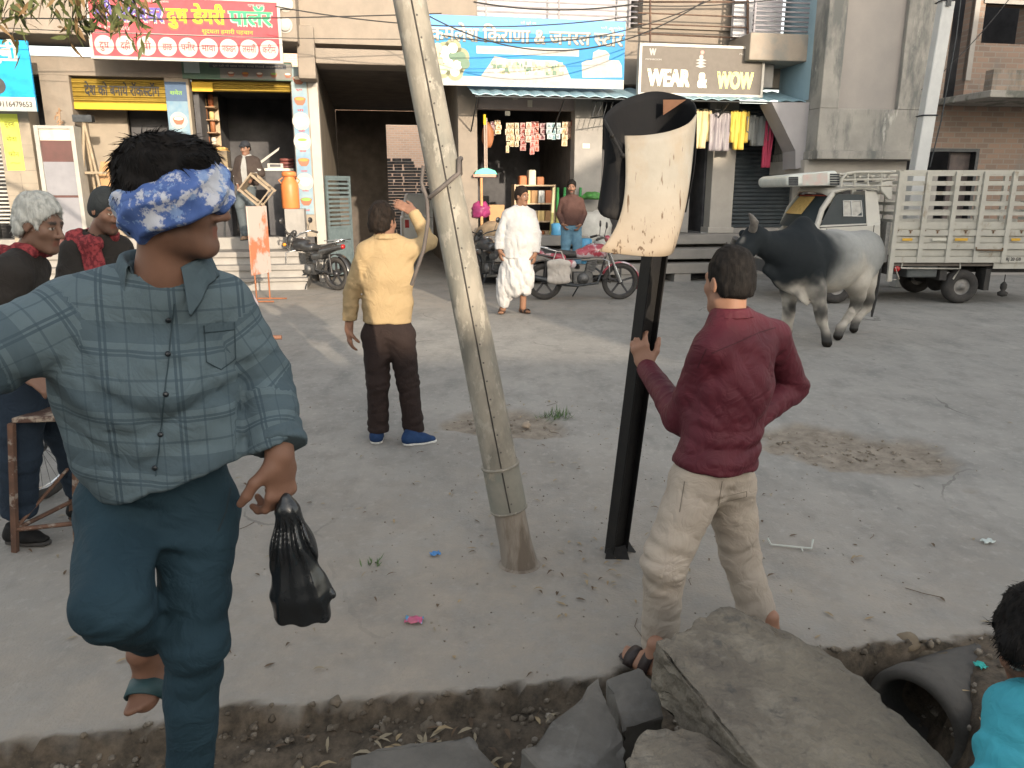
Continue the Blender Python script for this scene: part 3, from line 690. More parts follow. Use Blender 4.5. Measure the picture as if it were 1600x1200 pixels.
# ================================================================ signboards and banners
def board(name, label, cat, x0, x1, yt, yb, off, mat, th=.05, frame=None, fw=.03):
    u0 = F(x0, (yt[0] + yb[0]) / 2, off)[0]; u1 = F(x1, (yt[1] + yb[1]) / 2, off)[0]
    z1 = (F(x0, yt[0], off)[1] + F(x1, yt[1], off)[1]) / 2; z0 = (F(x0, yb[0], off)[1] + F(x1, yb[1], off)[1]) / 2
    t = thing(name, label, cat, W((u0 + u1) / 2, z0, off))
    B1('board', mat, t, (u0, u1, z0, z1, off - th, off))
    if frame is not None:
        B1('frame', frame, t, (u0 - fw, u0 - .001, z0 - fw, z1 + fw, off - th, off + .015), (u1 + .001, u1 + fw, z0 - fw, z1 + fw, off - th, off + .015),
           (u0, u1, z1 + .001, z1 + fw, off - th, off + .014), (u0, u1, z0 - fw, z0 - .001, off - th, off + .014))
    return t, u0, u1, z0, z1
def flat(name, mat, parent, off, *rects):
    m = MB()
    for a, b, c, d in rects: m.quad(W(a, c, off), W(b, c, off), W(b, d, off), W(a, d, off))
    return m.build(name, mat, parent)
ink_w = plain('white_print', (.42, .41, .385), .6, spec=.15); ink_y = plain('yellow_print', (.72, .54, .02), .6); ink_g = plain('green_print', (.02, .28, .13), .5); ink_v = plain('violet_print', (.10, .07, .30), .5)
ink_r = plain('red_print', (.45, .05, .06), .5); ink_o = plain('orange_print', (.80, .35, .03), .5); ink_gr = plain('grey_print', (.38, .36, .33), .5); ink_b = plain('brown_print', (.22, .10, .05), .5)
# --- dairy sign
pinkm = plain('pink_board', (.42, .075, .09), .6, spec=.15)
t, u0, u1, z0, z1 = board('dairy_signboard', 'pink dairy signboard with yellow and green Hindi lettering and nine white discs', 'signboard', 142, 435, (-6, 4), (89, 93), .16, pinkm, .06, ink_w, .05)
H = z1 - z0; Wd = u1 - u0; o = .172
flat('border_line', ink_w, t, .1605, (u0, u1, z0 + H * .385, z0 + H * .405))
yb = z0 + H * .60; th = H * .36
def ln(segs, mat, a, b, z, h, bold=.06, name='lettering', off=None): return letter(name, segs, mat, t, W(u0 + Wd * a, z, off or .163), UX, UZ, width=Wd * (b - a), height=h, bold=bold)
S1, S2, S3 = [('h', 'श'), 'री बोवे', ('h', 'श'), 'वर'], ['दुध डेयरी'], ['पालॅर']
for sg, mt, bk, a, b in ((S1, ink_v, ink_w, .02, .385), (S2, ink_y, ink_b, .40, .715), (S3, ink_g, ink_w, .735, .97)):
    ln(sg, bk, a - .006, b + .006, yb - .025, th * 1.06, .13, 'lettering_outline'); ln(sg, mt, a, b, yb, th, .07, off=.1665)
ln(['शुद्धता हमारी पहचान'.replace('द्ध', 'दध')], ink_o, .58, .86, z0 + H * .44, H * .10, .03); ln(['मो. 9799654012'], ink_w, .03, .2, z0 + H * .45, H * .085, .02)
ln(['जय श्री कृष्णा'.replace('श्री', 'शरी').replace('ष्ण', 'षण')], ink_w, .30, .42, z0 + H * .93, H * .05, .02); ln(['शुभ लाभ'], ink_w, .84, .93, z0 + H * .93, H * .05, .02)
words = ['दुध', 'दही', 'घी', 'छाछ', 'पनीर', 'मावा', 'मकखन', 'लससी', 'करीम']
m = MB()
for i in range(9): m.disc(W(u0 + Wd * (.058 + i * .1105), z0 + H * .19, .163), H * .165, 28)
m.build('disc', ink_w, t)
for i, wd in enumerate(words):
    L_ = .075 if len(wd) > 3 else .05
    letter('lettering', [wd], ink_r, t, W(u0 + Wd * (.058 + i * .1105 - L_ / 2), z0 + H * .13, .166), UX, UZ, width=Wd * L_, height=H * .17, bold=.02)
# --- grocery sign
cy = M('cyan_board', (.012, .21, .46), (.012, .18, .41), .6, 3, 0, 1)
t, u0, u1, z0, z1 = board('grocery_signboard', 'cyan blue grocery signboard with white Hindi lettering and pictures of goods', 'signboard', 668, 976, (20, 36), (131, 141), -.1, cy, .06)
H = z1 - z0; Wd = u1 - u0; b = -.1
flat('white_band', ink_w, t, b + .002, (u0, u1, z0, z0 + H * .14)); flat('blue_band', plain('deep_blue_print', (.06, .26, .62), .5), t, b + .002, (u0, u1, z0 + H * .78, z1))
S4 = ['कमलेश िकराणा & जनरल', ('w', .25), ('h', 'स'), 'टोर']
ln(S4, plain('ochre_print', (.10, .09, .04)), .010, .993, z0 + H * .628, H * .285, .085, 'lettering_outline', b + .004); ln(S4, ink_w, .012, .988, z0 + H * .64, H * .28, .05, off=b + .008)
flat('white_strip', ink_w, t, b + .003, (u0 + Wd * .24, u0 + Wd * .76, z0 + H * .47, z0 + H * .58))
ln(['पूजन सामग्री, ड्राई फ्रूट, किराणा सामान उचित रेट'.replace('्', '').replace('कि', 'िक').replace('चि', 'िच')], ink_gr, .25, .75, z0 + H * .495, H * .07, .02, off=b + .006)
ln(['मामलो रोड़ पिपलिया'.replace('पि', 'िप').replace('लि', 'िल')], ink_gr, .34, .66, z0 + H * .035, H * .085, .02, off=b + .006)
ln(['श्री गुरुवे नमः'.replace('श्र', 'शर')], ink_w, .46, .54, z0 + H * .91, H * .05, .02, off=b + .006); ln(['प्रो. कमलेश'.replace('प्र', 'पर')], ink_w, .87, .99, z0 + H * .88, H * .05, .02, off=b + .006)
rnd = random.Random(4); gcol = [plain('print_%s' % n_, c) for n_, c in (('olive', (.25, .26, .16)), ('cream', (.75, .72, .6)), ('pale_green', (.42, .52, .36)), ('dark_green', (.12, .2, .14)), ('tan', (.5, .42, .28)))]
m = MB()
for k in range(13): m.disc(W(u0 + Wd * (.10 + .075 * math.cos(k * 2.4) * (k / 13) ** .5 * 1.15), z0 + H * (.36 + .17 * math.sin(k * 2.4) * (k / 13) ** .5 * 1.2), b + .003), H * .13, 16)
m.build('bowls_print', gcol[0], t); 
for q in range(5):
    m = MB()
    for k in range(q, 15, 5): m.disc(W(u0 + Wd * (.10 + .085 * math.cos(k * 2.4) * (k / 13) ** .5), z0 + H * (.36 + .2 * math.sin(k * 2.4) * (k / 13) ** .5), b + .005 + k * .0002), H * .075, 14)
    m.build('bowls_print', gcol[q] if q else gcol[1], t)
m = MB(); m.prism([W(u0 + Wd * a, z0 + H * z, b + .002) for a, z in ((.26, .14), (.30, .3), (.33, .44), (.40, .40), (.48, .41), (.56, .40), (.64, .40), (.69, .33), (.72, .14))], FN_ * .001); m.build('packet_print', ink_w, t)
for q in range(5):
    m = MB()
    for k in range(20):
        a = .31 + rnd.random() * .36; z = .17 + rnd.random() * .16; wq = .006 + rnd.random() * .016; m.quad(W(u0 + Wd * a, z0 + H * z, b + .004 + k * .0001 + q * .002), W(u0 + Wd * (a + wq), z0 + H * z, b + .004 + k * .0001 + q * .002), W(u0 + Wd * (a + wq), z0 + H * (z + .05), b + .004 + k * .0001 + q * .002), W(u0 + Wd * a, z0 + H * (z + .05), b + .004 + k * .0001 + q * .002))
    m.build('packet_print', gcol[q], t)
m = MB(); m.prism([W(u0 + Wd * a, z0 + H * z, b + .002) for a, z in ((.78, .16), (.775, .38), (.80, .42), (.83, .42), (.835, .54), (.86, .58), (.90, .57), (.92, .52), (.915, .43), (.97, .43), (.985, .36), (.99, .18))], FN_ * .001); m.build('sack_print', ink_w, t)
m = MB(); m.disc(W(u0 + Wd * .875, z0 + H * .51, b + .005), H * .05); m.prism([W(u0 + Wd * a, z0 + H * z, b + .004) for a, z in ((.85, .33), (.85, .37), (.90, .37), (.90, .33))], FN_ * .001); m.build('sack_print', ink_gr, t)
# --- clothes shop sign
t, u0, u1, z0, z1 = board('clothes_signboard', 'taupe signboard lettered WEAR & WOW in a pale frame', 'signboard', 1002, 1190, (70, 79), (143, 150), -.1, plain('taupe_board', (.125, .108, .092), .6), .12, plain('pale_frame', (.45, .43, .39), .4), .05)
H = z1 - z0; Wd = u1 - u0
cream = plain('cream_print', (.80, .76, .55), .5); lemon = plain('lemon_print', (.78, .76, .25), .5)
ln(['WEAR'], cream, .05, .40, z0 + H * .14, H * .50, .12, off=b + .004); ln(['&'], cream, .46, .545, z0 + H * .13, H * .45, .12, off=b + .004); ln(['WOW'], lemon, .625, .935, z0 + H * .12, H * .50, .12, off=b + .004)
for a in np.linspace(.055, .39, 9).tolist() + np.linspace(.63, .925, 8).tolist():
    flat('scratched_letter', plain('taupe_board', (0, 0, 0)), t, b + .012, (u0 + Wd * a, u0 + Wd * (a + .008 + .006 * rnd.random()), z0 + H * (.41 + .04 * rnd.random()), z0 + H * .46))
ln(['W'], ink_w, .06, .115, z0 + H * .80, H * .20, .12, off=b + .004); ln(['MYSHROOM'], ink_w, .03, .16, z0 + H * .70, H * .05, .03, off=b + .004)
ln(['Mo. 9414322081'], ink_w, .80, .965, z0 + H * .87, H * .06, .03, off=b + .004); ln(['9929340677'], ink_w, .845, .965, z0 + H * .77, H * .06, .03, off=b + .004)
m = MB()
for k, (a, z) in enumerate(((.485, .72), (.485, .80))): m.disc(W(u0 + Wd * a, z0 + H * z, b + .004 + k * .002), H * .05, 14)
for k in range(3): z = .60 + k * .065; m.prism([W(u0 + Wd * a, z0 + H * zz, b + .003 + k * .0012) for a, zz in ((.44, z), (.485, z - .04), (.53, z), (.485, z + .04))], FN_ * .001)
m.build('emblem', ink_w, t); m = MB(); m.disc(W(u0 + Wd * .492, z0 + H * .90, b + .004), H * .045, 14); m.build('emblem', plain('pale_red_print', (.62, .28, .25)), t)
# --- blue sign at the far left
t, u0, u1, z0, z1 = board('pump_signboard', 'bright blue and white signboard with phone number, hanging at the far left', 'signboard', -70, 50, (62, 62), (170, 176), .05, plain('sky_blue_board', (.0, .30, .62), .45), .05)
H = z1 - z0; Wd = u1 - u0
flat('white_band', ink_w, t, .053, (u0, u1, z0, z0 + H * .20)); flat('white_band', ink_w, t, .0535, (u0 + Wd * .5, u1 - Wd * .16, z0 + H * .71, z0 + H * .745))
ln(['लुबी'], ink_w, .40, .88, z0 + H * .74, H * .29, .07, off=.057); ln(['9116479653'], plain('dark_print', (.05, .05, .05)), .50, .95, z0 + H * .06, H * .11, .03, off=.057)
m = MB(); m.disc(W(u0 + Wd * .52, z0 + H * .36, .056), H * .12); m.prism([W(u0 + Wd * (.40 + a), z0 + H * (.30 + c), .055) for a, c in ((0, 0), (.1, 0), (.1, .12), (0, .12))], FN_ * .002); m.build('picture_of_pump', plain('dark_print', (0, 0, 0)), t)
# --- yellow paper banner on the tiled pillar
t, u0, u1, z0, z1 = board('yellow_banner', 'narrow bright yellow paper banner pasted on the tiled pillar at the left edge', 'banner', 5, 33, (180, 176), (262, 270), PO + .362, M('yellow_paper', (.75, .78, .10), (.68, .72, .10), .6, 3, .05, 30), .008)
H = z1 - z0; Wd = u1 - u0
for k, z in enumerate((.78, .52, .25, .10)): ln([['सूचना', 'सेवा', 'फोन'][k % 3] if k < 3 else '~'], plain('olive_print', (.15, .16, .03)), .2, .8, z0 + H * z, H * .11, .04, off=PO + .366)
m = MB()
for k in range(12): zz = .15 + k * .22; m.fbox(u_p1a + .01, u_p1b - .01, zz, zz + .008, PO + .351, PO + .354)
m.fbox((u_p1a + u_p1b) / 2 - .004, (u_p1a + u_p1b) / 2 + .004, .2, z0 - .05, PO + .3545, PO + .357); m.build('tile_joint', M('tile_joint', (.25, .22, .18)), da)
# --- strip over the dairy and the two bowl banners
t, u0, u1, z0, z1 = board('menu_strip', 'dim green and grey picture strip over the dairy shop opening', 'signboard', 284, 456, (94, 97), (123, 126), PO + .06, plain('dim_green_board', (.09, .16, .12), .6), .04)
H = z1 - z0; Wd = u1 - u0; b = PO + .06
flat('grey_field', plain('grey_field', (.20, .20, .19)), t, b + .002, (u0 + Wd * .34, u1, z0 + H * .05, z1 - H * .1))
flat('pale_field', plain('pale_field', (.35, .45, .45)), t, b + .002, (u0 + Wd * .02, u0 + Wd * .16, z0 + H * .3, z0 + H * .95)); flat('dark_strip', plain('dark_field', (.06, .07, .09)), t, b + .005, (u0 + Wd * .25, u0 + Wd * .95, z0 + H * .62, z0 + H * .86))
ln(['दूध दही घी छाछ पनीर मावा मिठाई आइसक्रीम'.replace('मि', 'िम').replace('क्र', 'कर')], ink_gr, .28, .92, z0 + H * .68, H * .14, .02, off=b + .008)
clay, cream2, curry = plain('clay_print', (.30, .12, .07)), plain('curd_print', (.75, .70, .6)), plain('curry_print', (.55, .24, .05))
leafg = plain('leaf_print', (.2, .38, .08))
def bowl(parent, u, z, r, b, plate=True, fill=cream2, body=clay):
    m = MB()
    if plate: m.disc(W(u, z, b), r * 1.5, 24); m.build('picture_of_plate', ink_w, parent); m = MB()
    m.prism([W(u + r * a, z + r * c, b + .003) for a, c in ((-1, .25), (-.8, -.35), (-.45, -.75), (.45, -.75), (.8, -.35), (1, .25))], FN_ * .001); m.build('picture_of_bowl', body, parent)
    m = MB(); m.disc(W(u, z + r * .28, b + .0045), r, 20, ay=UZ * .36); m.build('picture_of_bowl', body, parent); m = MB(); m.disc(W(u, z + r * .30, b + .006), r * .82, 20, ay=UZ * .33); m.build('picture_of_filling', fill, parent)
for k in range(5): bowl(t, u0 + Wd * (.44 + k * .13), z0 + H * .30, Wd * .032, b + .006, False, [cream2, curry, cream2, leafg, cream2][k])
sky_b = M('banner_blue', (.06, .17, .30), (.25, .33, .36), .6, .55, 0, 1, lo=.42, hi=.58)
for x0, x1, yt, yb_, lab, n_ in ((263, 296, (128, 128), (252, 252), 'blue banner of bowls on the pillar left of the dairy opening', 2), (461, 484, (104, 105), (334, 336), 'long pale blue banner of bowls on the white pillar right of the dairy opening', 7)):
    o_ = PO + .03 if n_ == 7 else PO + .02
    t, u0, u1, z0, z1 = board('bowl_banner', lab, 'banner', x0, x1, yt, yb_, o_, sky_b, .012); t['group'] = 'bowl banners on the dairy pillars'
    H = z1 - z0; Wd = u1 - u0; b = o_ + .002
    if n_ == 2:
        flat('dark_field', plain('navy_field', (.06, .11, .2)), t, b, (u0, u1, z0 + H * .76, z1)); bowl(t, u0 + Wd * .5, z0 + H * .52, Wd * .27, b + .001); bowl(t, u0 + Wd * .5, z0 + H * .22, Wd * .27, b + .001, fill=curry)
        ln(['श्वेत'.replace('श्व', 'शव')], leafg, .2, .8, z0 + H * .84, H * .07, .05, off=b + .003)
    else:
        for k in range(7):
            bowl(t, u0 + Wd * .5, z0 + H * (.915 - k * .137), Wd * .40, b + .001, k in (2, 3, 5), [cream2, curry, cream2, leafg, curry, cream2, leafg][k], clay if k not in (2, 3, 5) else cream2)
            ln([['दूध', 'घी', 'दही', 'छाछ', 'मावा', 'पनीर', 'लससी'][k]], ink_r, .28, .72, z0 + H * (.845 - k * .137), H * .016, .03, off=b + .003)
# wall lamps beside the dairy sign
for x, y, lab in ((445, 39, 'round white wall disc right of the pink signboard'), (446, 6, 'square white wall lamp right of the pink signboard')):
    u, z = F(x, y, .06); t = thing('wall_lamp', lab, 'lamp', W(u, z, .06)); m = MB()
    if y > 20: m.lathe(W(u, z, .05), [(.0, .06), (.09, .055), (.11, .03), (.11, 0)], 20, FN_)
    else: m.fbox(u - .09, u + .09, z - .09, z + .09, .051, .12)
    m.build('cover', ink_w, t); m = MB(); m.lathe(W(u, z, .049), [(.0, 0), (.13, 0), (.13, .012), (0, .013)], 20, FN_, False); m.build('base', plain('lamp_base', (.4, .38, .35)), t)
# ================================================================ goods in front of and inside the shops
# glass door cabinet
Oc = PO + .75
u0, u1 = F(66, 300, Oc)[0], F(128, 300, Oc)[0]; z1 = F(98, 196, Oc)[1]; zz = .68
t = thing('display_cabinet', 'tall white framed glass door cabinet standing left of the yellow shutter', 'cabinet', W((u0 + u1) / 2, zz, Oc))
fm = plain('cabinet_frame', (.36, .35, .32), .5)
B1('frame', fm, t, (u0, u0 + .07, zz, z1, Oc - .4, Oc), (u1 - .07, u1, zz, z1, Oc - .4, Oc), (u0 + .071, u1 - .071, z1 - .06, z1, Oc - .4, Oc), (u0 + .071, u1 - .071, zz, zz + .1, Oc - .4, Oc), bev=.008)
h_ = z1 - zz - .16
B1('door_panel', M('dark_red_panel', (.13, .06, .055), (.09, .05, .045), .3, 3, .03, 20), t, (u0 + .072, u1 - .072, zz + .101, z1 - .25, Oc - .05, Oc - .03))
B1('lintel_panel', M('cream_panel', (.62, .55, .45)), t, (u0 + .072, u1 - .072, z1 - .249, z1 - .061, Oc - .05, Oc - .032))
B1('poster', M('grey_poster', (.24, .24, .26), (.20, .20, .22), .4, 3, .03, 20), t, (u0 + .073, u1 - .073, zz + h_ * .50, zz + h_ * .78, Oc - .029, Oc - .024), (u0 + .1, u1 - .073, zz + h_ * .15, zz + h_ * .48, Oc - .029, Oc - .024))
# small metal ornament over the cabinet
m = MB(); ux_, uz_ = F(93, 190, Oc - .1); 
for k in range(5): m.tube([W(ux_ - .06 + .02 * math.sin(k * 2), z1 + .05 * k, Oc - .1), W(ux_ + .06 * math.cos(k * 1.7), z1 + .05 * k + .06, Oc - .1), W(ux_ + .02, z1 + .05 * k + .08, Oc - .1)], .012, 6)
m.tube([W(ux_, z1, Oc - .1), W(ux_ + .02, z1 + .3, Oc - .1)], .014, 6); o = m.build('wire_ornament', shelfw); tag(o, 'small twisted brown ornament standing on the white cabinet', 'ornament')
# tripod ladder
t = thing('wooden_tripod', 'wooden tripod stand with dark head leaning beside the cream wall', 'tripod', W(F(150, 310, PO + .5)[0], .7, PO + .5)); m = MB(); tp = W(*F(131, 190, PO + .4), PO + .4)
for dx, oo in ((-.25, .55), (.33, .6), (.15, .1)): e = W(F(140, 310, PO + oo)[0] + dx, .68, PO + oo); m.tube([tp, e], .028, 6)
m.build('leg', M('tripod_wood', (.33, .27, .19), (.25, .2, .14), .7, 5, .1, 40), t); m = MB(); m.obox(tp + UZ * .05, FU_, FN_, UZ, .16, .08, .06); m.build('head', metal_d, t)
m = MB(); e = W(*F(150, 270, PO + .5), PO + .5); m.obox(e, FU_, FN_, UZ, .18, .03, .02); m.build('crossbar', _mats['tripod_wood'], t)
# cardboard sheet
cb_ = M('cardboard', (.40, .24, .12), (.33, .20, .10), .85, 3, .08, 30)
u0, u1 = F(146, 275, PO + .3)[0], F(184, 275, PO + .3)[0]; za_, zb_ = F(160, 306, PO + .3)[1], F(160, 252, PO + .3)[1]
m = MB(); m.prism([W(u0, za_, PO + .3), W(u1 + .1, za_ + .02, PO + .3), W(u1 + .08, zb_ - .1, PO + .15), W(u1 - .05, zb_, PO + .13), W(u0 + .1, zb_, PO + .13)], FN_ * -.02); o = m.build('cardboard_sheet', cb_); tag(o, 'brown cardboard sheet leaning on the cream partition beside the tripod', 'cardboard')
# pink round fan cover
t = thing('pink_parasol', 'folded pink cloth parasol leaning behind the tiled pillar', 'parasol', W(F(52, 260, PO - .2)[0], 1.4, PO - .2)); c = W(*F(48, 258, PO - .2), PO - .2)
m = MB(); m.lathe(c - UZ * .42, [(.42, 0), (.40, .25), (.33, .45), (.2, .6), (.03, .68)], 18); m.build('cloth', M('pink_cloth', (.42, .05, .12), (.34, .04, .09), .8, 6, .1, 30), t); m = MB(); m.tube([c - UZ * 1.0, c + UZ * .3], .02, 8); m.build('pole', metal_d, t)
# milk can
uc, zc_ = F(455, 325, PO + .25); c = W(uc, F(455, 326, PO + .25)[1], PO + .25); hC = F(455, 268, PO + .25)[1] - c[2]
t = thing('milk_can', 'orange milk can on the grey block by the white pillar', 'milk can', c); omt = M('orange_enamel', (.62, .20, .06), (.55, .17, .05), .45, 4, .05, 30)
m = MB(); m.lathe(c, [(0, 0), (.155, 0), (.165, .02), (.165, hC * .62), (.15, hC * .70), (.10, hC * .82), (.10, hC * .86)], 24); m.build('body', omt, t)
m = MB(); m.lathe(c, [(.10, hC * .861), (.135, hC * .87), (.135, hC * .96), (.12, hC), (0, hC)], 24); m.build('lid', omt, t); m = MB()
for s_ in (-1, 1): m.tube([c + FU_ * s_ * .15 + UZ * hC * .68, c + FU_ * s_ * .2 + UZ * hC * .76, c + FU_ * s_ * .12 + UZ * hC * .84], .012, 6)
m.build('handle', omt, t)
o = B1('stone_block', plaster_g, None, (F(446, 340, PO + .4)[0], F(478, 340, PO + .4)[0] - .02, .45, c[2] - .002, PO + .021, PO + .5)); tag(o, 'grey plastered block carrying the orange milk can', 'block')
# dairy interior: shelf, counter, scales
oS = PO - .9
u0, u1 = F(303, 190, oS)[0], F(330, 190, oS)[0]; z0_, z1_ = F(315, 228, oS)[1], F(315, 148, oS)[1]
t = thing('wall_shelf', 'wooden wall shelf with snack jars on the left side of the dairy shop', 'shelf', W(u0, z0_, oS)); B1('back_panel', M('sunlit_panel', (.5, .38, .25)), t, (u0, u1 + .1, z0_, z1_, oS - .35, oS - .33))  # panel tone paler than the boards, sunlight put into its colour
B1('side_panel', M('sunlit_panel', (.5, .38, .25)), t, (u0 - .02, u0, z0_, z1_, oS - .35, oS + .1))
for k in range(4): B1('board', shelfw, t, (u0 + .001, u1 + .1, z0_ + k * (z1_ - z0_) / 4, z0_ + k * (z1_ - z0_) / 4 + .02, oS - .33, oS + .08))
jr = [plain('jar_%d' % i, c) for i, c in enumerate([(.6, .45, .2), (.45, .15, .06), (.55, .5, .4), (.3, .12, .05)])]
for k in range(4):
    for q in range(3):
        h = .12 + .1 * rnd.random(); c = W(u0 + .08 + q * .13, z0_ + k * (z1_ - z0_) / 4 + .021, oS - .05); m = MB(); m.lathe(c, [(0, 0), (.05, 0), (.05, h), (.035, h + .02), (0, h + .02)], 10); o = m.build('snack_jar', jr[(k + q) % 4])
        tag(o, '%s jar %s on the %s dairy shelf board' % (['yellow', 'brown', 'pale', 'dark'][(k + q) % 4], ['leftmost', 'middle', 'rightmost'][q], ['lowest', 'second lowest', 'second highest', 'highest'][k]), 'jar', 'jars on the dairy wall shelf')
def counter(x0, x1, y, o, lab, glass=False):
    a0, a1 = F(x0, y, o)[0], F(x1, y, o)[0]; zt = F((x0 + x1) / 2, y, o)[1]; t = thing('shop_counter', lab, 'counter', W((a0 + a1) / 2, PL, o))
    B1('cabinet', dark_in, t, (a0 + .02, a1 - .02, PL, zt - .05, o - .5, o - .02)); B1('top', M('pale_counter', (.62, .58, .50), (.55, .51, .45), .4), t, (a0, a1, zt - .05, zt, o - .52, o), bev=.008)
    return t, a0, a1, zt
_, a0, a1, zt = counter(413, 459, 263, PO - .75, 'dark counter with pale top on the right of the dairy shop')
c = W(a0 + .22, zt, PO - 1.0); t = thing('weighing_scale', 'white weighing scale on the right dairy counter', 'scale', c); B1('body', ink_w, t, (a0 + .05, a0 + .36, zt + .001, zt + .10, PO - 1.1, PO - .85), bev=.01); B1('display', dark_in, t, (a0 + .1, a0 + .31, zt + .03, zt + .08, PO - .849, PO - .845)); m = MB(); m.prism([W(a0 - .18, zt + .03, PO - .95), W(a0 + .28, zt + .36, PO - .95), W(a0 + .3, zt + .42, PO - .95), W(a0 - .16, zt + .10, PO - .95)], FN_ * -.03); m.build('tilted_pan', ink_w, t)
for k in range(3):
    o = MB(); o.lathe(W(a1 - .15, zt + .001 + k * .07, PO - 1.0), [(0, 0), (.13, .0), (.15, .03), (.14, .06), (0, .065)], 14); o = o.build('sweet_tray', M('sweet_red', (.20, .06, .05), (.12, .05, .05), .6)); tag(o, '%s dark red packet pile on the right dairy counter' % ['lowest', 'middle', 'topmost'][k], 'packet', 'packets on the dairy counter')
_, a0, a1, zt = counter(318, 357, 262, PO - .35, 'counter with glass sweet case on the left of the dairy shop')
t = thing('sweet_case', 'glass sweet case with golden sweets on top in the dairy shop', 'display case', W(a0, zt, PO - .5)); h = F(340, 232, PO - .35)[1] - zt
B1('shelf_board', plain('brass_edge', (.45, .28, .10)), t, (a0 + .02, a1 - .02, zt + h * .9, zt + h * .95, PO - .8, PO - .4)); B1('glass_front', M('case_glass', (.25, .20, .13), (.12, .1, .08), .15, 4, 0, 1), t, (a0 + .02, a1 - .02, zt + .002, zt + h * .9, PO - .8, PO - .42))
B1('sweets', M('golden_sweets', (.65, .45, .18), (.45, .25, .08), .6, 30, .4, 40), t, (a0 + .04, a1 - .04, zt + h * .952, zt + h * 1.1, PO - .75, PO - .45), bev=.03)
t = thing('bar_stool', 'dark metal stool standing inside the dairy doorway', 'stool', W(F(365, 330, PO)[0], PL, PO - .4)); m = MB(); cs = W(F(365, 330, PO - .4)[0], PL, PO - .4)
for a, b in ((-1, -1), (1, -1), (1, 1), (-1, 1)):
    m = MB(); m.tube([cs + V3(a * .16, b * .16, 0), cs + V3(a * .12, b * .12, .6)], .015, 6); m.build('leg', metal_d, t)
m = MB(); m.lathe(cs + UZ * .6, [(0, 0), (.17, 0), (.17, .04), (0, .05)], 16); m.build('seat', metal_d, t)
# standee on road in front of the dairy
t = thing('standee', 'narrow orange and white standee with rusty legs on the road before the dairy steps', 'standee', PG(412, 470)); b = PG(412, 470); d = unit(V3(.25, 1, 0)); top = P(408, 322, b[1]); zt = top[2]
m = MB(); m.obox(b + UZ * (.45 + zt) / 2, d, np.cross(d, UZ), UZ, .28, .012, (zt - .45) / 2); m.build('panel', M('standee_print', (.48, .40, .36), (.46, .17, .09), .6, 1.6, 0, 1, lo=.40, hi=.46), t)
for s_ in (-1, 1):
    m = MB(); e = b + d * .2 * s_; m.tube([e, e + UZ * .5], .014, 6); m.tube([e - V3(.2, 0, -.015), e + V3(.28, 0, .015)], .014, 6); m.build('leg', M('rust_leg', (.34, .13, .06), (.2, .08, .04), .8), t)
# kirana goods
oK = PO - .25
strip_c = [(.45, .10, .06), (.52, .36, .18), (.30, .06, .05), (.50, .12, .10), (.18, .34, .40), (.30, .42, .46), (.5, .3, .22), (.42, .33, .20), (.25, .1, .12)]
names_c = ['red', 'golden', 'dark red', 'bright red', 'teal', 'pale teal', 'salmon', 'tan', 'maroon']
def strip(x, yt, yb, ci, lab, wx=9):
    o1 = oK - .05 * (int(x) % 3); u, z1 = F(x, yt, o1); z0 = F(x, yb, o1)[1]; w2 = MPP(x, yt, 16) * wx / 2; n = max(3, int((z1 - z0) / .11)); m = MB()
    for k in range(n):
        za_, zb_ = z1 - (k + .93) * (z1 - z0) / n, z1 - k * (z1 - z0) / n; j = .012 * math.sin(k * 2.3 + x)
        m.prism([W(u - w2 + j, za_, o1), W(u + w2 + j, za_, o1), W(u + w2 + j, zb_, o1), W(u - w2 + j, zb_, o1)], FN_ * .02); m.prism([W(u - w2 * .7 + j, za_ + .02, o1 + .021), W(u + w2 * .7 + j, za_ + .02, o1 + .021), W(u + j, zb_ - .02, o1 + .032)], FN_ * .012)
    o = m.build('snack_strip', M('foil_%s' % names_c[ci].replace(' ', '_'), strip_c[ci], tuple(c * .5 for c in strip_c[ci]), .35, 18, .1, 40)); tag(o, lab, 'snack strip', 'snack strips hanging in the grocery doorway')
SX = [(770, 190, 215, 8), (778, 188, 212, 1), (794, 192, 222, 7), (800, 192, 230, 1), (808, 192, 229, 7), (817, 192, 234, 2), (825, 191, 220, 6), (832, 190, 238, 3), (839, 190, 232, 0), (848, 192, 222, 8), (858, 192, 220, 5), (865, 192, 220, 4), (873, 192, 218, 5), (882, 190, 228, 1), (889, 190, 216, 6), (897, 188, 212, 2)]
for i, (x, yt, yb, ci) in enumerate(SX):
    ps = ['leftmost', 'second', 'third', 'fourth', 'fifth', 'sixth', 'seventh', 'eighth', 'ninth', 'tenth', 'eleventh', 'twelfth', 'thirteenth', 'fourteenth', 'fifteenth', 'last'][i]
    strip(x, yt, yb + (i * 37 % 9) - 3, ci, '%s strip of snack packets, %s from the left in the grocery doorway' % (names_c[ci], ps), 6.5 + (i * 7 % 4))
strip(793, 222, 239, 1, 'short pale strip of packets hanging below the left rows in the grocery doorway', 5)
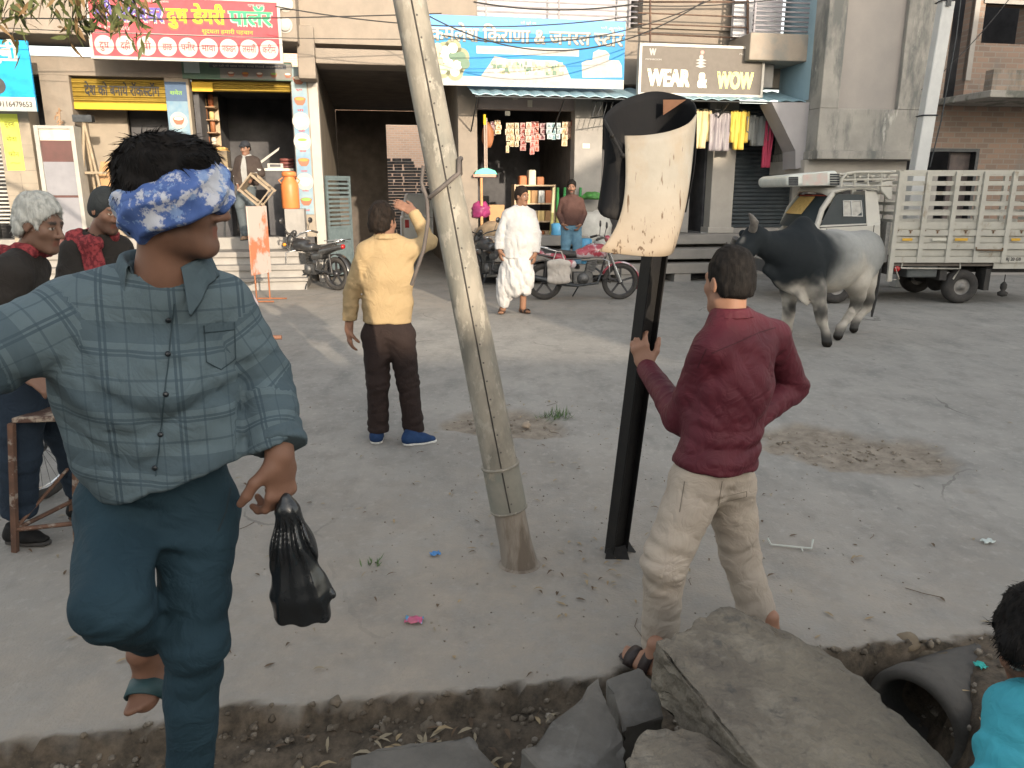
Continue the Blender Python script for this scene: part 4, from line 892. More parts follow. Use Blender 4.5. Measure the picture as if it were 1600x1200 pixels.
def blob(name, lab, cat, c, r, mat, group=None, sq=(1, 1, 1), seed=0, amp=.12, n=3, fl=True):
    import bmesh
    bm = bmesh.new(); bmesh.ops.create_icosphere(bm, subdivisions=n, radius=1)
    vs = np.array([v.co[:] for v in bm.verts]); nn = fbm(vs * 1.6 + seed * 3.1, 4) - .47; n2 = fbm(vs * 5 + seed, 3) - .45
    for v, a, b_ in zip(bm.verts, nn, n2):
        k = 1 + a * amp * 4 + b_ * amp * 1.2; v.co = Vector((v.co.x * r * sq[0] * k, v.co.y * r * sq[1] * k, v.co.z * r * sq[2] * k))
        if fl and v.co.z < -r * sq[2] * .72: v.co.z = -r * sq[2] * .72
        v.co += Vector([float(q) for q in c]) + Vector((0, 0, r * sq[2] * .72 if fl else 0))
    me = bpy.data.meshes.new(name); bm.to_mesh(me); bm.free(); me.polygons.foreach_set('use_smooth', [True] * len(me.polygons)); o = link(me, name, mat)
    return tag(o, lab, cat, group)
jute, whites = M('jute_cloth', (.30, .22, .14), (.2, .15, .1), .95, 8, .3, 90), M('woven_sack', (.55, .54, .50), (.42, .41, .38), .8, 6, .2, 60)
def onstep(x, off, z=.72): return W(F(x, 340, off)[0], z, off)
blob('jute_sack', 'brown jute sack slumped beside the pink bag at the grocery pillar', 'sack', onstep(768, PO + .1), .32, jute, 'sacks before the grocery', (1.05, .8, .85), 1)
blob('plastic_bag', 'bright pink plastic bag bulging at the foot of the grocery pillar', 'bag', onstep(752, PO + .02, 1.25), .24, M('pink_plastic', (.34, .05, .16), (.17, .02, .08), .4, 6, .4, 20), None, (.75, .6, .7), 12, .42)
o = B1('carton', cb_, None, (F(764, 320, PO)[0], F(788, 320, PO)[0], .73, F(780, 320, PO)[1], PO - .4, PO + .02), bev=.01); tag(o, 'brown carton standing behind the jute sack at the grocery', 'carton')
blob('woven_sack', 'large white woven sack with green top behind the red motorcycle', 'sack', onstep(930, PO + .35, .66), .36, whites, 'sacks before the grocery', (1.0, .8, 1.25), 3)
blob('woven_sack', 'white woven sack lying lower right behind the motorcycle headlight', 'sack', onstep(948, PO + .75, .36), .30, whites, 'sacks before the grocery', (1.0, .8, 1.1), 4)
blob('vegetable_heap', 'green leafy bundle lying on the large white sack', 'vegetables', W(F(925, 300, PO + .3)[0], F(925, 312, PO + .3)[1], PO + .3), .15, M('green_leaf_heap', (.08, .30, .06), (.04, .12, .03), .6, 12, .4, 30), None, (1.5, .8, .6), 5, .3)
# shelf rack with goods
a0, a1 = F(806, 300, PO - .6)[0], F(866, 300, PO - .6)[0]; t = thing('goods_rack', 'pale wooden rack of cartons and jars inside the grocery', 'rack', W(a0, .72, PO - .6)); zt = F(835, 291, PO - .6)[1]
B1('board', M('pale_wood', (.55, .42, .28)), t, *[(a0, a1, .75 + k * (zt - .75) / 3, .78 + k * (zt - .75) / 3, PO - 1.0, PO - .6) for k in range(4)]); B1('post', M('pale_wood', (.55, .42, .28)), t, (a0 - .03, a0 - .001, .72, zt + .04, PO - 1.0, PO - .6), (a1 + .001, a1 + .03, .72, zt + .04, PO - 1.0, PO - .6))
for k in range(3):
    for q in range(5):
        zz = .781 + k * (zt - .75) / 3; uu = a0 + .03 + q * (a1 - a0 - .06) / 5; o = B1('goods_box', [jr[0], cb_, plain('steel_box', (.30, .31, .31), .35, .6), jr[1], M('pale_wood', (0, 0, 0))][(k * 2 + q) % 5], None, (uu, uu + (a1 - a0) / 5 - .03, zz, zz + .16 + .05 * ((q * 3 + k) % 3), PO - .95, PO - .62), bev=.008)
        tag(o, '%s box, %s along the %s board of the grocery rack' % (['ochre', 'cardboard', 'steel', 'brown', 'pale'][(k * 2 + q) % 5], ['first', 'second', 'third', 'fourth', 'fifth'][q], ['lowest', 'middle', 'highest'][k]), 'box', 'boxes on the grocery rack')
for k, (uu, h) in enumerate(((.1, .22), (.3, .34), (.48, .2))):
    o = B1('goods_bag', jr[(k + 1) % 4], None, (a0 + uu, a0 + uu + .16, zt + .001, zt + h, PO - .95, PO - .7), bev=.03); tag(o, '%s bag standing on top of the grocery rack' % ['small red brown', 'tall pale', 'dark brown'][k], 'bag', 'bags on top of the grocery rack')
# grass brooms
for k, (x, lean, cx_) in enumerate(((862, .05, 0), (872, .0, 1), (880, .04, 1), (886, .10, 0), (896, .0, 0), (903, .06, 1))):
    b_ = W(F(x - 1, 340, PO + .12)[0], .73, PO + .12); tp = b_ + UZ * 1.12 + FU_ * lean; t = thing('grass_broom', '%s grass broom, %s in the bundle behind the bearded man' % (['cream handled', 'green sleeved'][cx_], ['first', 'second', 'third', 'fourth', 'fifth', 'sixth'][k]), 'broom', b_, 'brooms at the grocery doorway')
    m = MB(); m.tube([b_, b_ + (tp - b_) * .55], [.05, .03], 8); m.build('bristles', M('broom_grass', (.32, .30, .12), (.2, .2, .08), .9, 20, .3, 60), t); m = MB(); m.tube([b_ + (tp - b_) * .55, tp], [.032, .028], 8); m.build('handle', [M('broom_cream', (.62, .58, .35)), M('broom_green', (.05, .28, .08))][cx_], t)
# floor wiper hanging
u, z = F(757, 180, PO + .12); ub, zb = F(758, 270, PO + .12); t = thing('floor_wiper', 'green and pink floor wiper hanging beside the grocery pillar', 'wiper', W(ub, zb, PO + .12))
m = MB(); m.tube([W(u, z - .05, PO + .12), W(u, zb + .06, PO + .12)], .018, 8); m.tube([W(u + .04, z - .05, PO + .12), W(u + .04, zb + .06, PO + .12)], .014, 8); m.build('handle', M('wiper_handle', (.45, .36, .30)), t); m = MB(); m.tube([W(u, z + .02, PO + .12), W(u, z - .18, PO + .12)], .026, 8); m.build('grip', ink_y, t)
m = MB(); m.prism([W(ub - .22, zb - .03, PO + .06), W(ub + .24, zb - .03, PO + .06), W(ub + .2, zb + .04, PO + .06), W(ub + .05, zb + .09, PO + .06), W(ub - .05, zb + .09, PO + .06), W(ub - .18, zb + .04, PO + .06)], FN_ * .1); m.build('head', plain('mint_plastic', (.13, .55, .42)), t)
B1('rubber_blade', plain('pink_rubber', (.60, .26, .20)), t, (ub - .24, ub + .22, zb - .08, zb - .031, PO + .08, PO + .14))
o = MB(); o.tube([W(F(752, 280, PO + .1)[0], .73, PO + .1), W(F(752, 280, PO + .1)[0], zb - .1, PO + .1)], .03, 8); o = o.build('wooden_post', M('orange_wood', (.55, .30, .14))); tag(o, 'slim orange wooden post beside the grocery pillar below the wiper', 'post')
blob('hanging_net', 'net of dark toys hanging at the upper left of the grocery doorway', 'net', W(F(762, 200, PO + .0)[0], F(762, 212, PO)[1], PO), .13, jr[3], None, (.9, .7, 1.9), 7, .2, fl=False)
for k, (x, y) in enumerate(((805, 152), (828, 160), (793, 177), (914, 228))):
    u, z = F(x, y, PO - .08 if k != 3 else PO + .03); o_ = PO - .08 if k != 3 else PO + .03; o = B1('paper_tag', cream2, None, (u - .05, u + (.05 if k != 3 else .1), z - (.09 if k == 1 else .045), z + .045, o_, o_ + .004)); tag(o, '%s paper tag on the grocery front' % ['tiny upper', 'tall', 'small left', 'wide right hand pillar'][k], 'paper', 'paper tags on the grocery front')
# blue drums behind the bearded man
for k, x in enumerate((872, 915)):
    c = onstep(x, PO + (.2 if k == 0 else .8), .72 if k == 0 else .36); m = MB(); hh = .42 if k == 0 else .5; m.lathe(c, [(0, 0), (.13, 0), (.145, .03), (.13, hh * .35), (.145, hh * .5), (.13, hh * .65), (.145, hh * .95), (.10, hh), (0, hh)], 18); o = m.build('blue_drum', plain('blue_plastic', (.08, .30, .52), .4)); tag(o, ['dark blue plastic drum left of the bearded man', 'light blue plastic drum between bearded man and motorcycle'][k], 'drum')
# clothes hanging at the clothes shop
def garment(x0, x1, y0, y1, mat, lab, sleeve=True, long=False):
    o_ = PO + .55; a0, a1 = F(x0, (y0 + y1) / 2, o_)[0], F(x1, (y0 + y1) / 2, o_)[0]; za, zb_ = F(x0, y1, o_)[1], F(x0, y0, o_)[1]; nx, nz = 22, 16; vs = []; wd = a1 - a0; h = zb_ - za
    for j in range(nz + 1):
        for i in range(nx + 1):
            s, t_ = i / nx, j / nz; sh_ = .08 * (1 - t_) ** 3
            z = zb_ - t_ * h - abs(s - .5) * .10 * (1 - t_) - (.05 * math.exp(-((s - .5) / .13) ** 2)) * (1 - t_) ** 6
            if not long: e = .10 * (1 - t_); u = a0 + wd * (.0 + s) + (s - .5) * (-.35 * wd if .55 < t_ and sleeve and (s < .001) else 0)
            else: u = a0 + wd * (.5 + (s - .5) * (1 - .35 * t_))
            vs.append(W(u, z, o_ + .05 * math.sin(s * 17 + x0) * (.3 + t_ * .8) + .03 * math.sin(s * 41 + t_ * 3)))
    fs = [(j * (nx + 1) + i, j * (nx + 1) + i + 1, (j + 1) * (nx + 1) + i + 1, (j + 1) * (nx + 1) + i) for j in range(nz) for i in range(nx) if not (sleeve and j > nz * .55 and (i < nx * .2 or i > nx * .8) and (i + 0) % nx < nx and j > nz * .75)]
    t = thing('hanging_garment', lab, 'garment', W((a0 + a1) / 2, za, o_), 'clothes hanging before the clothes shop'); m = MB(); m.add(vs, fs, True); o = m.build('cloth', mat, t); s_ = o.modifiers.new('thick', 'SOLIDIFY'); s_.thickness = .012
    m = MB(); c = W((a0 + a1) / 2, zb_, o_); m.tube([c - UZ * .05, c + UZ * .06, c + UZ * .12 + FU_ * .02], .006, 5); m.tube([c - FU_ * wd * .35 - UZ * .07, c - UZ * .0, c + FU_ * wd * .35 - UZ * .07], .007, 5); m.build('hanger', metal_d, t)
def striped(name, c1, c2, f):
    m = M(name, c1, c2, .85, 3, 0, 1); t = m.node_tree; tc = t.nodes.new('ShaderNodeTexCoord'); mp = t.nodes.new('ShaderNodeMapping'); mp.inputs['Rotation'].default_value = (0, 0, -PSI); t.links.new(tc.outputs['Object'], mp.inputs[0]); sp = t.nodes.new('ShaderNodeSeparateXYZ'); t.links.new(mp.outputs[0], sp.inputs[0])
    mix_over(m, mth(m, 'GREATER_THAN', mth(m, 'SINE', mth(m, 'MULTIPLY', sp.outputs[0], f)), .25), c2); return m
garment(1077, 1110, 168, 232, M('cream_cloth', (.62, .52, .30), (.55, .45, .26), .9), 'cream shirt hanging at the left end of the clothes row')
garment(1107, 1142, 174, 236, striped('grey_striped_cloth', (.42, .40, .40), (.22, .20, .22), 110), 'grey striped shirt hanging in the clothes row', False)
garment(1140, 1169, 170, 234, M('yellow_cloth', (.66, .48, .10), (.55, .40, .08), .9), 'yellow printed shirt hanging in the clothes row')
garment(1165, 1202, 178, 228, M('grey_cloth', (.20, .21, .21), (.15, .16, .16), .9), 'dark grey shirt hanging in the clothes row')
garment(1191, 1207, 186, 262, M('crimson_cloth', (.50, .06, .12), (.4, .05, .1), .85), 'long crimson garment hanging at the right end of the clothes row', False, True)
m = MB(); m.tube([W(*F(1070, 168, PO + .55), PO + .55), W(*F(1215, 178, PO + .55), PO + .55)], .012, 6); o = m.build('clothes_rail', metal_d); tag(o, 'thin dark rail carrying the clothes under the awning', 'rail')
# passage yard: dung cake stack and white car
st_m = M('dung_cake', (.10, .095, .09), (.055, .05, .05), .95, 7, .4, 40); oY = O2 - 3.4
def stack(x0, x1, yt, lab):
    a0, a1 = F(x0, 260, oY)[0], F(x1, 260, oY)[0]; zt = F((x0 + x1) / 2, yt, oY)[1]; m = MB(); n = int(zt / .10)
    for k in range(n):
        u = a0 + .1 * rnd.random()
        while u < a1: m.fbox(u, u + .3 * (.8 + .4 * rnd.random()), k * .10, k * .10 + .075, oY - .4, oY + .12 * rnd.random()); u += .33
    o = m.build('dung_cake_stack', st_m); tag(o, lab, 'fuel stack', 'stacks of fuel cakes in the yard')
stack(598, 634, 246, 'taller dark stack of fuel cakes in the yard behind the passage'); stack(634, 720, 258, 'lower wide stack of fuel cakes in the yard behind the passage')
# ================================================================ vehicles
black_r = M('tyre_rubber', (.035, .034, .033), (.055, .05, .046), .9, 12, .2, 60)
chrome = M('chrome', (.55, .55, .55), (.40, .40, .40), .25, 10, .03, 60, .9)
alloy = M('dark_alloy', (.10, .10, .105), (.06, .06, .065), .4, 10, .05, 60, .7)
engine_m = M('engine_metal', (.17, .17, .17), (.07, .07, .07), .5, 16, .3, 70, .7)
black_p = M('black_paint', (.022, .022, .025), (.035, .034, .033), .3, 8, .03, 60, spec=.5, coat=.3)
seat_m = M('seat_vinyl', (.03, .03, .03), (.045, .042, .04), .65, 8, .1, 80)
lampg = M('lamp_glass', (.45, .47, .50), (.30, .32, .35), .12, 6, .05, 30, .3)
def wheel(parent, c, r, w_, spokes=5, mt=alloy, axis=(0, 1, 0), tr=None):
    tr = tr or w_ * .5; ax = unit(axis); c = np.asarray(c, float); m = MB()
    prof = [(r - tr * 1.7, -w_ * .42), (r - tr * .6, -w_ * .5), (r - tr * .12, -w_ * .36), (r, 0), (r - tr * .12, w_ * .36), (r - tr * .6, w_ * .5), (r - tr * 1.7, w_ * .42)]
    m.lathe(c, prof, 30, ax, closed=True); t = m.build('wheel', black_r, parent)
    m = MB(); ri = r - tr * 1.6; m.lathe(c, [(ri, -w_ * .36), (ri - .018, -w_ * .3), (ri - .018, w_ * .3), (ri, w_ * .36)], 30, ax, closed=True)
    x = unit(np.cross(ax, (0, 0, 1))); z = np.cross(x, ax); m.lathe(c, [(0, -w_ * .5), (.045, -w_ * .48), (.05, 0), (.045, w_ * .48), (0, w_ * .5)], 14, ax)
    for k in range(spokes):
        a = 2 * math.pi * k / spokes + .3; d = x * math.cos(a) + z * math.sin(a); q = np.cross(ax, d)
        if spokes <= 6: m.obox(c + d * (ri + .03) / 2, d, q, ax, (ri - .03) / 2, .017, w_ * .14)
        else: m.tube([c + ax * w_ * .35 * (1 if k % 2 else -1), c + d * ri], .0022, 4)
    m.build('rim', mt, t)
    return t
def motorcycle(lab, pos, yaw, tank_c, tank_c2, accent, bag=False, tail=None):
    global XF
    g = thing('motorcycle', lab, 'motorcycle', pos, 'motorcycles parked before the shops')
    XF = Matrix.Translation(pos) @ Matrix.Rotation(yaw, 4, 'Z')
    wb_ = 1.27; wheel(g, (wb_ * .5, 0, .305), .305, .085); wheel(g, (-wb_ * .5, 0, .305), .305, .10)
    tm = M('tank_' + accent, tank_c, tank_c2, .28, 2.2, .0, 1, spec=.6, coat=.6, lo=.46, hi=.50)
    fk = [V3(.42, s_ * .085, .82) for s_ in (-1, 1)]; fe = [V3(wb_ * .5, s_ * .085, .30) for s_ in (-1, 1)]
    m = MB(); m.tube([fk[0], fk[0] * .45 + fe[0] * .55], .020, 8); m.tube([fk[1], fk[1] * .45 + fe[1] * .55], .020, 8); m.tube([fk[0] * .5 + fe[0] * .5, fe[0]], .028, 8); m.tube([fk[1] * .5 + fe[1] * .5, fe[1]], .028, 8); m.build('fork', chrome, g)
    m = MB()
    pr = []
    for k in range(15):
        a = R(-25 + k * 13); pr.append((V3(wb_ * .5 + .335 * math.cos(a), 0, .305 + .335 * math.sin(a)), V3(math.cos(a), 0, math.sin(a))))
    vs = [p_ + V3(0, s_ * .055, 0) - d_ * (.02 if abs(s_) == 1 else 0) for p_, d_ in pr for s_ in (-1, -.5, .5, 1)]; m.add(vs, [(i * 4 + j, i * 4 + j + 1, i * 4 + j + 5, i * 4 + j + 4) for i in range(14) for j in range(3)], True); o = m.build('front_mudguard', tm if accent == 'red' else black_p, g); o.modifiers.new('thick', 'SOLIDIFY').thickness = .008
    m = MB(); hp = V3(.36, 0, 1.0); m.tube([V3(.20, .36, 1.02), V3(.30, .30, 1.05), V3(.38, .12, 1.0), V3(.40, 0, .93), V3(.38, -.12, 1.0), V3(.30, -.30, 1.05), V3(.20, -.36, 1.02)], .012, 8); m.build('handlebar', chrome if accent != 'black' else metal_d, g)
    for s_ in (-1, 1):
        m = MB(); m.tube([V3(.28, s_ * .315, 1.045), V3(.17, s_ * .375, 1.01)], .02, 8); m.build('grip', black_r, g)
        m = MB(); m.tube([V3(.31, s_ * .25, 1.04), V3(.33, s_ * .33, 1.20)], .006, 6); m.lathe(V3(.33, s_ * .35, 1.24), [(0, -.012), (.05, -.01), (.055, .0), (.05, .012), (0, .014)], 14, (1, 0, 0)); m.build('mirror', black_p, g)
        m = MB(); m.lathe(V3(.50, s_ * .17, .80), [(0, -.03), (.03, -.02), (.032, .02), (0, .04)], 10, (1, 0, 0)); m.build('indicator', M('amber_lens', (.7, .28, .03), (.6, .22, .02), .3), g)
    sd = Sdf().u(el((.49, 0, .86), (.09, .10, .11)), rc((.47, 0, .94), (.40, 0, 1.02), .07, .05), k=.04); hl = solid('headlamp', sd, .016, black_p if accent != 'red' else tm, g)
    m = MB(); m.lathe(V3(.545, 0, .86), [(0, .042), (.05, .035), (.078, .01), (.082, -.01)], 18, (1, 0, -.1)); m.build('headlamp_lens', lampg, hl)
    sd = Sdf().u(rc((.30, 0, .80), (-.05, 0, .76), .12, .09, sq=((0, 1, 0), .85)), el((.18, 0, .84), (.17, .125, .09)), k=.05); sd.cut(plane((0, 0, .70), (0, 0, -1)), k=.02); solid('fuel_tank', sd, .014, tm, g)
    m = MB(); m.lathe(V3(.16, 0, .925), [(.04, 0), (.04, .012), (0, .014)], 14); m.build('tank_cap', chrome, g)
    sd = Sdf().u(rc((-.05, 0, .755), (-.62, 0, .80), .075, .085, sq=((0, 0, 1), 1.9)), rc((-.10, .0, .74), (-.6, 0, .79), .06, .07), k=.03); solid('seat', sd, .016, seat_m, g)
    sd = Sdf().u(rc((-.35, .06, .70), (-.80, .02, .80), .07, .035), rc((-.35, -.06, .70), (-.80, -.02, .80), .07, .035), rc((-.18, .10, .60), (-.34, .10, .62), .07, .06, sq=((0, 1, 0), 2)), rc((-.18, -.10, .60), (-.34, -.10, .62), .07, .06, sq=((0, 1, 0), 2)), k=.03); solid('side_panel', sd, .014, tm, g)
    m = MB(); m.lathe(V3(-.82, 0, .80), [(0, .03), (.035, .03), (.045, .0), (.04, -.03), (0, -.035)], 12, (1, 0, 0)); m.build('tail_lamp', M('red_lens', (.40, .02, .02), (.3, .02, .02), .2), g)
    m = MB(); m.tube([V3(-.40, .12, .80), V3(-.62, .13, .86), V3(-.80, .08, .90), V3(-.80, -.08, .90), V3(-.62, -.13, .86), V3(-.40, -.12, .80)], .012, 6)
    if accent == 'dark':
        for k in range(5): m.tube([V3(-.55 - k * .07, .12, .88), V3(-.55 - k * .07, -.12, .88)], .008, 5)
        m.tube([V3(-.5, .13, .9), V3(-.9, .13, .93), V3(-.9, -.13, .93), V3(-.5, -.13, .9)], .01, 6)
    m.build('grab_rail', chrome, g)
    m = MB()
    for s_ in (-1, 1): m.tube([V3(.40, 0, .84), V3(.10, s_ * .06, .70), V3(-.30, s_ * .10, .68), V3(-.75, s_ * .08, .76)], .017, 6); m.tube([V3(-.30, s_ * .10, .68), V3(-.20, s_ * .09, .36), V3(-wb_ * .5, s_ * .10, .305)], .02, 6); m.tube([V3(-.60, s_ * .13, .66), V3(-wb_ * .5, s_ * .12, .32)], .024, 8)
    m.tube([V3(.40, 0, .80), V3(.30, 0, .40), V3(.0, 0, .25), V3(-.20, 0, .28)], .02, 6); m.build('frame', black_p, g)
    m = MB(); m.box(-.16, .16, -.11, .11, .27, .46)
    for k in range(7): q = V3(.12, 0, .47 + k * .028); m.obox(q + V3(.02 * k * .3, 0, 0), unit(V3(1, 0, .2)), V3(0, 1, 0), V3(0, 0, 1), .085, .085, .009)
    m.lathe(V3(.0, -.11, .36), [(0, -.05), (.09, -.045), (.10, 0)], 18, (0, 1, 0)); m.lathe(V3(0, .11, .36), [(.10, 0), (.09, .045), (0, .05)], 18, (0, 1, 0)); m.build('engine', engine_m, g)
    m = MB(); m.tube([V3(.20, -.06, .54), V3(.30, -.10, .46), V3(.24, -.14, .29), V3(-.10, -.15, .25), V3(-.28, -.16, .28), V3(-.85, -.17, .40)], [.018, .02, .02, .022, .04, .045], 10); m.build('exhaust', metal_d if accent == 'red' else chrome, g)
    m = MB(); m.tube([V3(-.02, .12, .26), V3(-.12, .30, .02)], .012, 6); m.tube([V3(.02, -.2, .27), V3(.02, .2, .27)], .014, 6); m.tube([V3(-.42, -.18, .34), V3(-.42, .2, .34)], .012, 6); m.build('side_stand', metal_d, g)
    m = MB(); m.tube([V3(.34, -.06, .36), V3(.44, -.22, .30), V3(.40, -.24, .66), V3(.30, -.1, .70)], .011, 6); m.tube([V3(.34, .06, .36), V3(.44, .22, .30), V3(.40, .24, .66), V3(.30, .1, .70)], .011, 6); m.build('leg_guard', chrome, g)
    m = MB(); vs = []
    for k in range(10):
        a = R(55 + k * 14); d_ = V3(math.cos(a), 0, math.sin(a)); vs += [V3(-wb_ * .5, s_ * .07, .305) + d_ * .36 for s_ in (-1, 1)]
    m.add(vs, [(2 * i, 2 * i + 1, 2 * i + 3, 2 * i + 2) for i in range(9)], True); o = m.build('rear_mudguard', black_p, g); o.modifiers.new('thick', 'SOLIDIFY').thickness = .01
    if bag: pass
    XF = None; return g
mc = PG(909, 468); MC_RED = (mc[0], mc[1], 0)
motorcycle('red and white motorcycle with black seat standing beside the man in white', MC_RED, R(2), (.30, .03, .05), (.44, .38, .40), 'red')
motorcycle('dirty black motorcycle with chrome carrier parked at the dairy steps, headlamp to the left', tuple(PG(489, 450)), R(148), (.025, .025, .027), (.04, .04, .04), 'dark')
motorcycle('black motorcycle half hidden between the leaning pole and the man in white', tuple(PG(768, 449)), R(122), (.03, .032, .035), (.05, .05, .055), 'black')
# cloth bag hung on the red motorcycle
c = P(873, 424, mc[1] - .22); sd = Sdf().u(el(c, (.19, .035, .20)), rc(c + V3(-.15, 0, .13), c + V3(.15, 0, .13), .04, .04), rc(c + V3(-.15, 0, -.15), c + V3(.15, 0, -.15), .04, .04), k=.06); sd.disp = folds([(c, .2, (1, 0, .4), 22, .012)])
o = thing('cloth_bag', 'off white cloth bag hanging on the side of the red motorcycle', 'bag', c); solid('pouch', sd, .014, M('dirty_canvas', (.50, .46, .42), (.36, .33, .30), .9, 6, .2, 60), o)
m = MB(); m.tube([c + V3(-.1, 0, .16), c + V3(-.04, .05, .32), c + V3(.04, .05, .32), c + V3(.1, 0, .16)], .01, 6); m.build('strap', M('dirty_canvas', (0, 0, 0)), o)
# ---------------------------------------------------------------- truck
TY = 12.35
def T(px, py, dy=0.0): q = P(px, py, TY); return np.array([q[0], TY + dy, q[2]])
tw = stain(M('truck_white', (.50, .485, .435), (.43, .415, .375), .5, 3, .05, 50, spec=.4), (.30, .26, .20), 3, .58, .75, (1, 1, .6), .6)
twd = stain(M('truck_cage_white', (.46, .445, .39), (.39, .375, .33), .6, 4, .1, 50), (.22, .17, .11), 5, .57, .70, (1, 1, .6), .8)
glass = M('truck_glass', (.025, .035, .04), (.035, .045, .05), .35, 3, 0, 1, spec=.12)
tk = thing('pickup_truck', 'white pickup truck with tall slatted cargo cage standing behind the bull', 'truck', (T(1273, 357)[0], TY, 0)); WD = 1.62
def tprism(name, pts, d0, d1, mat, par=tk, bev=.015):
    m = MB(); m.prism([T(x, y, d0) for x, y in pts][::-1], V3(0, d1 - d0, 0)); o = m.build(name, mat, par)
    if bev: bevel(o, bev, 2, 30)
    return o
# cab: lower body, roof with pillars
cabm = [(1262, 372), (1283, 352), (1377, 348), (1377, 425), (1352, 428), (1346, 408), (1330, 396), (1302, 394), (1282, 404), (1270, 428), (1236, 432), (1228, 420), (1234, 378)]
tprism('cab', cabm, 0, WD, tw, bev=.04)
rb = [T(1280, 354, .02), T(1236, 376, .2)]
# windscreen and roof: lofted sections across the width
cols = np.linspace(0, 1, 9); m = MB(); vs = []
base_n, top_n = T(1274, 356), T(1306, 303); 
for s_ in cols:
    bul = 4 * s_ * (1 - s_); y_ = TY + .03 + s_ * (WD - .06); yt_ = TY + .12 + s_ * (WD - .24)
    vs += [V3(base_n[0] - .22 * bul, y_, base_n[2]), V3(base_n[0] * .5 + top_n[0] * .5 - .17 * bul - .03, (y_ + yt_) / 2, (base_n[2] + top_n[2]) / 2 + .01), V3(top_n[0] - .13 * bul, yt_, top_n[2] - .02)]
m.add(vs, [(i * 3 + j, i * 3 + j + 1, i * 3 + j + 4, i * 3 + j + 3) for i in range(8) for j in range(2)], True); ws = m.build('windscreen', glass, tk)
for nm_, mt_, a_, b_, c_, d_ in (('sun_cover', M('straw_cover', (.60, .42, .16), (.45, .30, .10), .8, 20, .2, 40), 2, 6, .35, .93), ('top_band', M('red_band', (.42, .08, .05)), 0, 8, .95, .999)):
    m = MB(); q = []
    for i in range(a_, b_ + 1):
        for t_ in (c_, d_):
            b0_, b2_ = vs[i * 3], vs[i * 3 + 2]; mid = vs[i * 3 + 1]; pnt = (b0_ * (1 - t_) + b2_ * t_) + (mid - (b0_ + b2_) / 2) * 4 * t_ * (1 - t_) + V3(-.012, 0, .006); q.append(pnt)
    n_ = b_ - a_; m.add(q, [(i * 2, i * 2 + 1, i * 2 + 3, i * 2 + 2) for i in range(n_)], True); m.build(nm_, mt_, ws)
sd = Sdf(); 
rf = [(1303, 302), (1326, 296), (1352, 294), (1374, 296)]
R0 = [T(x, y) for x, y in rf]
m = MB(); vs2 = []
for i, (x, y) in enumerate([(1302, 305), (1308, 299), (1326, 294.5), (1352, 293), (1374, 295), (1378, 300)]):
    q = T(x, y)
    for s_ in cols: e = .13 - .05 * min(i, 1); bul = 4 * s_ * (1 - s_); vs2.append(V3(q[0] - (.13 * bul if i < 2 else .05 * bul * (i < 3)), TY + e + s_ * (WD - 2 * e), q[2] + .05 * bul - .03 * (1 if s_ in (0, 1) else 0)))
m.add(vs2, [(i * 9 + j, i * 9 + j + 1, i * 9 + j + 10, i * 9 + j + 9) for i in range(5) for j in range(8)], True); o = m.build('cab_roof', tw, tk); o.modifiers.new('thick', 'SOLIDIFY').thickness = .04
for s_ in (0, 1):
    yb_, yt_ = (TY + .02, TY + .12) if s_ == 0 else (TY + WD - .02, TY + WD - .12); m = MB(); b_, t_ = T(1276, 357), T(1306, 302)
    m.tube([V3(b_[0], yb_, b_[2]), V3((b_[0] + t_[0]) / 2 - .04, (yb_ + yt_) / 2, (b_[2] + t_[2]) / 2 + .02), V3(t_[0], yt_, t_[2])], .045, 8); m.build('windscreen_pillar', tw, tk)
    a, b = T(1364, 350), T(1366, 298); m = MB(); m.hexa([V3(a[0] - .09, yb_, a[2]), V3(a[0] + .13, yb_, a[2]), V3(a[0] + .13, yb_ + (.05 if s_ == 0 else -.05), a[2]), V3(a[0] - .09, yb_ + (.05 if s_ == 0 else -.05), a[2])] + [V3(b[0] - .09, yt_, b[2]), V3(b[0] + .1, yt_, b[2]), V3(b[0] + .1, yt_ + (.05 if s_ == 0 else -.05), b[2]), V3(b[0] - .09, yt_ + (.05 if s_ == 0 else -.05), b[2])]); m.build('cab_pillar', tw, tk)
    m = MB(); w_ = [T(1281, 355), T(1355, 351), T(1356, 304), T(1312, 303)]; yy = [yb_, yb_, yt_, yt_]; m.add([V3(p_[0], y_ + (.012 if s_ == 0 else -.012), p_[2]) for p_, y_ in zip(w_, yy)], [(0, 1, 2, 3)]); dg = m.build('side_window', glass, tk)
    if s_ == 0:
        m = MB(); f_ = [T(1320, 338), T(1350, 338), T(1350, 314), T(1322, 314)]; k_ = lambda p_: yb_ + (p_[2] - w_[0][2]) / (w_[2][2] - w_[0][2]) * (yt_ - yb_) + .004
        m.tube([V3(p_[0], k_(p_), p_[2]) for p_ in f_], .012, 6, closed=True); q1, q2 = T(1334, 338), T(1334, 314); m.tube([V3(q1[0], k_(q1), q1[2]), V3(q2[0], k_(q2), q2[2])], .01, 6); m.build('rear_window_bars', plain('pale_bars', (.5, .5, .48)), dg)
        m = MB(); m.add([V3(p_[0], k_(p_) + .004, p_[2]) for p_ in f_], [(0, 1, 2, 3)]); m.build('rear_window_view', M('window_view', (.36, .36, .33), (.2, .2, .19), .3, 8, 0, 1), dg)
    m = MB(); a = T(1281, 356); m.tube([V3(a[0], yb_ - .01 if s_ == 0 else yb_ + .01, a[2]), V3(T(1355, 352)[0], yb_ - .01 if s_ == 0 else yb_ + .01, T(1355, 352)[2])], .012, 6); m.build('window_seal', black_r, tk)
m = MB(); a = T(1296, 384); m.box(T(1340, 378)[0], T(1350, 378)[0], TY - .02, TY - .001, T(1340, 378)[2] - .02, T(1340, 378)[2] + .02); m.build('door_handle', black_p, tk)
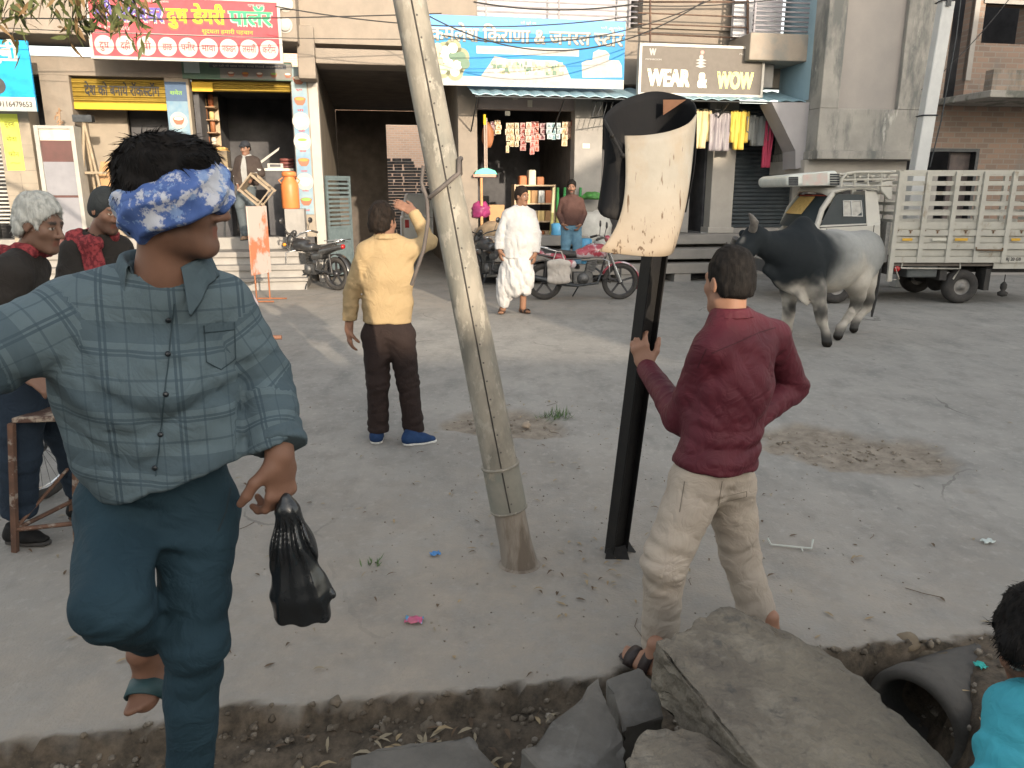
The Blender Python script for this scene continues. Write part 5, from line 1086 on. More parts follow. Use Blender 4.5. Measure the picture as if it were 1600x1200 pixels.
m = MB(); sx_ = T(1289, 380)[0]; m.box(sx_, sx_ + .012, TY - .003, TY - .0005, .62, 1.2); sx_ = T(1362, 380)[0]; m.box(sx_, sx_ + .012, TY - .003, TY - .0005, .62, 1.25); m.build('door_gap', black_r, tk)
for yy_ in (TY + .12, TY + WD - .3):
    m = MB(); fx = T(1234, 390)[0]; m.box(fx - .03, fx + .05, yy_, yy_ + .2, .85, 1.0); m.build('headlight', lampg, tk)
m = MB(); m.box(T(1228, 420)[0] - .05, T(1228, 420)[0] + .08, TY + .02, TY + WD - .02, .42, .62); m.build('bumper', M('grey_plastic', (.10, .10, .10)), tk)
# wind deflector and roof rack
sd = Sdf(); a, b = T(1240, 284), T(1306, 279); sd.u(rc(a + V3(0, .15, 0), a + V3(0, WD - .15, 0), .11, .11), rc(b + V3(0, .15, -.02), b + V3(0, WD - .15, -.02), .12, .12), k=.1)
y1 = TY + .1; m = MB(); pf = [(1233, 292), (1231, 278), (1240, 273), (1312, 266), (1318, 290)]; m.prism([T(x, y, .08) for x, y in pf][::-1], V3(0, WD - .16, 0)); wdn = bevel(m.build('wind_deflector', M('deflector_white', (.60, .62, .58), (.5, .53, .5), .4), tk), .05, 3)
m = MB(); m.prism([T(x, y, .075) for x, y in ((1257, 290), (1257, 273), (1296, 269), (1296, 289))][::-1], V3(0, .003, 0)); m.build('pale_panel', M('deflector_pale', (.40, .50, .46), (.5, .35, .32), .4, 4, 0, 1), wdn)
m = MB()
for x0, x1, ya, yc in ((1235, 1250, 276, 290), (1300, 1315, 271, 290)):
    for k in range(5): y = ya + (yc - ya) * k / 5; p_, q_ = T(x0, y, .07), T(x1, y - 1, .07); m.box(p_[0], q_[0], p_[1], p_[1] + .009, p_[2] - .025, p_[2])
m.build('vent_grille', metal_d, wdn)
m = MB(); 
for d_ in (.02, WD - .02):
    m.tube([T(1315, 292, d_), T(1316, 280, d_), T(1324, 271, d_), T(1340, 269, d_), T(1400, 268.5, d_)], .022, 8); m.tube([T(1317, 281, d_), T(1400, 280, d_)], .018, 6); m.tube([T(1318, 290, d_), T(1398, 290, d_)], .016, 6)
    for x in (1336, 1357, 1378): m.tube([T(x, 269, d_), T(x, 291, d_)], .016, 6)
for x in (1326, 1345, 1364, 1383): m.tube([T(x, 276, .02), T(x, 276, WD - .02)], .016, 6)
m.build('roof_rack', twd, tk)
sd = MB(); sd.prism([T(x, y, .02) for x, y in ((1375, 286), (1396, 281), (1396, 312), (1389, 311), (1378, 298))][::-1], V3(0, .06, 0)); bevel(sd.build('corner_gusset', tw, tk), .015)
# cargo bed
XR = [1391, 1433, 1477, 1520, 1564, 1608, 1652]
xb = [T(x, 411)[0] for x in XR]; zt, zp, zb_ = T(1500, 268)[2], T(1500, 347)[2], T(1500, 410)[2]; xe = xb[-1] + .3
XE = xe
for d_, n_ in ((0, 'near'), (WD, 'far')):
    sgn = -1 if d_ == 0 else 1; y0 = TY + d_
    m = MB()
    for x in xb: m.box(x - .035, x + .035, y0 - .03 + sgn * .02, y0 + .03 + sgn * .02, zb_ - (.0 if x > xb[0] else .30), zt)
    m.build('cage_post', twd, tk); m = MB()
    for y in (268, 285, 301, 318, 333): z = T(1500, y)[2]; m.box(xb[0] + .036, xe, y0 - .012, y0 + .012, z - .035, z + .02)
    m.build('cage_rail', twd, tk)
    m = MB(); hs_ = (zp - zb_) / 6
    for k in range(6): m.box(xb[0], xe, y0 - .035 + (.03 if k % 2 else 0), y0 + .02, zb_ + k * hs_, zb_ + (k + 1) * hs_ - .014)
    m.box(xb[0], xe, y0 + .012, y0 + .018, zb_, zp); m.build('side_board', twd, tk)
m = MB()
for x in (xb[0], xe):
    for y in (268, 285, 301, 318, 333, 345): z = T(1500, y)[2]; m.box(x - .015, x + .015, TY + .03, TY + WD - .03, z - .03, z + .02)
for y_ in (TY + .4, TY + .8, TY + 1.2): m.box(xb[0] - .02, xb[0] + .02, y_ - .02, y_ + .02, zb_, zt)
m.build('head_board_lattice', twd, tk)
m = MB(); m.box(xb[0], xe, TY + .021, TY + WD - .021, zb_ - .06, zb_ - .001); m.build('bed_floor', M('bed_floor', (.16, .14, .12)), tk)
m = MB(); m.box(xb[0] - .1, xb[0] - .04, TY + .05, TY + WD - .05, zb_, zp); m.build('cab_guard', M('grey_slats', (.30, .29, .27), (.2, .2, .19), .7, 20), tk)
for x, mt_, w__ in ((1416, 'yellow', .16), (1466, 'white', .22), (1500, 'yellow', .20), (1585, 'yellow', .14)):
    p_ = T(x, 374); m = MB(); m.box(p_[0] - w__ / 2, p_[0] + w__ / 2, TY - .039, TY - .036, p_[2] - .02, p_[2] + .02); m.build('reflector_tape', plain('tape_' + mt_, (.62, .36, .04) if mt_ == 'yellow' else (.6, .58, .5)), tk)
m = MB()
for x in XR[:-1]:
    for dx in (9, 30): p_ = T(x + dx, 361); m.box(p_[0] - .03, p_[0] + .03, TY - .042, TY - .036, p_[2], p_[2] + .015); m.box(p_[0] - .012, p_[0] + .012, TY - .042, TY - .036, p_[2] - .035, p_[2] - .001)
m.build('latch', M('latch_brown', (.15, .09, .05)), tk)
m = MB(); a, b = T(1522, 390), T(1563, 391); m.tube([a + V3(0, -.05, .04), a + V3(0, -.06, 0), b + V3(0, -.06, 0), b + V3(0, -.05, .04)], .014, 6); m.build('board_latch', M('latch_brown', (0, 0, 0)), tk)
q = T(1569, 407); letter('number_lettering', ['RJ 20 GB'], plain('dark_print', (0, 0, 0)), tk, (q[0], TY - .038, q[2]), (1, 0, 0), UZ, width=.24, height=.07, bold=.05)
# under the bed
m = MB(); m.box(T(1384, 430)[0], xe - .2, TY + .35, TY + .5, .48, .60); m.box(T(1384, 430)[0], xe - .2, TY + WD - .5, TY + WD - .35, .48, .60); m.box(T(1385, 430)[0], T(1400, 430)[0], TY + .0, TY + WD, .48, zb_ - .06); m.build('chassis', black_r, tk)
m = MB(); m.tube([T(1398, 417, -.01), T(1404, 436, -.01), T(1398, 437, -.01), T(1392, 437, -.01), T(1391, 412, -.01)], .012, 6); a, b = T(1408, 419), T(1500, 420); m.tube([a, b, T(1489, 436)], .014, 6); m.tube([T(1410, 411), a], .012, 6); m.tube([T(1500, 411), b], .012, 6); m.build('side_guard', twd, tk)
m = MB(); m.box(T(1420, 430)[0], T(1468, 430)[0], TY + .06, TY + .45, .42, .62); bevel(m.build('fuel_box', M('dark_grey_box', (.12, .13, .13)), tk), .03)
for x in (1401,): m = MB(); p_ = T(x, 420); m.lathe(p_ + V3(0, -.02, 0), [(0, 0), (.045, 0), (.05, .015), (0, .02)], 14, (0, 1, 0)); m.build('red_reflector', M('red_lens', (0, 0, 0)), tk)
wr = T(1505, 451); rr_ = .275
for cx_, yy_ in ((wr[0], TY + .12), (wr[0], TY + WD - .12), (T(1309, 455)[0], TY + .12), (T(1309, 455)[0], TY + WD - .12)):
    wh = wheel(tk, (cx_, yy_, rr_), rr_, .19, 5, M('steel_rim', (.30, .29, .27), (.18, .17, .16), .6, 10, .1, 50, .4), tr=.085)
    m = MB(); m.lathe((cx_, yy_, rr_), [(0, -.07), (.05, -.07), (.06, -.055), (.13, -.05), (.16, -.075), (.168, -.08)], 20, (0, 1, 0)); m.build('hub', M('steel_rim', (0, 0, 0)), wh)
m = MB(); m.tube([(wr[0], TY + .12, rr_), (wr[0], TY + WD - .12, rr_)], .06, 10); m.lathe((wr[0], TY + WD / 2, rr_), [(0, -.14), (.13, -.1), (.16, 0), (.13, .1), (0, .14)], 16, (0, 1, 0)); m.build('axle', black_r, tk)
m = MB(); m.box(T(1541, 430)[0], T(1549, 430)[0], TY + .02, TY + .3, .22, .56); m.box(T(1470, 430)[0], T(1481, 430)[0], TY + .03, TY + .3, .38, .60); m.build('mud_flap', black_r, tk)
m = MB(); m.box(T(1545, 434)[0], xe, TY + .1, TY + WD - .1, .50, .58); m.build('rear_frame', black_r, tk)
m = MB(); m.box(T(1552, 415)[0], xe, TY - .01, TY + .01, zb_ - .1, zb_ - .001); m.build('rear_skirt', twd, tk)
m = MB(); p_ = T(1577, 430, .1); m.tube([p_, p_ - UZ * .14], .008, 5); m.lathe(p_ - UZ * .36, [(0, 0), (.07, .02), (.08, .07), (.03, .10), (.05, .14), (.05, .2), (.02, .24), (0, .25)], 10); o = m.build('hanging_charm', black_r, tk)
# white plinth block seen behind the truck
o = B1('white_block', white_p, None, (F(1548, 430, .3)[0], F(1640, 430, .3)[0], 0, F(1590, 434, .3)[1], -.4, .3)); tag(o, 'low white painted block behind the rear end of the truck', 'block')
# white car at the end of the passage
cp = W(F(668, 330, O2 + .8)[0], 0, O2 + .8); XF = Matrix.Translation(cp) @ Matrix.Rotation(PSI, 4, 'Z')
g = thing('parked_van', 'white van seen from behind at the end of the passage', 'van', cp); vw = M('van_white', (.62, .66, .68), (.56, .6, .62), .4, 3, 0, 1)
sd = MB(); sd.hexa([(-.75, -.2, .35), (.75, -.2, .35), (.75, 1.8, .35), (-.75, 1.8, .35), (-.75, -.2, 1.05), (.75, -.2, 1.05), (.75, 1.8, 1.05), (-.75, 1.8, 1.05)]); bevel(sd.build('body', vw, g), .06, 3)
sd = MB(); sd.hexa([(-.72, -.17, 1.052), (.72, -.17, 1.052), (.72, 1.7, 1.052), (-.72, 1.7, 1.052), (-.58, .05, 1.72), (.58, .05, 1.72), (.58, 1.6, 1.72), (-.58, 1.6, 1.72)]); bevel(sd.build('cabin', vw, g), .05, 3)
m = MB(); m.add([(-.5, -.13, 1.16), (.5, -.13, 1.16), (.45, .02, 1.6), (-.45, .02, 1.6)], [(0, 1, 2, 3)]); m.build('rear_window', glass, g)
for s_ in (-1, 1): m = MB(); m.box(s_ * .62 - .06, s_ * .62 + .06, -.22, -.19, .75, .98); m.build('tail_light', M('red_lens', (0, 0, 0)), g)
for s_ in (-1, 1):
    for y_ in (.25, 1.4): wheel(g, (s_ * .66, y_, .27), .27, .16, 5, M('steel_rim', (0, 0, 0)), (1, 0, 0), tr=.08)
XF = None
# ================================================================ people
def skin_mat():
    m = M('skin', (.5, .5, .5), (.42, .42, .42), .58, 30, .12, 220, spec=.35, bd=.002); t = m.node_tree
    a = nd(m, 'ShaderNodeAttribute', attribute_name='tone'); b = t.nodes['Principled BSDF']; src = b.inputs['Base Color'].links[0].from_socket
    mx = t.nodes.new('ShaderNodeMixRGB'); mx.blend_type = 'MULTIPLY'; mx.inputs[0].default_value = 1; t.links.new(a.outputs['Vector'], mx.inputs[1])
    g = t.nodes.new('ShaderNodeMixRGB'); g.blend_type = 'ADD'; g.inputs[0].default_value = 1; t.links.new(src, g.inputs[1]); g.inputs[2].default_value = (.54, .54, .54, 1); t.links.new(g.outputs[0], mx.inputs[2])
    t.links.new(mx.outputs[0], b.inputs['Base Color']); return m
SKIN = skin_mat()
def hair_mat(name, c1, c2): return M(name, c1, c2, .75, 60, .6, 160, st=(1, 1, .25), spec=.15, bd=.004)
HAIR = hair_mat('black_hair', (.013, .011, .010), (.006, .0055, .0055)); HAIRB = hair_mat('brown_black_hair', (.022, .015, .011), (.009, .007, .006)); HAIRG = hair_mat('grey_hair', (.50, .50, .47), (.30, .31, .29))
def axes(f, up):
    y = unit(f); x = unit(np.cross(y, up)); return x, y, np.cross(x, y)
class Head:
    def __init__(s, c, f, up=(0, 0, 1), k=1.0): s.c = np.asarray(c, float); s.X, s.Y, s.Z = axes(f, up); s.k = k; s.A = [s.X, s.Y, s.Z]
    def __call__(s, x, y, z): return s.c + s.k * (s.X * x + s.Y * y + s.Z * z)
    def inv(s, p): q = (p - s.c) / s.k; return q @ s.X, q @ s.Y, q @ s.Z
    def e(s, c, r): return el(s(*c), np.array(r) * s.k, s.A)
    def r(s, a, b, ra, rb): return rc(s(*a), s(*b), ra * s.k, rb * s.k)
    def add(h, d):
        d.u(h.e((0, -.018, .035), (.074, .092, .084)), k=.02); d.u(h.e((0, .024, -.035), (.060, .064, .082)), h.r((-.038, .0, -.07), (-.018, .06, -.10), .022, .020), h.r((.038, .0, -.07), (.018, .06, -.10), .022, .020), k=.03)
        d.u(h.e((0, .068, -.103), (.024, .020, .018)), h.e((-.042, .052, -.022), (.022, .024, .022)), h.e((.042, .052, -.022), (.022, .024, .022)), h.r((-.036, .072, .026), (.036, .072, .026), .013, .013), k=.022)
        d.sub(h.e((-.031, .094, .004), (.016, .014, .011)), h.e((.031, .094, .004), (.016, .014, .011)), k=.014)
        d.u(h.e((-.031, .071, .004), (.013, .0135, .0125)), h.e((.031, .071, .004), (.013, .0135, .0125)), k=.003)
        d.u(h.r((0, .083, .018), (0, .112, -.030), .008, .0125), h.e((-.013, .094, -.034), (.010, .014, .009)), h.e((.013, .094, -.034), (.010, .014, .009)), k=.010)
        d.u(h.r((-.018, .078, -.060), (.018, .078, -.060), .0075, .0075), h.r((0, .083, -.060), (0, .083, -.060), .009, .009), h.r((-.015, .077, -.074), (.015, .077, -.074), .008, .008), k=.008)
        d.sub(h.r((-.02, .093, -.0665), (.02, .093, -.0665), .0025, .0025), k=.004)
        for s_ in (-1, 1): d.u(h.e((s_ * .077, -.012, -.004), (.009, .020, .032)), k=.006); d.sub(h.e((s_ * .087, -.006, -.002), (.006, .010, .018)), k=.006)
    def tone(h, p, base, beard=0.0, must=0.0):
        x, y, z = h.inv(p); ax = np.abs(x); c = np.repeat(np.array([base], float), len(p), 0); dk = np.array([.03, .022, .018])
        inh = (np.abs(z) < .2) & (ax < .12) & (np.abs(y) < .16)
        def lay(m, col): c[:] = c * (1 - m[:, None]) + np.array(col) * m[:, None]
        n = vnoise(p * 90); lay(inh * .35 * ss(.35, .75, vnoise(p * 28)), np.array(base) * .72)
        if beard: lay(inh * beard * ss(-.025, -.05, z) * ss(-.02, .02, y) * ss(-.16, -.13, z) * (.6 + .5 * n), dk)
        if beard or must: lay(inh * max(beard, must) * ss(.034, .026, ax) * ss(-.040, -.045, z) * ss(-.059, -.054, z) * ss(.06, .075, y), dk)
        lay(inh * .75 * ss(.024, .019, ax) * ss(-.051, -.055, z) * ss(-.084, -.078, z) * ss(.066, .074, y), np.array(base) * np.array([.95, .62, .62]))
        lay(inh * ss(.0085, .006, np.abs(z - .029 - .10 * np.maximum(0, ax - .03) * -1)) * ss(.010, .015, ax) * ss(.052, .045, ax) * ss(.05, .06, y), dk)
        ey = ((ax - .031) / .0125) ** 2 + ((z - .004) / .0062) ** 2; lay(inh * ss(1.25, .85, ey) * ss(.06, .07, y), (.42, .39, .36)); lay(inh * ss(1.6, 1.2, ((ax - .031) ** 2 + (z - .004) ** 2) / .0052 ** 2) * ss(1.2, .8, ey) * ss(.06, .07, y), (.02, .012, .008)); lay(inh * ss(.5, .2, np.abs(ey - 1.3)) * ss(.06, .07, y) * .7, dk)
        return c
    def hair(h, label, par, mat, strands=0, slen=.03, sfilt=None,  res=.006, thick=.010, line=.055, back=-.06, top=.0, side=0.0, amp=.006, fringe=0.0, name='hair'):
        d = Sdf(); d.u(h.e((0, -.020, .037 + top * .5), (.074 + thick, .093 + thick, .086 + thick + top)), k=.02)
        if fringe: d.u(h.r((-.04, .06, .095), (.04, .065, .095), .02 + fringe, .02 + fringe), k=.04)
        d.u(h.e((0, -.055, -.02), (.066 + thick, .055 + thick, .07)), k=.03)
        d.sub(h.e((0, .125, -.015 - .0), (.105, .105, line + .045)), k=.012); d.sub(h.e((0, .02, -.09), (.13, .085, .085 - side)), k=.015)
        d.sub(h.e((.088, -.004, -.012), (.03, .026, .03)), h.e((-.088, -.004, -.012), (.03, .026, .03)), k=.008)
        d.cut(plane(h(0, -.05, back), -h.Z), k=.015)
        def dp(p):
            q = (p - h.c) / h.k; x, y, z = q @ h.X, q @ h.Y, q @ h.Z; g = np.stack([x * 150, y * 55, z * 55 + 20 * x], -1)
            return amp * (1 - 2 * vnoise(g)) + amp * .7 * (1 - 2 * vnoise(g * np.array([.3, .4, .4]) + 9))
        d.disp = dp; o = solid(name, d, res, mat, par)
        if strands:
            me = o.data; rr = random.Random(3); nv = len(me.vertices); wl_ = np.array(wloc(o)); cw = h(.01, -.055, .125) - wl_; vs = [v.co[:] for v in me.vertices]; fs = [tuple(p.vertices) for p in me.polygons]
            for _ in range(strands):
                v = me.vertices[rr.randrange(nv)]; p = np.array(v.co)
                if sfilt is not None and not sfilt(p + wl_): continue
                n = np.array(v.normal); f_ = p - cw; f_ = unit(f_ - n * (f_ @ n)) + np.array([rr.gauss(0, .3) for _ in range(3)]) * .9 - h.Z * .15; f_ = unit(f_ - n * (f_ @ n)); L = slen * rr.uniform(.5, 1.4); s_ = unit(np.cross(f_, n)) * .0011; b = len(vs); up_ = rr.uniform(.05, .28)
                for t, w_ in ((0, 1), (.5, .9), (1, .15)): q = p + f_ * L * t + n * (L * up_ * t * (1 - .45 * t) - .001); vs += [tuple(q - s_ * w_), tuple(q + s_ * w_)]
                fs += [(b, b + 1, b + 3, b + 2), (b + 2, b + 3, b + 5, b + 4)]
            m2 = bpy.data.meshes.new(name); m2.from_pydata(vs, [], fs); m2.polygons.foreach_set('use_smooth', [True] * len(fs)); m2.materials.append(mat); m2.update(); o.data = m2
        return o
def hand(d, w, dr, n, side, curl=.5, s=1.0, fr=1.0, thumb=.7, spread=.05, curls=None):
    """palm and five fingers: w wrist, dr pointing, n palm facing, side=+1 thumb along cross(dr,n)"""
    dr = unit(dr); n = unit(np.asarray(n, float) - dr * np.dot(n, dr)); la = side * np.cross(dr, n)
    d.u(eseg(w - dr * .02 * s, w + dr * .035 * s, la, (.026 * s, .019 * s), (.036 * s, .016 * s)), eseg(w + dr * .03 * s, w + dr * .088 * s, la, (.037 * s, .016 * s), (.039 * s, .012 * s)), k=.018 * s)
    for i, (o_, L) in enumerate(((.029, .078), (.010, .088), (-.010, .080), (-.028, .062))):
        p = w + dr * (.086 - .004 * (i == 3)) * s + la * o_ * s; a = 0.0; c_ = (curls[i] if curls else curl)
        r0 = .0095 * fr * s
        for j, (fl, ca) in enumerate(((.45, .55), (.32, .9), (.25, .7))):
            a += c_ * ca; v = dr * math.cos(a) + n * math.sin(a) + la * spread * (1.5 - i); e = p + unit(v) * L * fl * s
            d.u(rc(p, e, r0, r0 * .9), k=.006 * s if j else .010 * s); p = e; r0 *= .9
    p = w + dr * .022 * s + la * .024 * s; v = unit(dr * .65 + la * .75 + n * .35); e = p + v * .045 * s; d.u(rc(p, e, .015 * fr * s, .0115 * fr * s), k=.014 * s)
    v2 = unit(dr * (.9) + la * .45 * (1 - thumb) + n * (.25 + .6 * thumb)); e2 = e + v2 * .032 * s; d.u(rc(e, e2, .0115 * fr * s, .0105 * fr * s), k=.006); e3 = e2 + unit(v2 + n * .2) * .024 * s; d.u(rc(e2, e3, .0105 * fr * s, .0085 * fr * s), k=.006)
def foot(d, heel, toe, up=(0, 0, 1), s=1.0):
    f = unit(np.asarray(toe) - heel); x = np.cross(f, up); L = np.linalg.norm(np.asarray(toe) - heel)
    d.u(rc(heel + f * .03, heel + f * L * .55, .029 * s, .034 * s, sq=(up, 1.15)), rc(heel + f * L * .5, heel + f * L * .78, .040 * s, .038 * s, sq=(up, 1.9)), rc(heel + f * .05 + np.asarray(up) * .02, heel + f * .062 + np.asarray(up) * .10, .028 * s, .033 * s), rc(heel + f * .075 + np.asarray(up) * .045, heel + f * L * .62 + np.asarray(up) * .0, .034 * s, .022 * s), k=.03)
    for i in range(5): o_ = (.026 - .0135 * i) * s; e = heel + f * L * (.98 - .018 * i * i * .6) + x * o_; d.u(rc(heel + f * L * .74 + x * o_ * .95, e, .010 * s, (.011 if i == 0 else .0085) * s), k=.008)
def shoe(par, heel, toe, mats, h=.008, up=(0, 0, 1), tall=.075):
    up = unit(up); f = unit(np.asarray(toe) - heel); x = np.cross(f, up); L = np.linalg.norm(np.asarray(toe) - heel)
    d = Sdf().u(rc(heel + f * .045 + up * .035, heel + f * L * .55 + up * .03, .042, .043, sq=(up, .95)), rc(heel + f * L * .5 + up * .028, heel + f * L * .80 + up * .022, .047, .036, sq=(up, 1.25)), rc(heel + f * .05 + up * .05, heel + f * .065 + up * (tall + .03), .040, .042, fb=True), rc(heel + f * .05 + up * .055, heel + f * L * .6 + up * .03, .040, .036), k=.03).cut(plane(heel + up * .018, -up)); up_ = solid('shoe', d, h, mats[0], par)
    d = Sdf().u(rc(heel + f * .05 + up * .012, heel + f * L * .5 + up * .010, .047, .042, sq=(up, 1.9)), rc(heel + f * L * .5 + up * .010, heel + f * L * .82 + up * .012, .050, .038, sq=(up, 1.9)), k=.02).cut(plane(heel + up * .026, up), plane(heel, -up)); solid('sole', d, h, mats[1], up_)
    return up_
def sandal(par, heel, toe, mat, up=(0, 0, 1), straps=2, h=.006):
    up = unit(up); f = unit(np.asarray(toe) - heel); x = np.cross(f, up); L = np.linalg.norm(np.asarray(toe) - heel)
    d = Sdf().u(rc(heel + f * .035, heel + f * L * .5, .041, .038, sq=(up, 1.9)), rc(heel + f * L * .5, heel + f * L * .9, .045, .044, sq=(up, 1.9)), k=.02).cut(plane(heel - up * .012, up), plane(heel - up * .034, -up)); s_ = solid('sandal', d, h, mat, par)
    for k in range(straps):
        c = heel + f * L * (.70 - .30 * k); m = MB(); hh = (.058 + .040 * k); vs = []
        for i in range(15):
            a = math.pi * (i / 14); q = c + x * .050 * math.cos(a) + up * (-.015 + hh * math.sin(a) ** .8) - f * .02 * math.sin(a) * (k + .3)
            vs += [q - f * .022, q + f * .022]
        m.add(vs, [(2 * i, 2 * i + 1, 2 * i + 3, 2 * i + 2) for i in range(14)], True); o = m.build('strap', mat, s_); o.modifiers.new('thick', 'SOLIDIFY').thickness = .005
def mid(a, b, t=.5): return np.asarray(a) * (1 - t) + np.asarray(b) * t
def human(label, base, J, c, group=None):
    """J: joints (A = viewer's left, B = viewer's right); c: build options"""
    g = thing('person', label, 'person', base, group); S_ = c.get('s', 1.0); h = c.get('h', .012); H = J['head']; lat = unit(J['sB'] - J['sA']); ctr = mid(J['sA'], J['sB']); pc = J['pelvis']; sp = pc - ctr; fwd = unit(np.cross(sp, lat)); 
    if fwd @ H.Y < 0 and c.get('turn') is None: pass
    wd = c.get('wd', [.150, .165, .155, .160]); dp = c.get('dp', [.075, .105, .105, .105]); be = c.get('belly', 0.0); bf = c.get('front', -fwd)
    tor = [(ctr + sp * t + bf * be * math.sin(t * math.pi) * (1 if t > .3 else .3), wd[i] * S_, dp[i] * S_) for i, t in enumerate((.06, .36, .70, 1.0))]
    ra = c.get('arm', (.052, .042, .030)); rl = c.get('leg', (.083, .060, .042)); Sl = c.get('sleeve', (.066, .056, .043)); Tl = c.get('trouser', (.098, .078, .070))
    # ---- body
    d = Sdf(); sh = .76
    d.u(*[echain([(q[0], q[1] * sh, q[2] * sh) for q in tor], lat)], k=.04); nb = J['neck']
    d.u(rc(nb - H.Z * .03, H(0, -.025, -.06), .058 * S_, .052 * S_), rc(J['sA'], J['sB'], .045 * S_, .045 * S_), k=.04)
    for q in 'AB':
        u_ = .74 if 'shirt' in c else 1; d.u(rc(J['s' + q], J['e' + q], ra[0] * S_ * u_, ra[1] * S_ * u_), rc(J['e' + q], J['w' + q], ra[1] * S_ * u_, ra[2] * S_), k=.015)
        d.u(rc(J['h' + q], J['k' + q], rl[0] * S_ * .74, rl[1] * S_ * .74), rc(J['k' + q], J['a' + q], rl[1] * S_ * .74, rl[2] * S_), k=.015)
        if ('hd' + q) in J: hand(d, J['w' + q], *J['hd' + q])
        if c.get('bare'): foot(d, J['heel' + q], J['toe' + q], J.get('fup' + q, (0, 0, 1)), S_)
    H.add(d)
    if 'extra' in c: c['extra'](d)
    base_t = c.get('skin', (.24, .125, .075)); tn = lambda V: H.tone(V, base_t, c.get('beard', 0), c.get('must', 0))
    solid('body', d, c.get('hb', h * .6), SKIN, g, {'tone': tn})
    # ---- shirt
    if 'shirt' in c:
        d = Sdf(); t2 = [(q[0], q[1] + .014, q[2] + .014) for q in tor]; hem = J.get('hem', pc); t2 = t2[:3] + [(hem, c.get('hemw', wd[3] * S_ + .02), c.get('hemd', dp[3] * S_ + .022))]
        d.u(*[echain(t2, lat)], k=.05); d.u(rc(J['sA'], nb, Sl[0] * .95, .06), rc(J['sB'], nb, Sl[0] * .95, .06), k=.05)
        for q in 'AB':
            L = c.get('slen', 1.0); wq = mid(J['e' + q], J['w' + q], L)
            d.u(rc(J['s' + q], J['e' + q], Sl[0], Sl[1]), k=.026); d.u(rc(J['e' + q], wq, Sl[1], Sl[2], fb=True), k=.012)
        hn = c.get('hemn', sp)
        d.cut(plane(hem, hn)); nk = c.get('neckhole', .060)
        d.sub(rc(nb - H.Z * .01, nb + H.Z * .16, nk, nk + .012), k=.01)
        if 'vneck' in c: d.sub(c['vneck'], k=.012)
        fl = [(J['eA'], .16, unit(J['wA'] - J['sA']), 26, .011, 1), (J['eB'], .16, unit(J['wB'] - J['sB']), 26, .011, 2), (tor[2][0] , .26, unit(sp + lat * .35), 13, .013, 3), (tor[1][0], .25, unit(lat + sp * .5), 11, .008, 4), (J['sA'] + sp * .2, .16, unit(lat - sp), 18, .011, 5), (J['sB'] + sp * .2, .16, unit(lat + sp), 18, .011, 6), (mid(J['eA'], J['wA']), .14, unit(J['wA'] - J['eA']), 30, .008, 7), (mid(J['eB'], J['wB']), .14, unit(J['wB'] - J['eB']), 30, .008, 8)]
        fa = c.get('foldamp', 1.0); d.disp = folds([f_[:4] + (f_[4] * fa,) + f_[5:] for f_ in fl] + c.get('folds', []))
        def rest(V):
            tl = V - ctr; su = unit(sp); u = tl @ lat; v = tl @ su; w_ = tl @ fwd; best = np.abs(np.sqrt((u / wd[1]) ** 2 + (w_ / dp[1]) ** 2)); out = np.stack([u, v, w_ * 0], -1)
            for q in 'AB':
                a, b = J['s' + q], J['w' + q]; e = J['e' + q]
                for (p0, p1, off) in ((a, e, 0.0), (e, b, np.linalg.norm(e - a))):
                    ax_ = unit(p1 - p0); L = np.linalg.norm(p1 - p0); r_ = V - p0; t = np.clip(r_ @ ax_, 0, L); pr = r_ - np.outer(t, ax_); dd = np.linalg.norm(pr, axis=1) / (Sl[0] * 1.02)
                    x0 = unit(np.cross(ax_, fwd)); y0 = np.cross(ax_, x0); an = np.arctan2(pr @ y0, pr @ x0); m_ = (dd < 1.25) & ((dd < best * 1.0) | (t > .12)); m_ &= ~((t < .03) & (off == 0)); best = np.where(m_, dd * .5, best); out[m_] = np.stack([an * Sl[0], t + off, np.zeros(len(V))], -1)[m_]
            return out
        solid('shirt', d, c.get('hs', h), c['shirt'], g, {'rest': rest} if c.get('rest') else None)
        if 'collar' in c:
            cr_ = c.get('collar_r', .064); fr_ = unit(c.get('cfront', bf) - H.Z * np.dot(c.get('cfront', bf), H.Z)); sd_ = np.cross(fr_, H.Z); op_ = R(c.get('copen', 16)); n = 40; vs = []; fl_ = c.get('cflap', .055)
            for i in range(n + 1):
                a = op_ + (2 * math.pi - 2 * op_) * i / n; dv = fr_ * math.cos(a) + sd_ * math.sin(a); e_ = max(0, math.cos(a)) ** 3; b0 = nb + H.Z * (.004 + c.get('clift', 0) - .030 * e_)
                dn = fl_ * (.62 + .75 * math.exp(-(min(i, n - i) / 3.2) ** 2)); wo = .002 * math.sin(i * 1.9)
                for rr, zz in ((cr_ - .004, -.012), (cr_ - .006, .022), (cr_ - .001, .036), (cr_ + .006, .036), (cr_ + .012 + wo, .036 - dn * .45), (cr_ + .020 + wo * 2, .036 - dn)): vs.append(b0 + dv * rr * (1 + .0 * e_) + H.Z * zz)
            m = MB(); m.add(vs, [(i * 6 + j, i * 6 + j + 1, i * 6 + j + 7, i * 6 + j + 6) for i in range(n) for j in range(5)], True); o = m.build('collar', c['collar'], g); md = o.modifiers.new('thick', 'SOLIDIFY'); md.thickness = .0035; md = o.modifiers.new('smooth', 'SUBSURF'); md.levels = md.render_levels = 1
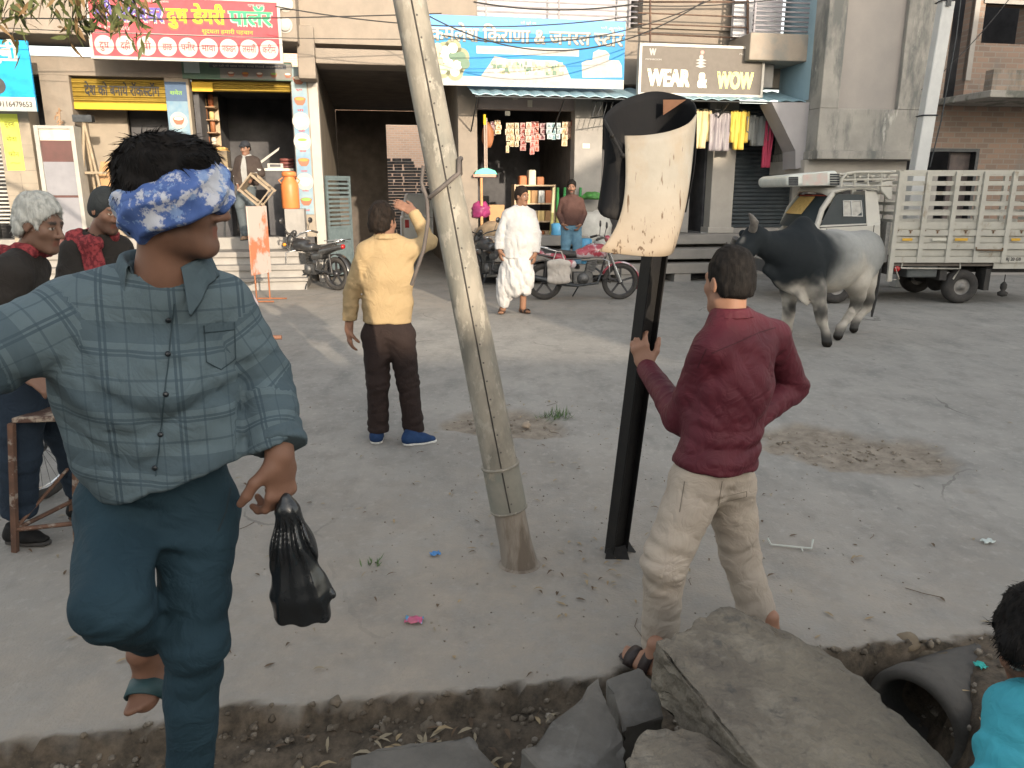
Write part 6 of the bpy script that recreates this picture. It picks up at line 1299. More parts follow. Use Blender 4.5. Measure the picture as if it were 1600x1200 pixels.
    # ---- trousers
    if 'pants' in c:
        d = Sdf(); pw = c.get('pw', (wd[3] * S_ + .006, dp[3] * S_ + .008)); up_ = -unit(sp); top_ = pc + up_ * c.get('rise', .10)
        d.u(eseg(top_, pc + up_ * .0, lat, pw, pw, fa=True), k=.02); d.u(rc(mid(J['hA'], pc, .1), mid(J['hB'], pc, .1), Tl[0] * .95, Tl[0] * .95), k=.05)
        for q in 'AB':
            aq = mid(J['k' + q], J['a' + q], c.get('plen', 1.0)); d.u(rc(J['h' + q], J['k' + q], Tl[0], Tl[1]), k=.035); d.u(rc(J['k' + q], aq, Tl[1], Tl[2], fb=True), k=.02)
        fl = []
        for i, q in enumerate('AB'):
            lg_ = unit(J['a' + q] - J['h' + q]); fl += [(J['k' + q], .15, unit(lg_ + lat * .3), 20, .010, 11 + i), (mid(J['k' + q], J['a' + q], .85), .15, lg_, 24, .011, 13 + i), (J['h' + q] + lg_ * .08, .15, unit(lg_ + lat * (.7 if q == 'A' else -.7)), 17, .010, 15 + i), (mid(J['h' + q], J['k' + q], .55), .2, unit(lg_ + lat * .5), 10, .007, 17 + i)]
        fp = c.get('pfold', 1.0); d.disp = folds([f_[:4] + (f_[4] * fp,) + f_[5:] for f_ in fl] + c.get('pfolds', [])); solid('trousers', d, c.get('hs', h), c['pants'], g)
    return g, tor, lat, sp, fwd, ctr
def cloth(name, c1, c2=None, sc=9, bump=.25, bs=260, rough=.85, lo=.35, hi=.7):
    if name in _mats: return _mats[name]
    m = M(name, c1, c2 or tuple(q * .82 for q in c1), rough, sc, bump, bs, lo=lo, hi=hi, bd=.002, spec=.2); t = m.node_tree; b1 = t.nodes['Principled BSDF'].inputs['Normal'].links[0].from_node
    n = nd(m, 'ShaderNodeTexNoise', Scale=11.0, Detail=3.0, Distortion=1.2); tc = nd(m, 'ShaderNodeTexCoord'); t.links.new(tc.outputs['Object'], n.inputs['Vector'])   # small creases of worn cloth
    w_ = mth(m, 'ABSOLUTE', mth(m, 'SUBTRACT', n.outputs['Fac'], .5)); b2 = nd(m, 'ShaderNodeBump', Strength=.30, Distance=.05); t.links.new(w_, b2.inputs['Height']); t.links.new(b2.outputs[0], b1.inputs['Normal']); return m
# ---------------------------------------------------------------- man in the checked shirt (near, left)
def checks(name, base, dark, per=.135):
    m = cloth(name, base, tuple(q * .86 for q in base), 7); t = m.node_tree; a = nd(m, 'ShaderNodeAttribute', attribute_name='rest'); sp = nd(m, 'ShaderNodeSeparateXYZ'); t.links.new(a.outputs['Vector'], sp.inputs[0])
    for ax_, lines in ((0, ((.0, .012, .45), (.26, .020, .75), (.33, .020, .75), (.62, .015, .5))), (1, ((.10, .15, .48), (.36, .02, .65), (.42, .02, .65), (.75, .018, .5)))):
        fr = mth(m, 'FRACT', mth(m, 'ADD', mth(m, 'MULTIPLY', sp.outputs[ax_], 1 / per), 40.0))
        for c_, w_, al in lines: mix_over(m, mth(m, 'MULTIPLY', mth(m, 'LESS_THAN', mth(m, 'ABSOLUTE', mth(m, 'SUBTRACT', fr, c_ + .04)), w_), al), dark)
    return m
shirt_b = checks('checked_shirt', (.105, .145, .165), (.042, .066, .084))
Y0 = 1.66
Jb = dict(head=Head(P(272, 315, 1.57), (.97, .16, -.04), (-.06, -.10, 1), .86), neck=P(262, 442, 1.62), sA=P(128, 488, 1.60), sB=P(340, 480, 1.70), eA=P(-20, 560, 1.46), wA=P(-150, 650, 1.30), eB=P(414, 590, 1.75), wB=P(437, 712, 1.64),
    pelvis=P(242, 745, 1.68), hem=P(244, 750, 1.52) + V3(0, .135, 0), hA=P(186, 800, 1.66), hB=P(310, 800, 1.69), kA=P(172, 950, 1.42), kB=P(306, 1010, 1.60), aA=P(240, 988, 1.77), aB=P(291, 1330, 1.62))
Jb['hdB'] = (Jb['wB'], unit(P(440, 785, 1.64) - Jb['wB']), unit(V3(-.80, .55, 0)), 1, 0, 1.05)[1:3] + (-1, 1.0, 1.06, 1.08, .25, .02, (.85, 1.05, 1.15, 1.25))
Jb['hdA'] = (unit(Jb['wA'] - Jb['eA']), V3(0, .3, -1), -1, .5)
fa_, fb_ = unit(V3(.05, -.62, -.75)), unit(V3(.0, -1, -.1))
Jb.update(heelA=P(254, 1005, 1.84), toeA=P(215, 1114, 1.66), fupA=unit(V3(0, -.66, .75)), heelB=Jb['aB'] + V3(0, .06, -.09), toeB=Jb['aB'] + V3(-.02, -.18, -.09))
vneck = rc(P(260, 410, 1.545), P(266, 454, 1.52), .050, .008); 
gB, torB, latB, spB, fwB, ctrB = human('tall man in checked teal shirt and blue patterned headband striding with black bag', PG(260, 1190) * V3(1, 1, 0) + V3(0, -.35, -.2), Jb, dict(h=.0085, hb=.0042, hs=.0075, shirt=shirt_b, rest=True, collar=shirt_b, vneck=vneck, wd=[.138, .150, .144, .142], dp=[.080, .108, .112, .108], belly=.022, front=V3(.05, -1, 0), neckhole=.068, collar_r=.080,
    hemw=.168, hemd=.128, hemn=V3(.28, .1, -1), sleeve=(.073, .056, .045), foldamp=.6, pfold=.55, slen=.985, pants=cloth('petrol_trousers', (.022, .048, .066), (.017, .038, .053), 6), trouser=(.087, .059, .052), plen=1.07, rise=.05, bare=True, skin=(.20, .105, .07), beard=.35, arm=(.052, .044, .030),
    cfront=V3(.08, -1, 0), copen=38, cflap=.078, clift=.020, extra=lambda d: d.u(rc(P(262, 425, 1.605), P(267, 484, 1.63), .055, .045), k=.03),
    folds=[(P(240, 690, 1.53), .22, V3(.3, 0, 1), 12, .016, 31), (P(150, 640, 1.55), .18, V3(.7, 0, 1), 12, .010, 32), (P(330, 650, 1.6), .16, V3(-.7, 0, 1), 13, .016, 33), (P(70, 560, 1.5), .2, V3(.9, 0, .5), 12, .010, 34)], pfolds=[(P(240, 800, 1.56), .2, V3(.3, 0, 1), 14, .014, 36), (P(170, 960, 1.4), .2, V3(.2, 0, 1), 16, .009, 37), (P(300, 1040, 1.55), .25, V3(.3, 0, 1), 12, .009, 38)]))
Jb['head'].hair('hair', gB, HAIR, 6500, .020, (lambda p: (p - Jb['head'](0, -.012, .010)) @ unit(Jb['head'].Y * -.40 + Jb['head'].Z * .92) > .036), .0045, .012, .05, -.075, .012, 0, .007, .012)
# headband: a wound cloth tilted over the brow
Hb = Jb['head']; bz = unit(V3(-.20, -.0, 1)); bm_ = Sdf(); bt = np.array([0, .42, 1.0]); bn = unit(Hb.X * 0 + Hb.Y * -.40 + Hb.Z * .92)
bx, by = Hb.X, np.cross(bn, Hb.X); cb0 = Hb(0, -.004, .008)
bm_.u(el(cb0, (.100, .112, .10), [bx, -by, bn]), k=.01); bm_.cut(plane(cb0 + bn * .042, bn), plane(cb0 - bn * .052, -bn), k=.012)
bm_.u(el(Hb(.0, .088, .036), (.062, .026, .044), Hb.A), k=.03); bm_.u(el(Hb(0, -.074, -.045), (.060, .024, .034), Hb.A), k=.02)
def bdisp(p): q = p - cb0; z = q @ bn; an = np.arctan2(q @ bx, q @ by); return .010 * (np.abs(np.sin(z * 62 + 1.8 * an + 1.5 * np.sin(an * 2))) - .6) + .004 * (1 - 2 * vnoise(p * 45))
bm_.disp = bdisp
hb_m = cloth('blue_print_cloth', (.10, .17, .42), (.06, .11, .30), 12); stain(hb_m, (.50, .52, .58), 15, .50, .54, (1, 1, 1), 1.0, 3); stain(hb_m, (.20, .30, .52), 24, .55, .58, (1, 1, 1), .9, 8)
solid('headband', bm_, .0045, hb_m, gB)
wq_ = Jb['wB']; eq_ = Jb['eB']; dq_ = unit(wq_ - eq_); d = Sdf().u(rc(wq_ - dq_ * .075, wq_ - dq_ * .022, .057, .064, fa=True, fb=True), k=.01); d.disp = folds([(wq_ - dq_ * .05, .12, dq_ + V3(.4, 0, 0), 30, .007, 71)]); solid('rolled_cuff', d, .006, shirt_b, gB)
# buttons and pocket
from mathutils.bvhtree import BVHTree
def onsurf(o, px, py):
    w_ = wloc(o); bv = BVHTree.FromPolygons([v.co + w_ for v in o.data.vertices], [tuple(p_.vertices) for p_ in o.data.polygons]); r_ = ray(px, py); h_ = bv.ray_cast(Vector((0, 0, CAMH)), Vector([float(q) for q in r_])); return (np.array(h_[0]), np.array(h_[1])) if h_[0] is not None else (P(px, py, 1.5), V3(0, -1, 0))
sho = [o for o in gB.children if o.name.startswith('shirt')][0]
for x_, y_ in ((263, 500), (262, 553), (259, 616), (251, 679), (242, 731)):
    q_, n_ = onsurf(sho, x_, y_); m = MB(); m.lathe(q_ + n_ * .001, [(0, .004), (.0045, .004), (.006, .002), (.006, 0)], 12, n_); m.build('button', M('shirt_button', (.015, .02, .025), rough=.3), sho)
def seam(o, pts, mt, w_=.0016, n=14, lift=.0016):
    vs = []; q0 = None
    for (x0, y0), (x1, y1) in zip(pts[:-1], pts[1:]):
        for k in range(n + 1): q_, n_ = onsurf(o, x0 + (x1 - x0) * k / n, y0 + (y1 - y0) * k / n); vs.append((q_, n_))
    m = MB(); V_ = []
    for i, (q_, n_) in enumerate(vs): d_ = vs[min(i + 1, len(vs) - 1)][0] - vs[max(i - 1, 0)][0]; s_ = unit(np.cross(n_, d_)); V_ += [q_ + n_ * lift - s_ * w_, q_ + n_ * (lift + .0008) + s_ * w_]
    m.add(V_, [(2 * i, 2 * i + 1, 2 * i + 3, 2 * i + 2) for i in range(len(vs) - 1) if np.linalg.norm(vs[i][0] - vs[i + 1][0]) < .06], True); return m.build('seam', mt, o)
seam(sho, [(318, 508), (322, 566), (345, 578), (368, 560), (366, 503)], M('dark_seam', (.03, .055, .07)), .0012); seam(sho, [(318, 520), (367, 515)], _mats['dark_seam'], .0012)
tro = [o for o in gB.children if o.name.startswith('trousers')][0]; seam(tro, [(360, 762), (352, 800), (340, 830)], M('navy_seam', (.012, .026, .036)), .002)
pls = [onsurf(sho, x_, y_) for x_, y_ in [(272 - (y_ - 475) * .105, y_) for y_ in range(474, 752, 9)]]; m = MB(); vs = []
for q_, n_ in pls: s_ = unit(np.cross(n_, (0, 0, 1))); vs += [q_ + n_ * .0025 - s_ * .0015, q_ + n_ * .003 + s_ * .0015]
m.add(vs, [(2 * i, 2 * i + 1, 2 * i + 3, 2 * i + 2) for i in range(len(pls) - 1)], True); m.build('placket_edge', M('dark_seam', (.03, .055, .07)), sho)
sandal(gB, Jb['heelA'], Jb['toeA'], M('teal_rubber', (.03, .075, .085), (.025, .055, .06), .6, 8, .1, 60), Jb['fupA'], 1)
sandal(gB, Jb['heelB'], Jb['toeB'], M('teal_rubber', (0, 0, 0)), (0, 0, 1), 1)
# black plastic bag in his hand
hb = P(446, 778, 1.63); bag = Sdf(); bc = P(470, 930, 1.63)
bm0 = P(455, 850, 1.63); bag.u(rc(hb, hb - V3(-.003, 0, .03), .010, .020), eseg(hb - V3(-.003, 0, .03), bm0, (1, 0, 0), (.020, .016), (.045, .030)), eseg(bm0, bc + V3(.0, 0, .01), (1, 0, 0), (.045, .030), (.064, .042)), eseg(bc, bc - V3(.0, 0, .05), (1, 0, 0), (.064, .042), (.066, .040)), k=.03)
bag.u(rc(bc + V3(.055, 0, -.01), bc + V3(.072, 0, .0), .010, .006), k=.012)
bag.cut(plane(P(470, 964, 1.63), V3(-.03, 0, -1)), k=.006)
def bagd(p):
    q = p - hb; an = q[:, 0] / np.maximum(.02, (-q[:, 2]) * .5 + .02); w_ = ss(-.02, -.08, q[:, 2]); return .0058 * np.sin(an * 21 + 1.0 * vnoise(p * 9) * 3) * w_ * (1 - .55 * ss(-.10, -.19, q[:, 2])) + .0025 * (1 - 2 * vnoise(p * 34)) * ss(-.05, -.12, q[:, 2]) - .002
bag.disp = bagd
g = thing('carrier_bag', 'glossy black plastic carrier bag held by the man in the checked shirt', 'bag', bc); solid('bag', bag, .0035, M('black_plastic', (.012, .014, .016), (.018, .02, .022), .22, 8, .12, 40, spec=.6, bd=.004), g)
m = MB(); m.tube([hb - V3(.006, 0, .02), hb + V3(-.010, .004, .012), hb + V3(-.022, .008, .006)], [.009, .008, .005], 7); m.build('handle', _mats['black_plastic'], g)
# ---------------------------------------------------------------- man in the yellow sweater
ym = cloth('mustard_knit', (.36, .265, .145), (.32, .235, .13), 5, .35, 160)
Yy = 5.3
Jy = dict(head=Head(P(599, 347, Yy), (.45, .89, .0), (0, 0, 1), .98), neck=P(603, 374, Yy), sA=P(573, 392, Yy - .03), sB=P(640, 390, Yy + .03), eA=P(549, 455, Yy - .02), wA=P(545, 515, Yy - .02), eB=P(671, 379, Yy + .24), wB=P(646, 331, Yy + .28),
    pelvis=P(606, 508, Yy), hem=P(605, 502, Yy), hA=P(587, 525, Yy), hB=P(627, 525, Yy), kA=P(590, 598, Yy - .02), kB=P(638, 598, Yy), aA=P(591, 672, Yy), aB=P(647, 676, Yy))
Jy['hdA'] = (V3(.02, .02, -1), V3(.8, .5, 0), 1, .45, .95, 1.1); Jy['hdB'] = (unit(P(610, 312, Yy + .30) - Jy['wB']), V3(-.2, .9, -.6), -1, .18, .95, 1.1, .2)
gA_, gB_ = PG(587, 690), PG(640, 694)
gY, *_ = human('man in mustard yellow sweater and dark trousers shading his eyes, back turned', (gA_ + gB_) / 2, Jy, dict(h=.012, hb=.0075, hs=.0095, shirt=ym, wd=[.140, .150, .142, .148], dp=[.08, .10, .095, .10], sleeve=(.064, .050, .040), hemw=.166, hemd=.124, collar=ym, collar_r=.07, neckhole=.062, pants=cloth('dark_brown_trousers', (.030, .020, .018), (.022, .015, .014), 8), trouser=(.096, .072, .070), plen=.99, foldamp=.7, skin=(.22, .115, .075)))
Jy['head'].hair('hair', gY, HAIRB, 2500, .016, None, .007, .012, .05, -.07, .008, 0, .006)
shb = [cloth('navy_mesh', (.02, .05, .13), (.015, .035, .09), 10), plain('white_sole', (.62, .62, .60))]
shoe(gY, gA_ + V3(.02, -.08, 0), gA_ + V3(-.02, .18, 0), shb, .008); shoe(gY, gB_ + V3(-.05, -.03, 0), gB_ + V3(.20, .06, 0), shb, .008)
# ---------------------------------------------------------------- man in maroon shirt holding the post
mm = cloth('maroon_cotton', (.105, .020, .030), (.078, .015, .023), 5, .15, 240, .6); kh = cloth('khaki_trousers', (.40, .345, .285), (.35, .30, .25), 6, .2, 220)
Ym = 2.72
Q0, Q1 = PG(962, 866), P(1036, 300, 3.28)
def PST(z): return Q0 + (Q1 - Q0) * (z / Q1[2])      # where the black post is at height z
Jm = dict(head=Head(P(1137, 442, 2.78), (-.42, .90, -.06), (.02, -.02, 1), .93), neck=P(1140, 498, 2.76), sA=P(1112, 545, 2.68), sB=P(1207, 527, 2.86), eA=P(1064, 655, 2.82), wA=P(1012, 572, 3.16), eB=P(1240, 605, 2.98), wB=P(1178, 650, 2.80),
    pelvis=P(1114, 725, 2.72), hem=P(1118, 722, 2.72), hA=P(1087, 758, 2.68), hB=P(1140, 755, 2.78), kA=P(1038, 880, 2.58), kB=P(1155, 865, 2.80), aA=P(1030, 1012, 2.60), aB=P(1192, 985, 2.74))
Jm['heelA'] = PG(1044, 1056, .03); Jm['toeA'] = PG(972, 1016, .03); Jm['heelB'] = PG(1196, 1000, .03) + V3(.0, -.06, 0); Jm['toeB'] = Jm['heelB'] + V3(.05, .24, 0)
Jm['wA'] = PST(1.08) + V3(.005, -.085, -.075); Jm['hdA'] = (unit(V3(-.30, .26, .90)), V3(.35, .93, .05), -1, .5, 1.08, 1.1, .1, .05, (.62, .68, .72, .78)); Jm['hdB'] = (unit(V3(-.9, -.3, -.25)), V3(0, -.5, -1), 1, .5, 1, 1.1)
gM, torM, latM, spM, fwM, ctrM = human('man in maroon shirt and khaki trousers gripping the black post, back turned', (Jm['heelA'] + Jm['heelB']) / 2 * V3(1, 1, 0), Jm, dict(h=.010, hb=.005, hs=.0072, shirt=mm, wd=[.136, .140, .126, .136], dp=[.080, .098, .090, .098], sleeve=(.064, .056, .045), hemw=.174, hemd=.136, cfront=V3(-.6, .8, 0), hemn=V3(-.06, 0, -1), collar=mm, collar_r=.062, neckhole=.056, pants=kh, trouser=(.096, .073, .064), plen=1.11, rise=.03, bare=True, foldamp=.55, pfold=.6, skin=(.30, .16, .105),
    folds=[(P(1110, 690, 2.64), .15, V3(.3, 0, 1), 16, .010, 41), (P(1130, 600, 2.66), .18, V3(1, 0, .6), 14, .010, 42), (P(1160, 680, 2.7), .14, V3(-.3, 0, 1), 18, .013, 43)], pfolds=[(P(1110, 770, 2.64), .14, V3(.4, 0, 1), 20, .010, 44), (P(1040, 880, 2.54), .14, V3(.2, 0, 1), 20, .010, 45), (P(1160, 880, 2.74), .2, V3(-.7, 0, 1), 13, .011, 46)]))
Jm['head'].hair('hair', gM, HAIR, 5000, .008, None, .005, .007, .06, -.055, .012, 0, .0035)
sl = M('dark_leather', (.025, .018, .018), (.04, .028, .026), .5, 10, .1, 60); sandal(gM, Jm['heelA'], Jm['toeA'], sl, (0, 0, 1), 2); sandal(gM, Jm['heelB'], Jm['toeB'], sl, (0, 0, 1), 2)
shm, trm = [[o for o in gM.children if o.name.startswith(k)][0] for k in ('shirt', 'trousers')]; sm_ = M('wine_seam', (.05, .010, .016)); km_ = M('khaki_seam', (.20, .165, .13))
seam(shm, [(1112, 552), (1150, 536), (1185, 520), (1212, 512)], sm_, .0014); seam(shm, [(1090, 575), (1104, 545)], sm_, .0014); seam(trm, [(1070, 752), (1062, 800)], km_, .0016); seam(trm, [(1128, 752), (1122, 790)], km_, .0018); seam(trm, [(1135, 775), (1166, 768), (1166, 776), (1136, 783)], km_, .0012)
# ---------------------------------------------------------------- man in white kurta
Yw = 11.0; wt = cloth('white_kurta', (.40, .40, .40), (.36, .36, .365), 4, .15, 120)
Jw = dict(head=Head(P(816, 307, Yw), (.72, -.69, -.06), (0, 0, 1), 1.0), neck=P(813, 323, Yw), sA=P(794, 335, Yw), sB=P(829, 335, Yw + .02), eA=P(783, 363, Yw - .03), wA=P(781, 391, Yw - .06), eB=P(838, 366, Yw - .02), wB=P(836, 396, Yw - .06),
    pelvis=P(809, 392, Yw), hem=P(809, 402, Yw), hA=P(797, 405, Yw), hB=P(820, 405, Yw), kA=P(793, 445, Yw), kB=P(818, 438, Yw - .05), aA=P(786, 482, Yw), aB=P(817, 480, Yw))
Jw['hdA'] = (V3(.1, -.1, -1), V3(.8, .3, 0), 1, .6, 1.1, 1.3); Jw['hdB'] = (V3(-.1, -.1, -1), V3(-.8, .3, 0), -1, .6, 1.1, 1.3)
b1, b2 = PG(784, 490), PG(818, 489); Jw.update(heelA=b1 + V3(.02, .1, .03), toeA=b1 + V3(-.02, -.14, .03), heelB=b2 + V3(-.06, .08, .03), toeB=b2 + V3(.10, -.13, .03))
gW, torW, latW, spW, fwW, ctrW = human('man in white kurta and loose white dhoti standing on the road', (b1 + b2) / 2, Jw, dict(h=.014, hb=.010, hs=.013, s=1.08, shirt=wt, wd=[.15, .17, .17, .17], dp=[.085, .115, .12, .11], belly=.03, front=V3(.2, -1, 0), sleeve=(.074, .068, .062), slen=.93, hemw=.235, hemd=.165, neckhole=.062, bare=True, skin=(.22, .115, .07), must=.7, folds=[(P(809, 385, Yw - .1), .3, V3(1, 0, 0), 12, .022, 51)]))
Jw['head'].hair('hair', gW, HAIRB, 0, .03, None, .010, .012, .05, -.06, .01)
d = Sdf().u(eseg(P(809, 396, Yw), P(806, 442, Yw), latW, (.20, .14), (.245, .18)), rc(Jw['kA'] + V3(0, 0, .05), Jw['aA'] + V3(0, 0, .02), .15, .062, fb=True), rc(Jw['kB'] + V3(0, 0, .08), Jw['kB'] - V3(0, .03, .17), .15, .085, fb=True), k=.07)
d.disp = folds([(P(806, 430, Yw - .1), .45, V3(1, 0, .12), 15, .035, 53), (P(790, 460, Yw - .1), .25, V3(1, 0, .3), 18, .02, 54)]); solid('dhoti', d, .012, cloth('white_dhoti', (.44, .435, .43), (.38, .38, .38), 4, .15, 120), gW)
sandal(gW, Jw['heelA'], Jw['toeA'], sl, (0, 0, 1), 2, .011); sandal(gW, Jw['heelB'], Jw['toeB'], sl, (0, 0, 1), 2, .011)
# ---------------------------------------------------------------- bearded man in brown shirt
Yb = 14.55; Jr = dict(head=Head(P(893, 293, Yb), (-.05, -1, -.06), (0, 0, 1), 1.0), neck=P(893, 307, Yb), sA=P(879, 314, Yb), sB=P(907, 314, Yb), eA=P(873, 334, Yb + .03), wA=P(879, 350, Yb - .12), eB=P(913, 334, Yb + .03), wB=P(907, 351, Yb - .12),
    pelvis=P(892, 349, Yb), hem=P(892, 352, Yb), hA=P(885, 356, Yb), hB=P(900, 356, Yb), kA=P(884, 380, Yb), kB=P(902, 380, Yb))
zg_ = .36; Jr['aA'] = V3(P(884, 390, Yb)[0], Yb, zg_ + .09); Jr['aB'] = V3(P(902, 390, Yb)[0], Yb, zg_ + .09); Jr['hdA'] = (V3(.5, -.3, -.9), V3(1, .2, 0), 1, .6, 1, 1.3); Jr['hdB'] = (V3(-.5, -.3, -.9), V3(-1, .2, 0), -1, .6, 1, 1.3)
gR, *_ = human('bearded man in brown shirt and blue jeans, hands in pockets, before the grocery', (Jr['aA'] + Jr['aB']) / 2 * V3(1, 1, 0) + V3(0, 0, zg_), Jr, dict(h=.016, hb=.012, hs=.014, s=1.08, shirt=cloth('brown_cotton', (.085, .045, .038), (.065, .035, .03)), wd=[.140, .146, .136, .138], dp=[.085, .10, .10, .10], sleeve=(.060, .050, .042), foldamp=.5, collar=cloth('brown_cotton', (0, 0, 0)), neckhole=.06, pants=cloth('blue_jeans', (.13, .25, .34), (.09, .18, .26)), trouser=(.10, .085, .075), beard=.95, skin=(.22, .115, .075)))
Jr['head'].hair('hair', gR, HAIR, 0, .03, None, .011, .012, .05, -.05, .012)
for q in 'AB': shoe(gR, Jr['a' + q] * V3(1, 1, 0) + V3(0, .08, zg_), Jr['a' + q] * V3(1, 1, 0) + V3(0, -.18, zg_), [M('black_belt', (0, 0, 0)), black_r], .014)
# ---------------------------------------------------------------- grey haired man (left edge)
Yg = 3.75; dk = cloth('charcoal_wool', (.030, .026, .024), (.022, .02, .018), 6, .3, 150); scf = cloth('red_check_cloth', (.26, .045, .05), (.12, .02, .025), 40, .3, 120, lo=.45, hi=.55)
Jg = dict(head=Head(P(64, 352, Yg), (.93, -.12, -.22), (.12, 0, 1), 1.02), neck=P(40, 396, Yg + .02), sA=P(18, 425, Yg - .17), sB=P(48, 418, Yg + .19), eA=P(8, 510, Yg - .20), wA=P(42, 585, Yg - .22), eB=P(50, 510, Yg + .24), wB=P(85, 570, Yg + .12),
    pelvis=P(35, 590, Yg), hem=P(35, 606, Yg), hA=P(34, 605, Yg - .09), hB=P(44, 605, Yg + .10), kA=P(30, 710, Yg - .12), kB=P(112, 690, Yg + .16), aA=P(30, 800, Yg - .1), aB=P(128, 768, Yg + .2))
Jg['hdA'] = (V3(.8, 0, -.6), V3(0, .5, -1), 1, .5, 1, 1.1); Jg['hdB'] = (V3(.8, 0, -.6), V3(0, -.5, -1), 1, .5, 1, 1.1)
ga_, gb_ = Jg['aA'] * V3(1, 1, 0), Jg['aB'] * V3(1, 1, 0)
gG, *_ = human('grey haired man in dark jacket and red neck scarf at the left edge', (ga_ + gb_) / 2, Jg, dict(h=.014, hb=.0075, hs=.012, shirt=dk, wd=[.165, .185, .18, .18], dp=[.09, .125, .13, .125], sleeve=(.08, .07, .055), hemw=.2, hemd=.15, neckhole=.06, pants=cloth('dark_blue_trousers', (.02, .032, .05), (.015, .024, .038)), trouser=(.11, .09, .08), skin=(.175, .098, .068), beard=.25))
Jg['head'].hair('hair', gG, HAIRG, 3500, .018, None, .007, .016, .055, -.075, .012, 0, .007)
nbg = Jg['neck']; d = Sdf().u(rc(nbg + V3(.05, -.06, .01), nbg + V3(.06, .08, .02), .035, .035), rc(nbg + V3(-.05, -.08, .0), nbg + V3(.05, -.07, .01), .035, .035), rc(nbg + V3(-.06, .08, 0), nbg + V3(.06, .08, .02), .035, .035), rc(nbg + V3(-.07, -.07, .0), nbg + V3(-.07, .08, 0), .036, .036), k=.03); d.disp = folds([(nbg, .2, V3(.2, .3, 1), 40, .012, 61)]); solid('scarf', d, .009, scf, gG)
for q in 'AB': shoe(gG, Jg['a' + q] * V3(1, 1, 0) + V3(-.09, 0, 0), Jg['a' + q] * V3(1, 1, 0) + V3(.17, -.04, 0), [M('black_belt', (0, 0, 0)), black_r], .012)
# ---------------------------------------------------------------- man in black cap
Yc = 4.7
Jc = dict(head=Head(P(168, 330, Yc), (.80, -.52, -.28), (.15, 0, 1), 1.0), neck=P(150, 368, Yc), sA=P(118, 392, Yc - .05), sB=P(186, 388, Yc + .12), eA=P(108, 455, Yc - .1), wA=P(130, 515, Yc - .2), eB=P(200, 450, Yc + .15), wB=P(205, 510, Yc),
    pelvis=P(155, 520, Yc), hem=P(155, 535, Yc), hA=P(138, 535, Yc), hB=P(172, 532, Yc + .05), kA=P(140, 630, Yc - .03), kB=P(180, 625, Yc + .03))
Jc['aA'] = V3(P(142, 700, Yc)[0], Yc, .09); Jc['aB'] = V3(P(184, 700, Yc)[0], Yc + .05, .09); Jc['hdA'] = (V3(.3, -.2, -1), V3(1, 0, 0), 1, .5); Jc['hdB'] = (V3(0, -.2, -1), V3(-1, 0, 0), -1, .5)
gC, *_ = human('man in black knitted cap and red scarf behind the man in the checked shirt', (Jc['aA'] + Jc['aB']) / 2 * V3(1, 1, 0), Jc, dict(h=.016, hb=.008, hs=.013, shirt=dk, wd=[.16, .18, .17, .17], dp=[.09, .12, .12, .12], sleeve=(.076, .066, .052), neckhole=.06, pants=cloth('dark_blue_trousers', (0, 0, 0)), trouser=(.10, .085, .08), skin=(.15, .08, .055), beard=.5))
Hc = Jc['head']; d = Sdf().u(Hc.e((0, -.022, .040), (.088, .106, .104)), Hc.e((0, -.05, -.01), (.083, .07, .07)), k=.03).sub(Hc.e((0, .125, -.03), (.12, .095, .085)), k=.02).cut(plane(Hc(0, 0, -.055), -Hc.Z), k=.01); solid('knitted_cap', d, .008, cloth('black_knit', (.018, .022, .025), (.012, .015, .018), 20, .5, 120), gC)
nbc = Jc['neck']; d = Sdf().u(rc(nbc + V3(-.10, -.05, -.02), nbc + V3(.02, -.10, -.05), .04, .045), rc(nbc + V3(.02, -.10, -.05), nbc + V3(.04, -.13, -.30), .05, .05, sq=(V3(0, 1, 0), 1.6)), rc(nbc + V3(-.10, -.05, -.02), nbc + V3(-.12, -.10, -.28), .06, .05, sq=(V3(0, 1, 0), 1.6)), rc(nbc + V3(-.08, .08, .0), nbc + V3(.08, .04, .0), .04, .04), k=.03); d.disp = folds([(nbc + V3(0, -.1, -.1), .3, V3(1, 0, .2), 30, .014, 63)]); solid('scarf', d, .009, scf, gC)
for q in 'AB': shoe(gC, Jc['a' + q] * V3(1, 1, 0) + V3(-.05, .07, 0), Jc['a' + q] * V3(1, 1, 0) + V3(.08, -.16, 0), [M('black_belt', (0, 0, 0)), black_r], .014)
# ---------------------------------------------------------------- man carrying the stool in the dairy doorway
Ys = 14.35; zf_ = .68
Js = dict(head=Head(P(383, 232, Ys), (-.25, -.95, -.15), (0, 0, 1), 1.0), neck=P(385, 245, Ys), sA=P(374, 251, Ys), sB=P(400, 252, Ys), eA=P(368, 271, Ys), wA=P(372, 288, Ys - .1), eB=P(408, 271, Ys), wB=P(395, 277, Ys - .22),
    pelvis=P(385, 288, Ys), hem=P(386, 290, Ys), hA=P(379, 295, Ys), hB=P(392, 295, Ys), kA=P(374, 322, Ys - .15), kB=P(392, 325, Ys))
ax1, ax2 = P(380, 350, Ys - .1), P(394, 352, Ys); Js['aA'] = V3(ax1[0], Ys - .05, zf_ + .32); Js['aB'] = V3(ax2[0], Ys + .05, zf_ + .32); 
Js['aA'][2] = Js['aB'][2] = .99; Js['hdA'] = (V3(0, -.3, -1), V3(1, 0, 0), 1, .5, 1, 1.3); Js['hdB'] = (V3(-.3, -.8, -.4), V3(0, .3, -1), -1, .9, 1, 1.3)
jk = cloth('brown_jacket', (.055, .042, .036), (.04, .03, .027)); 
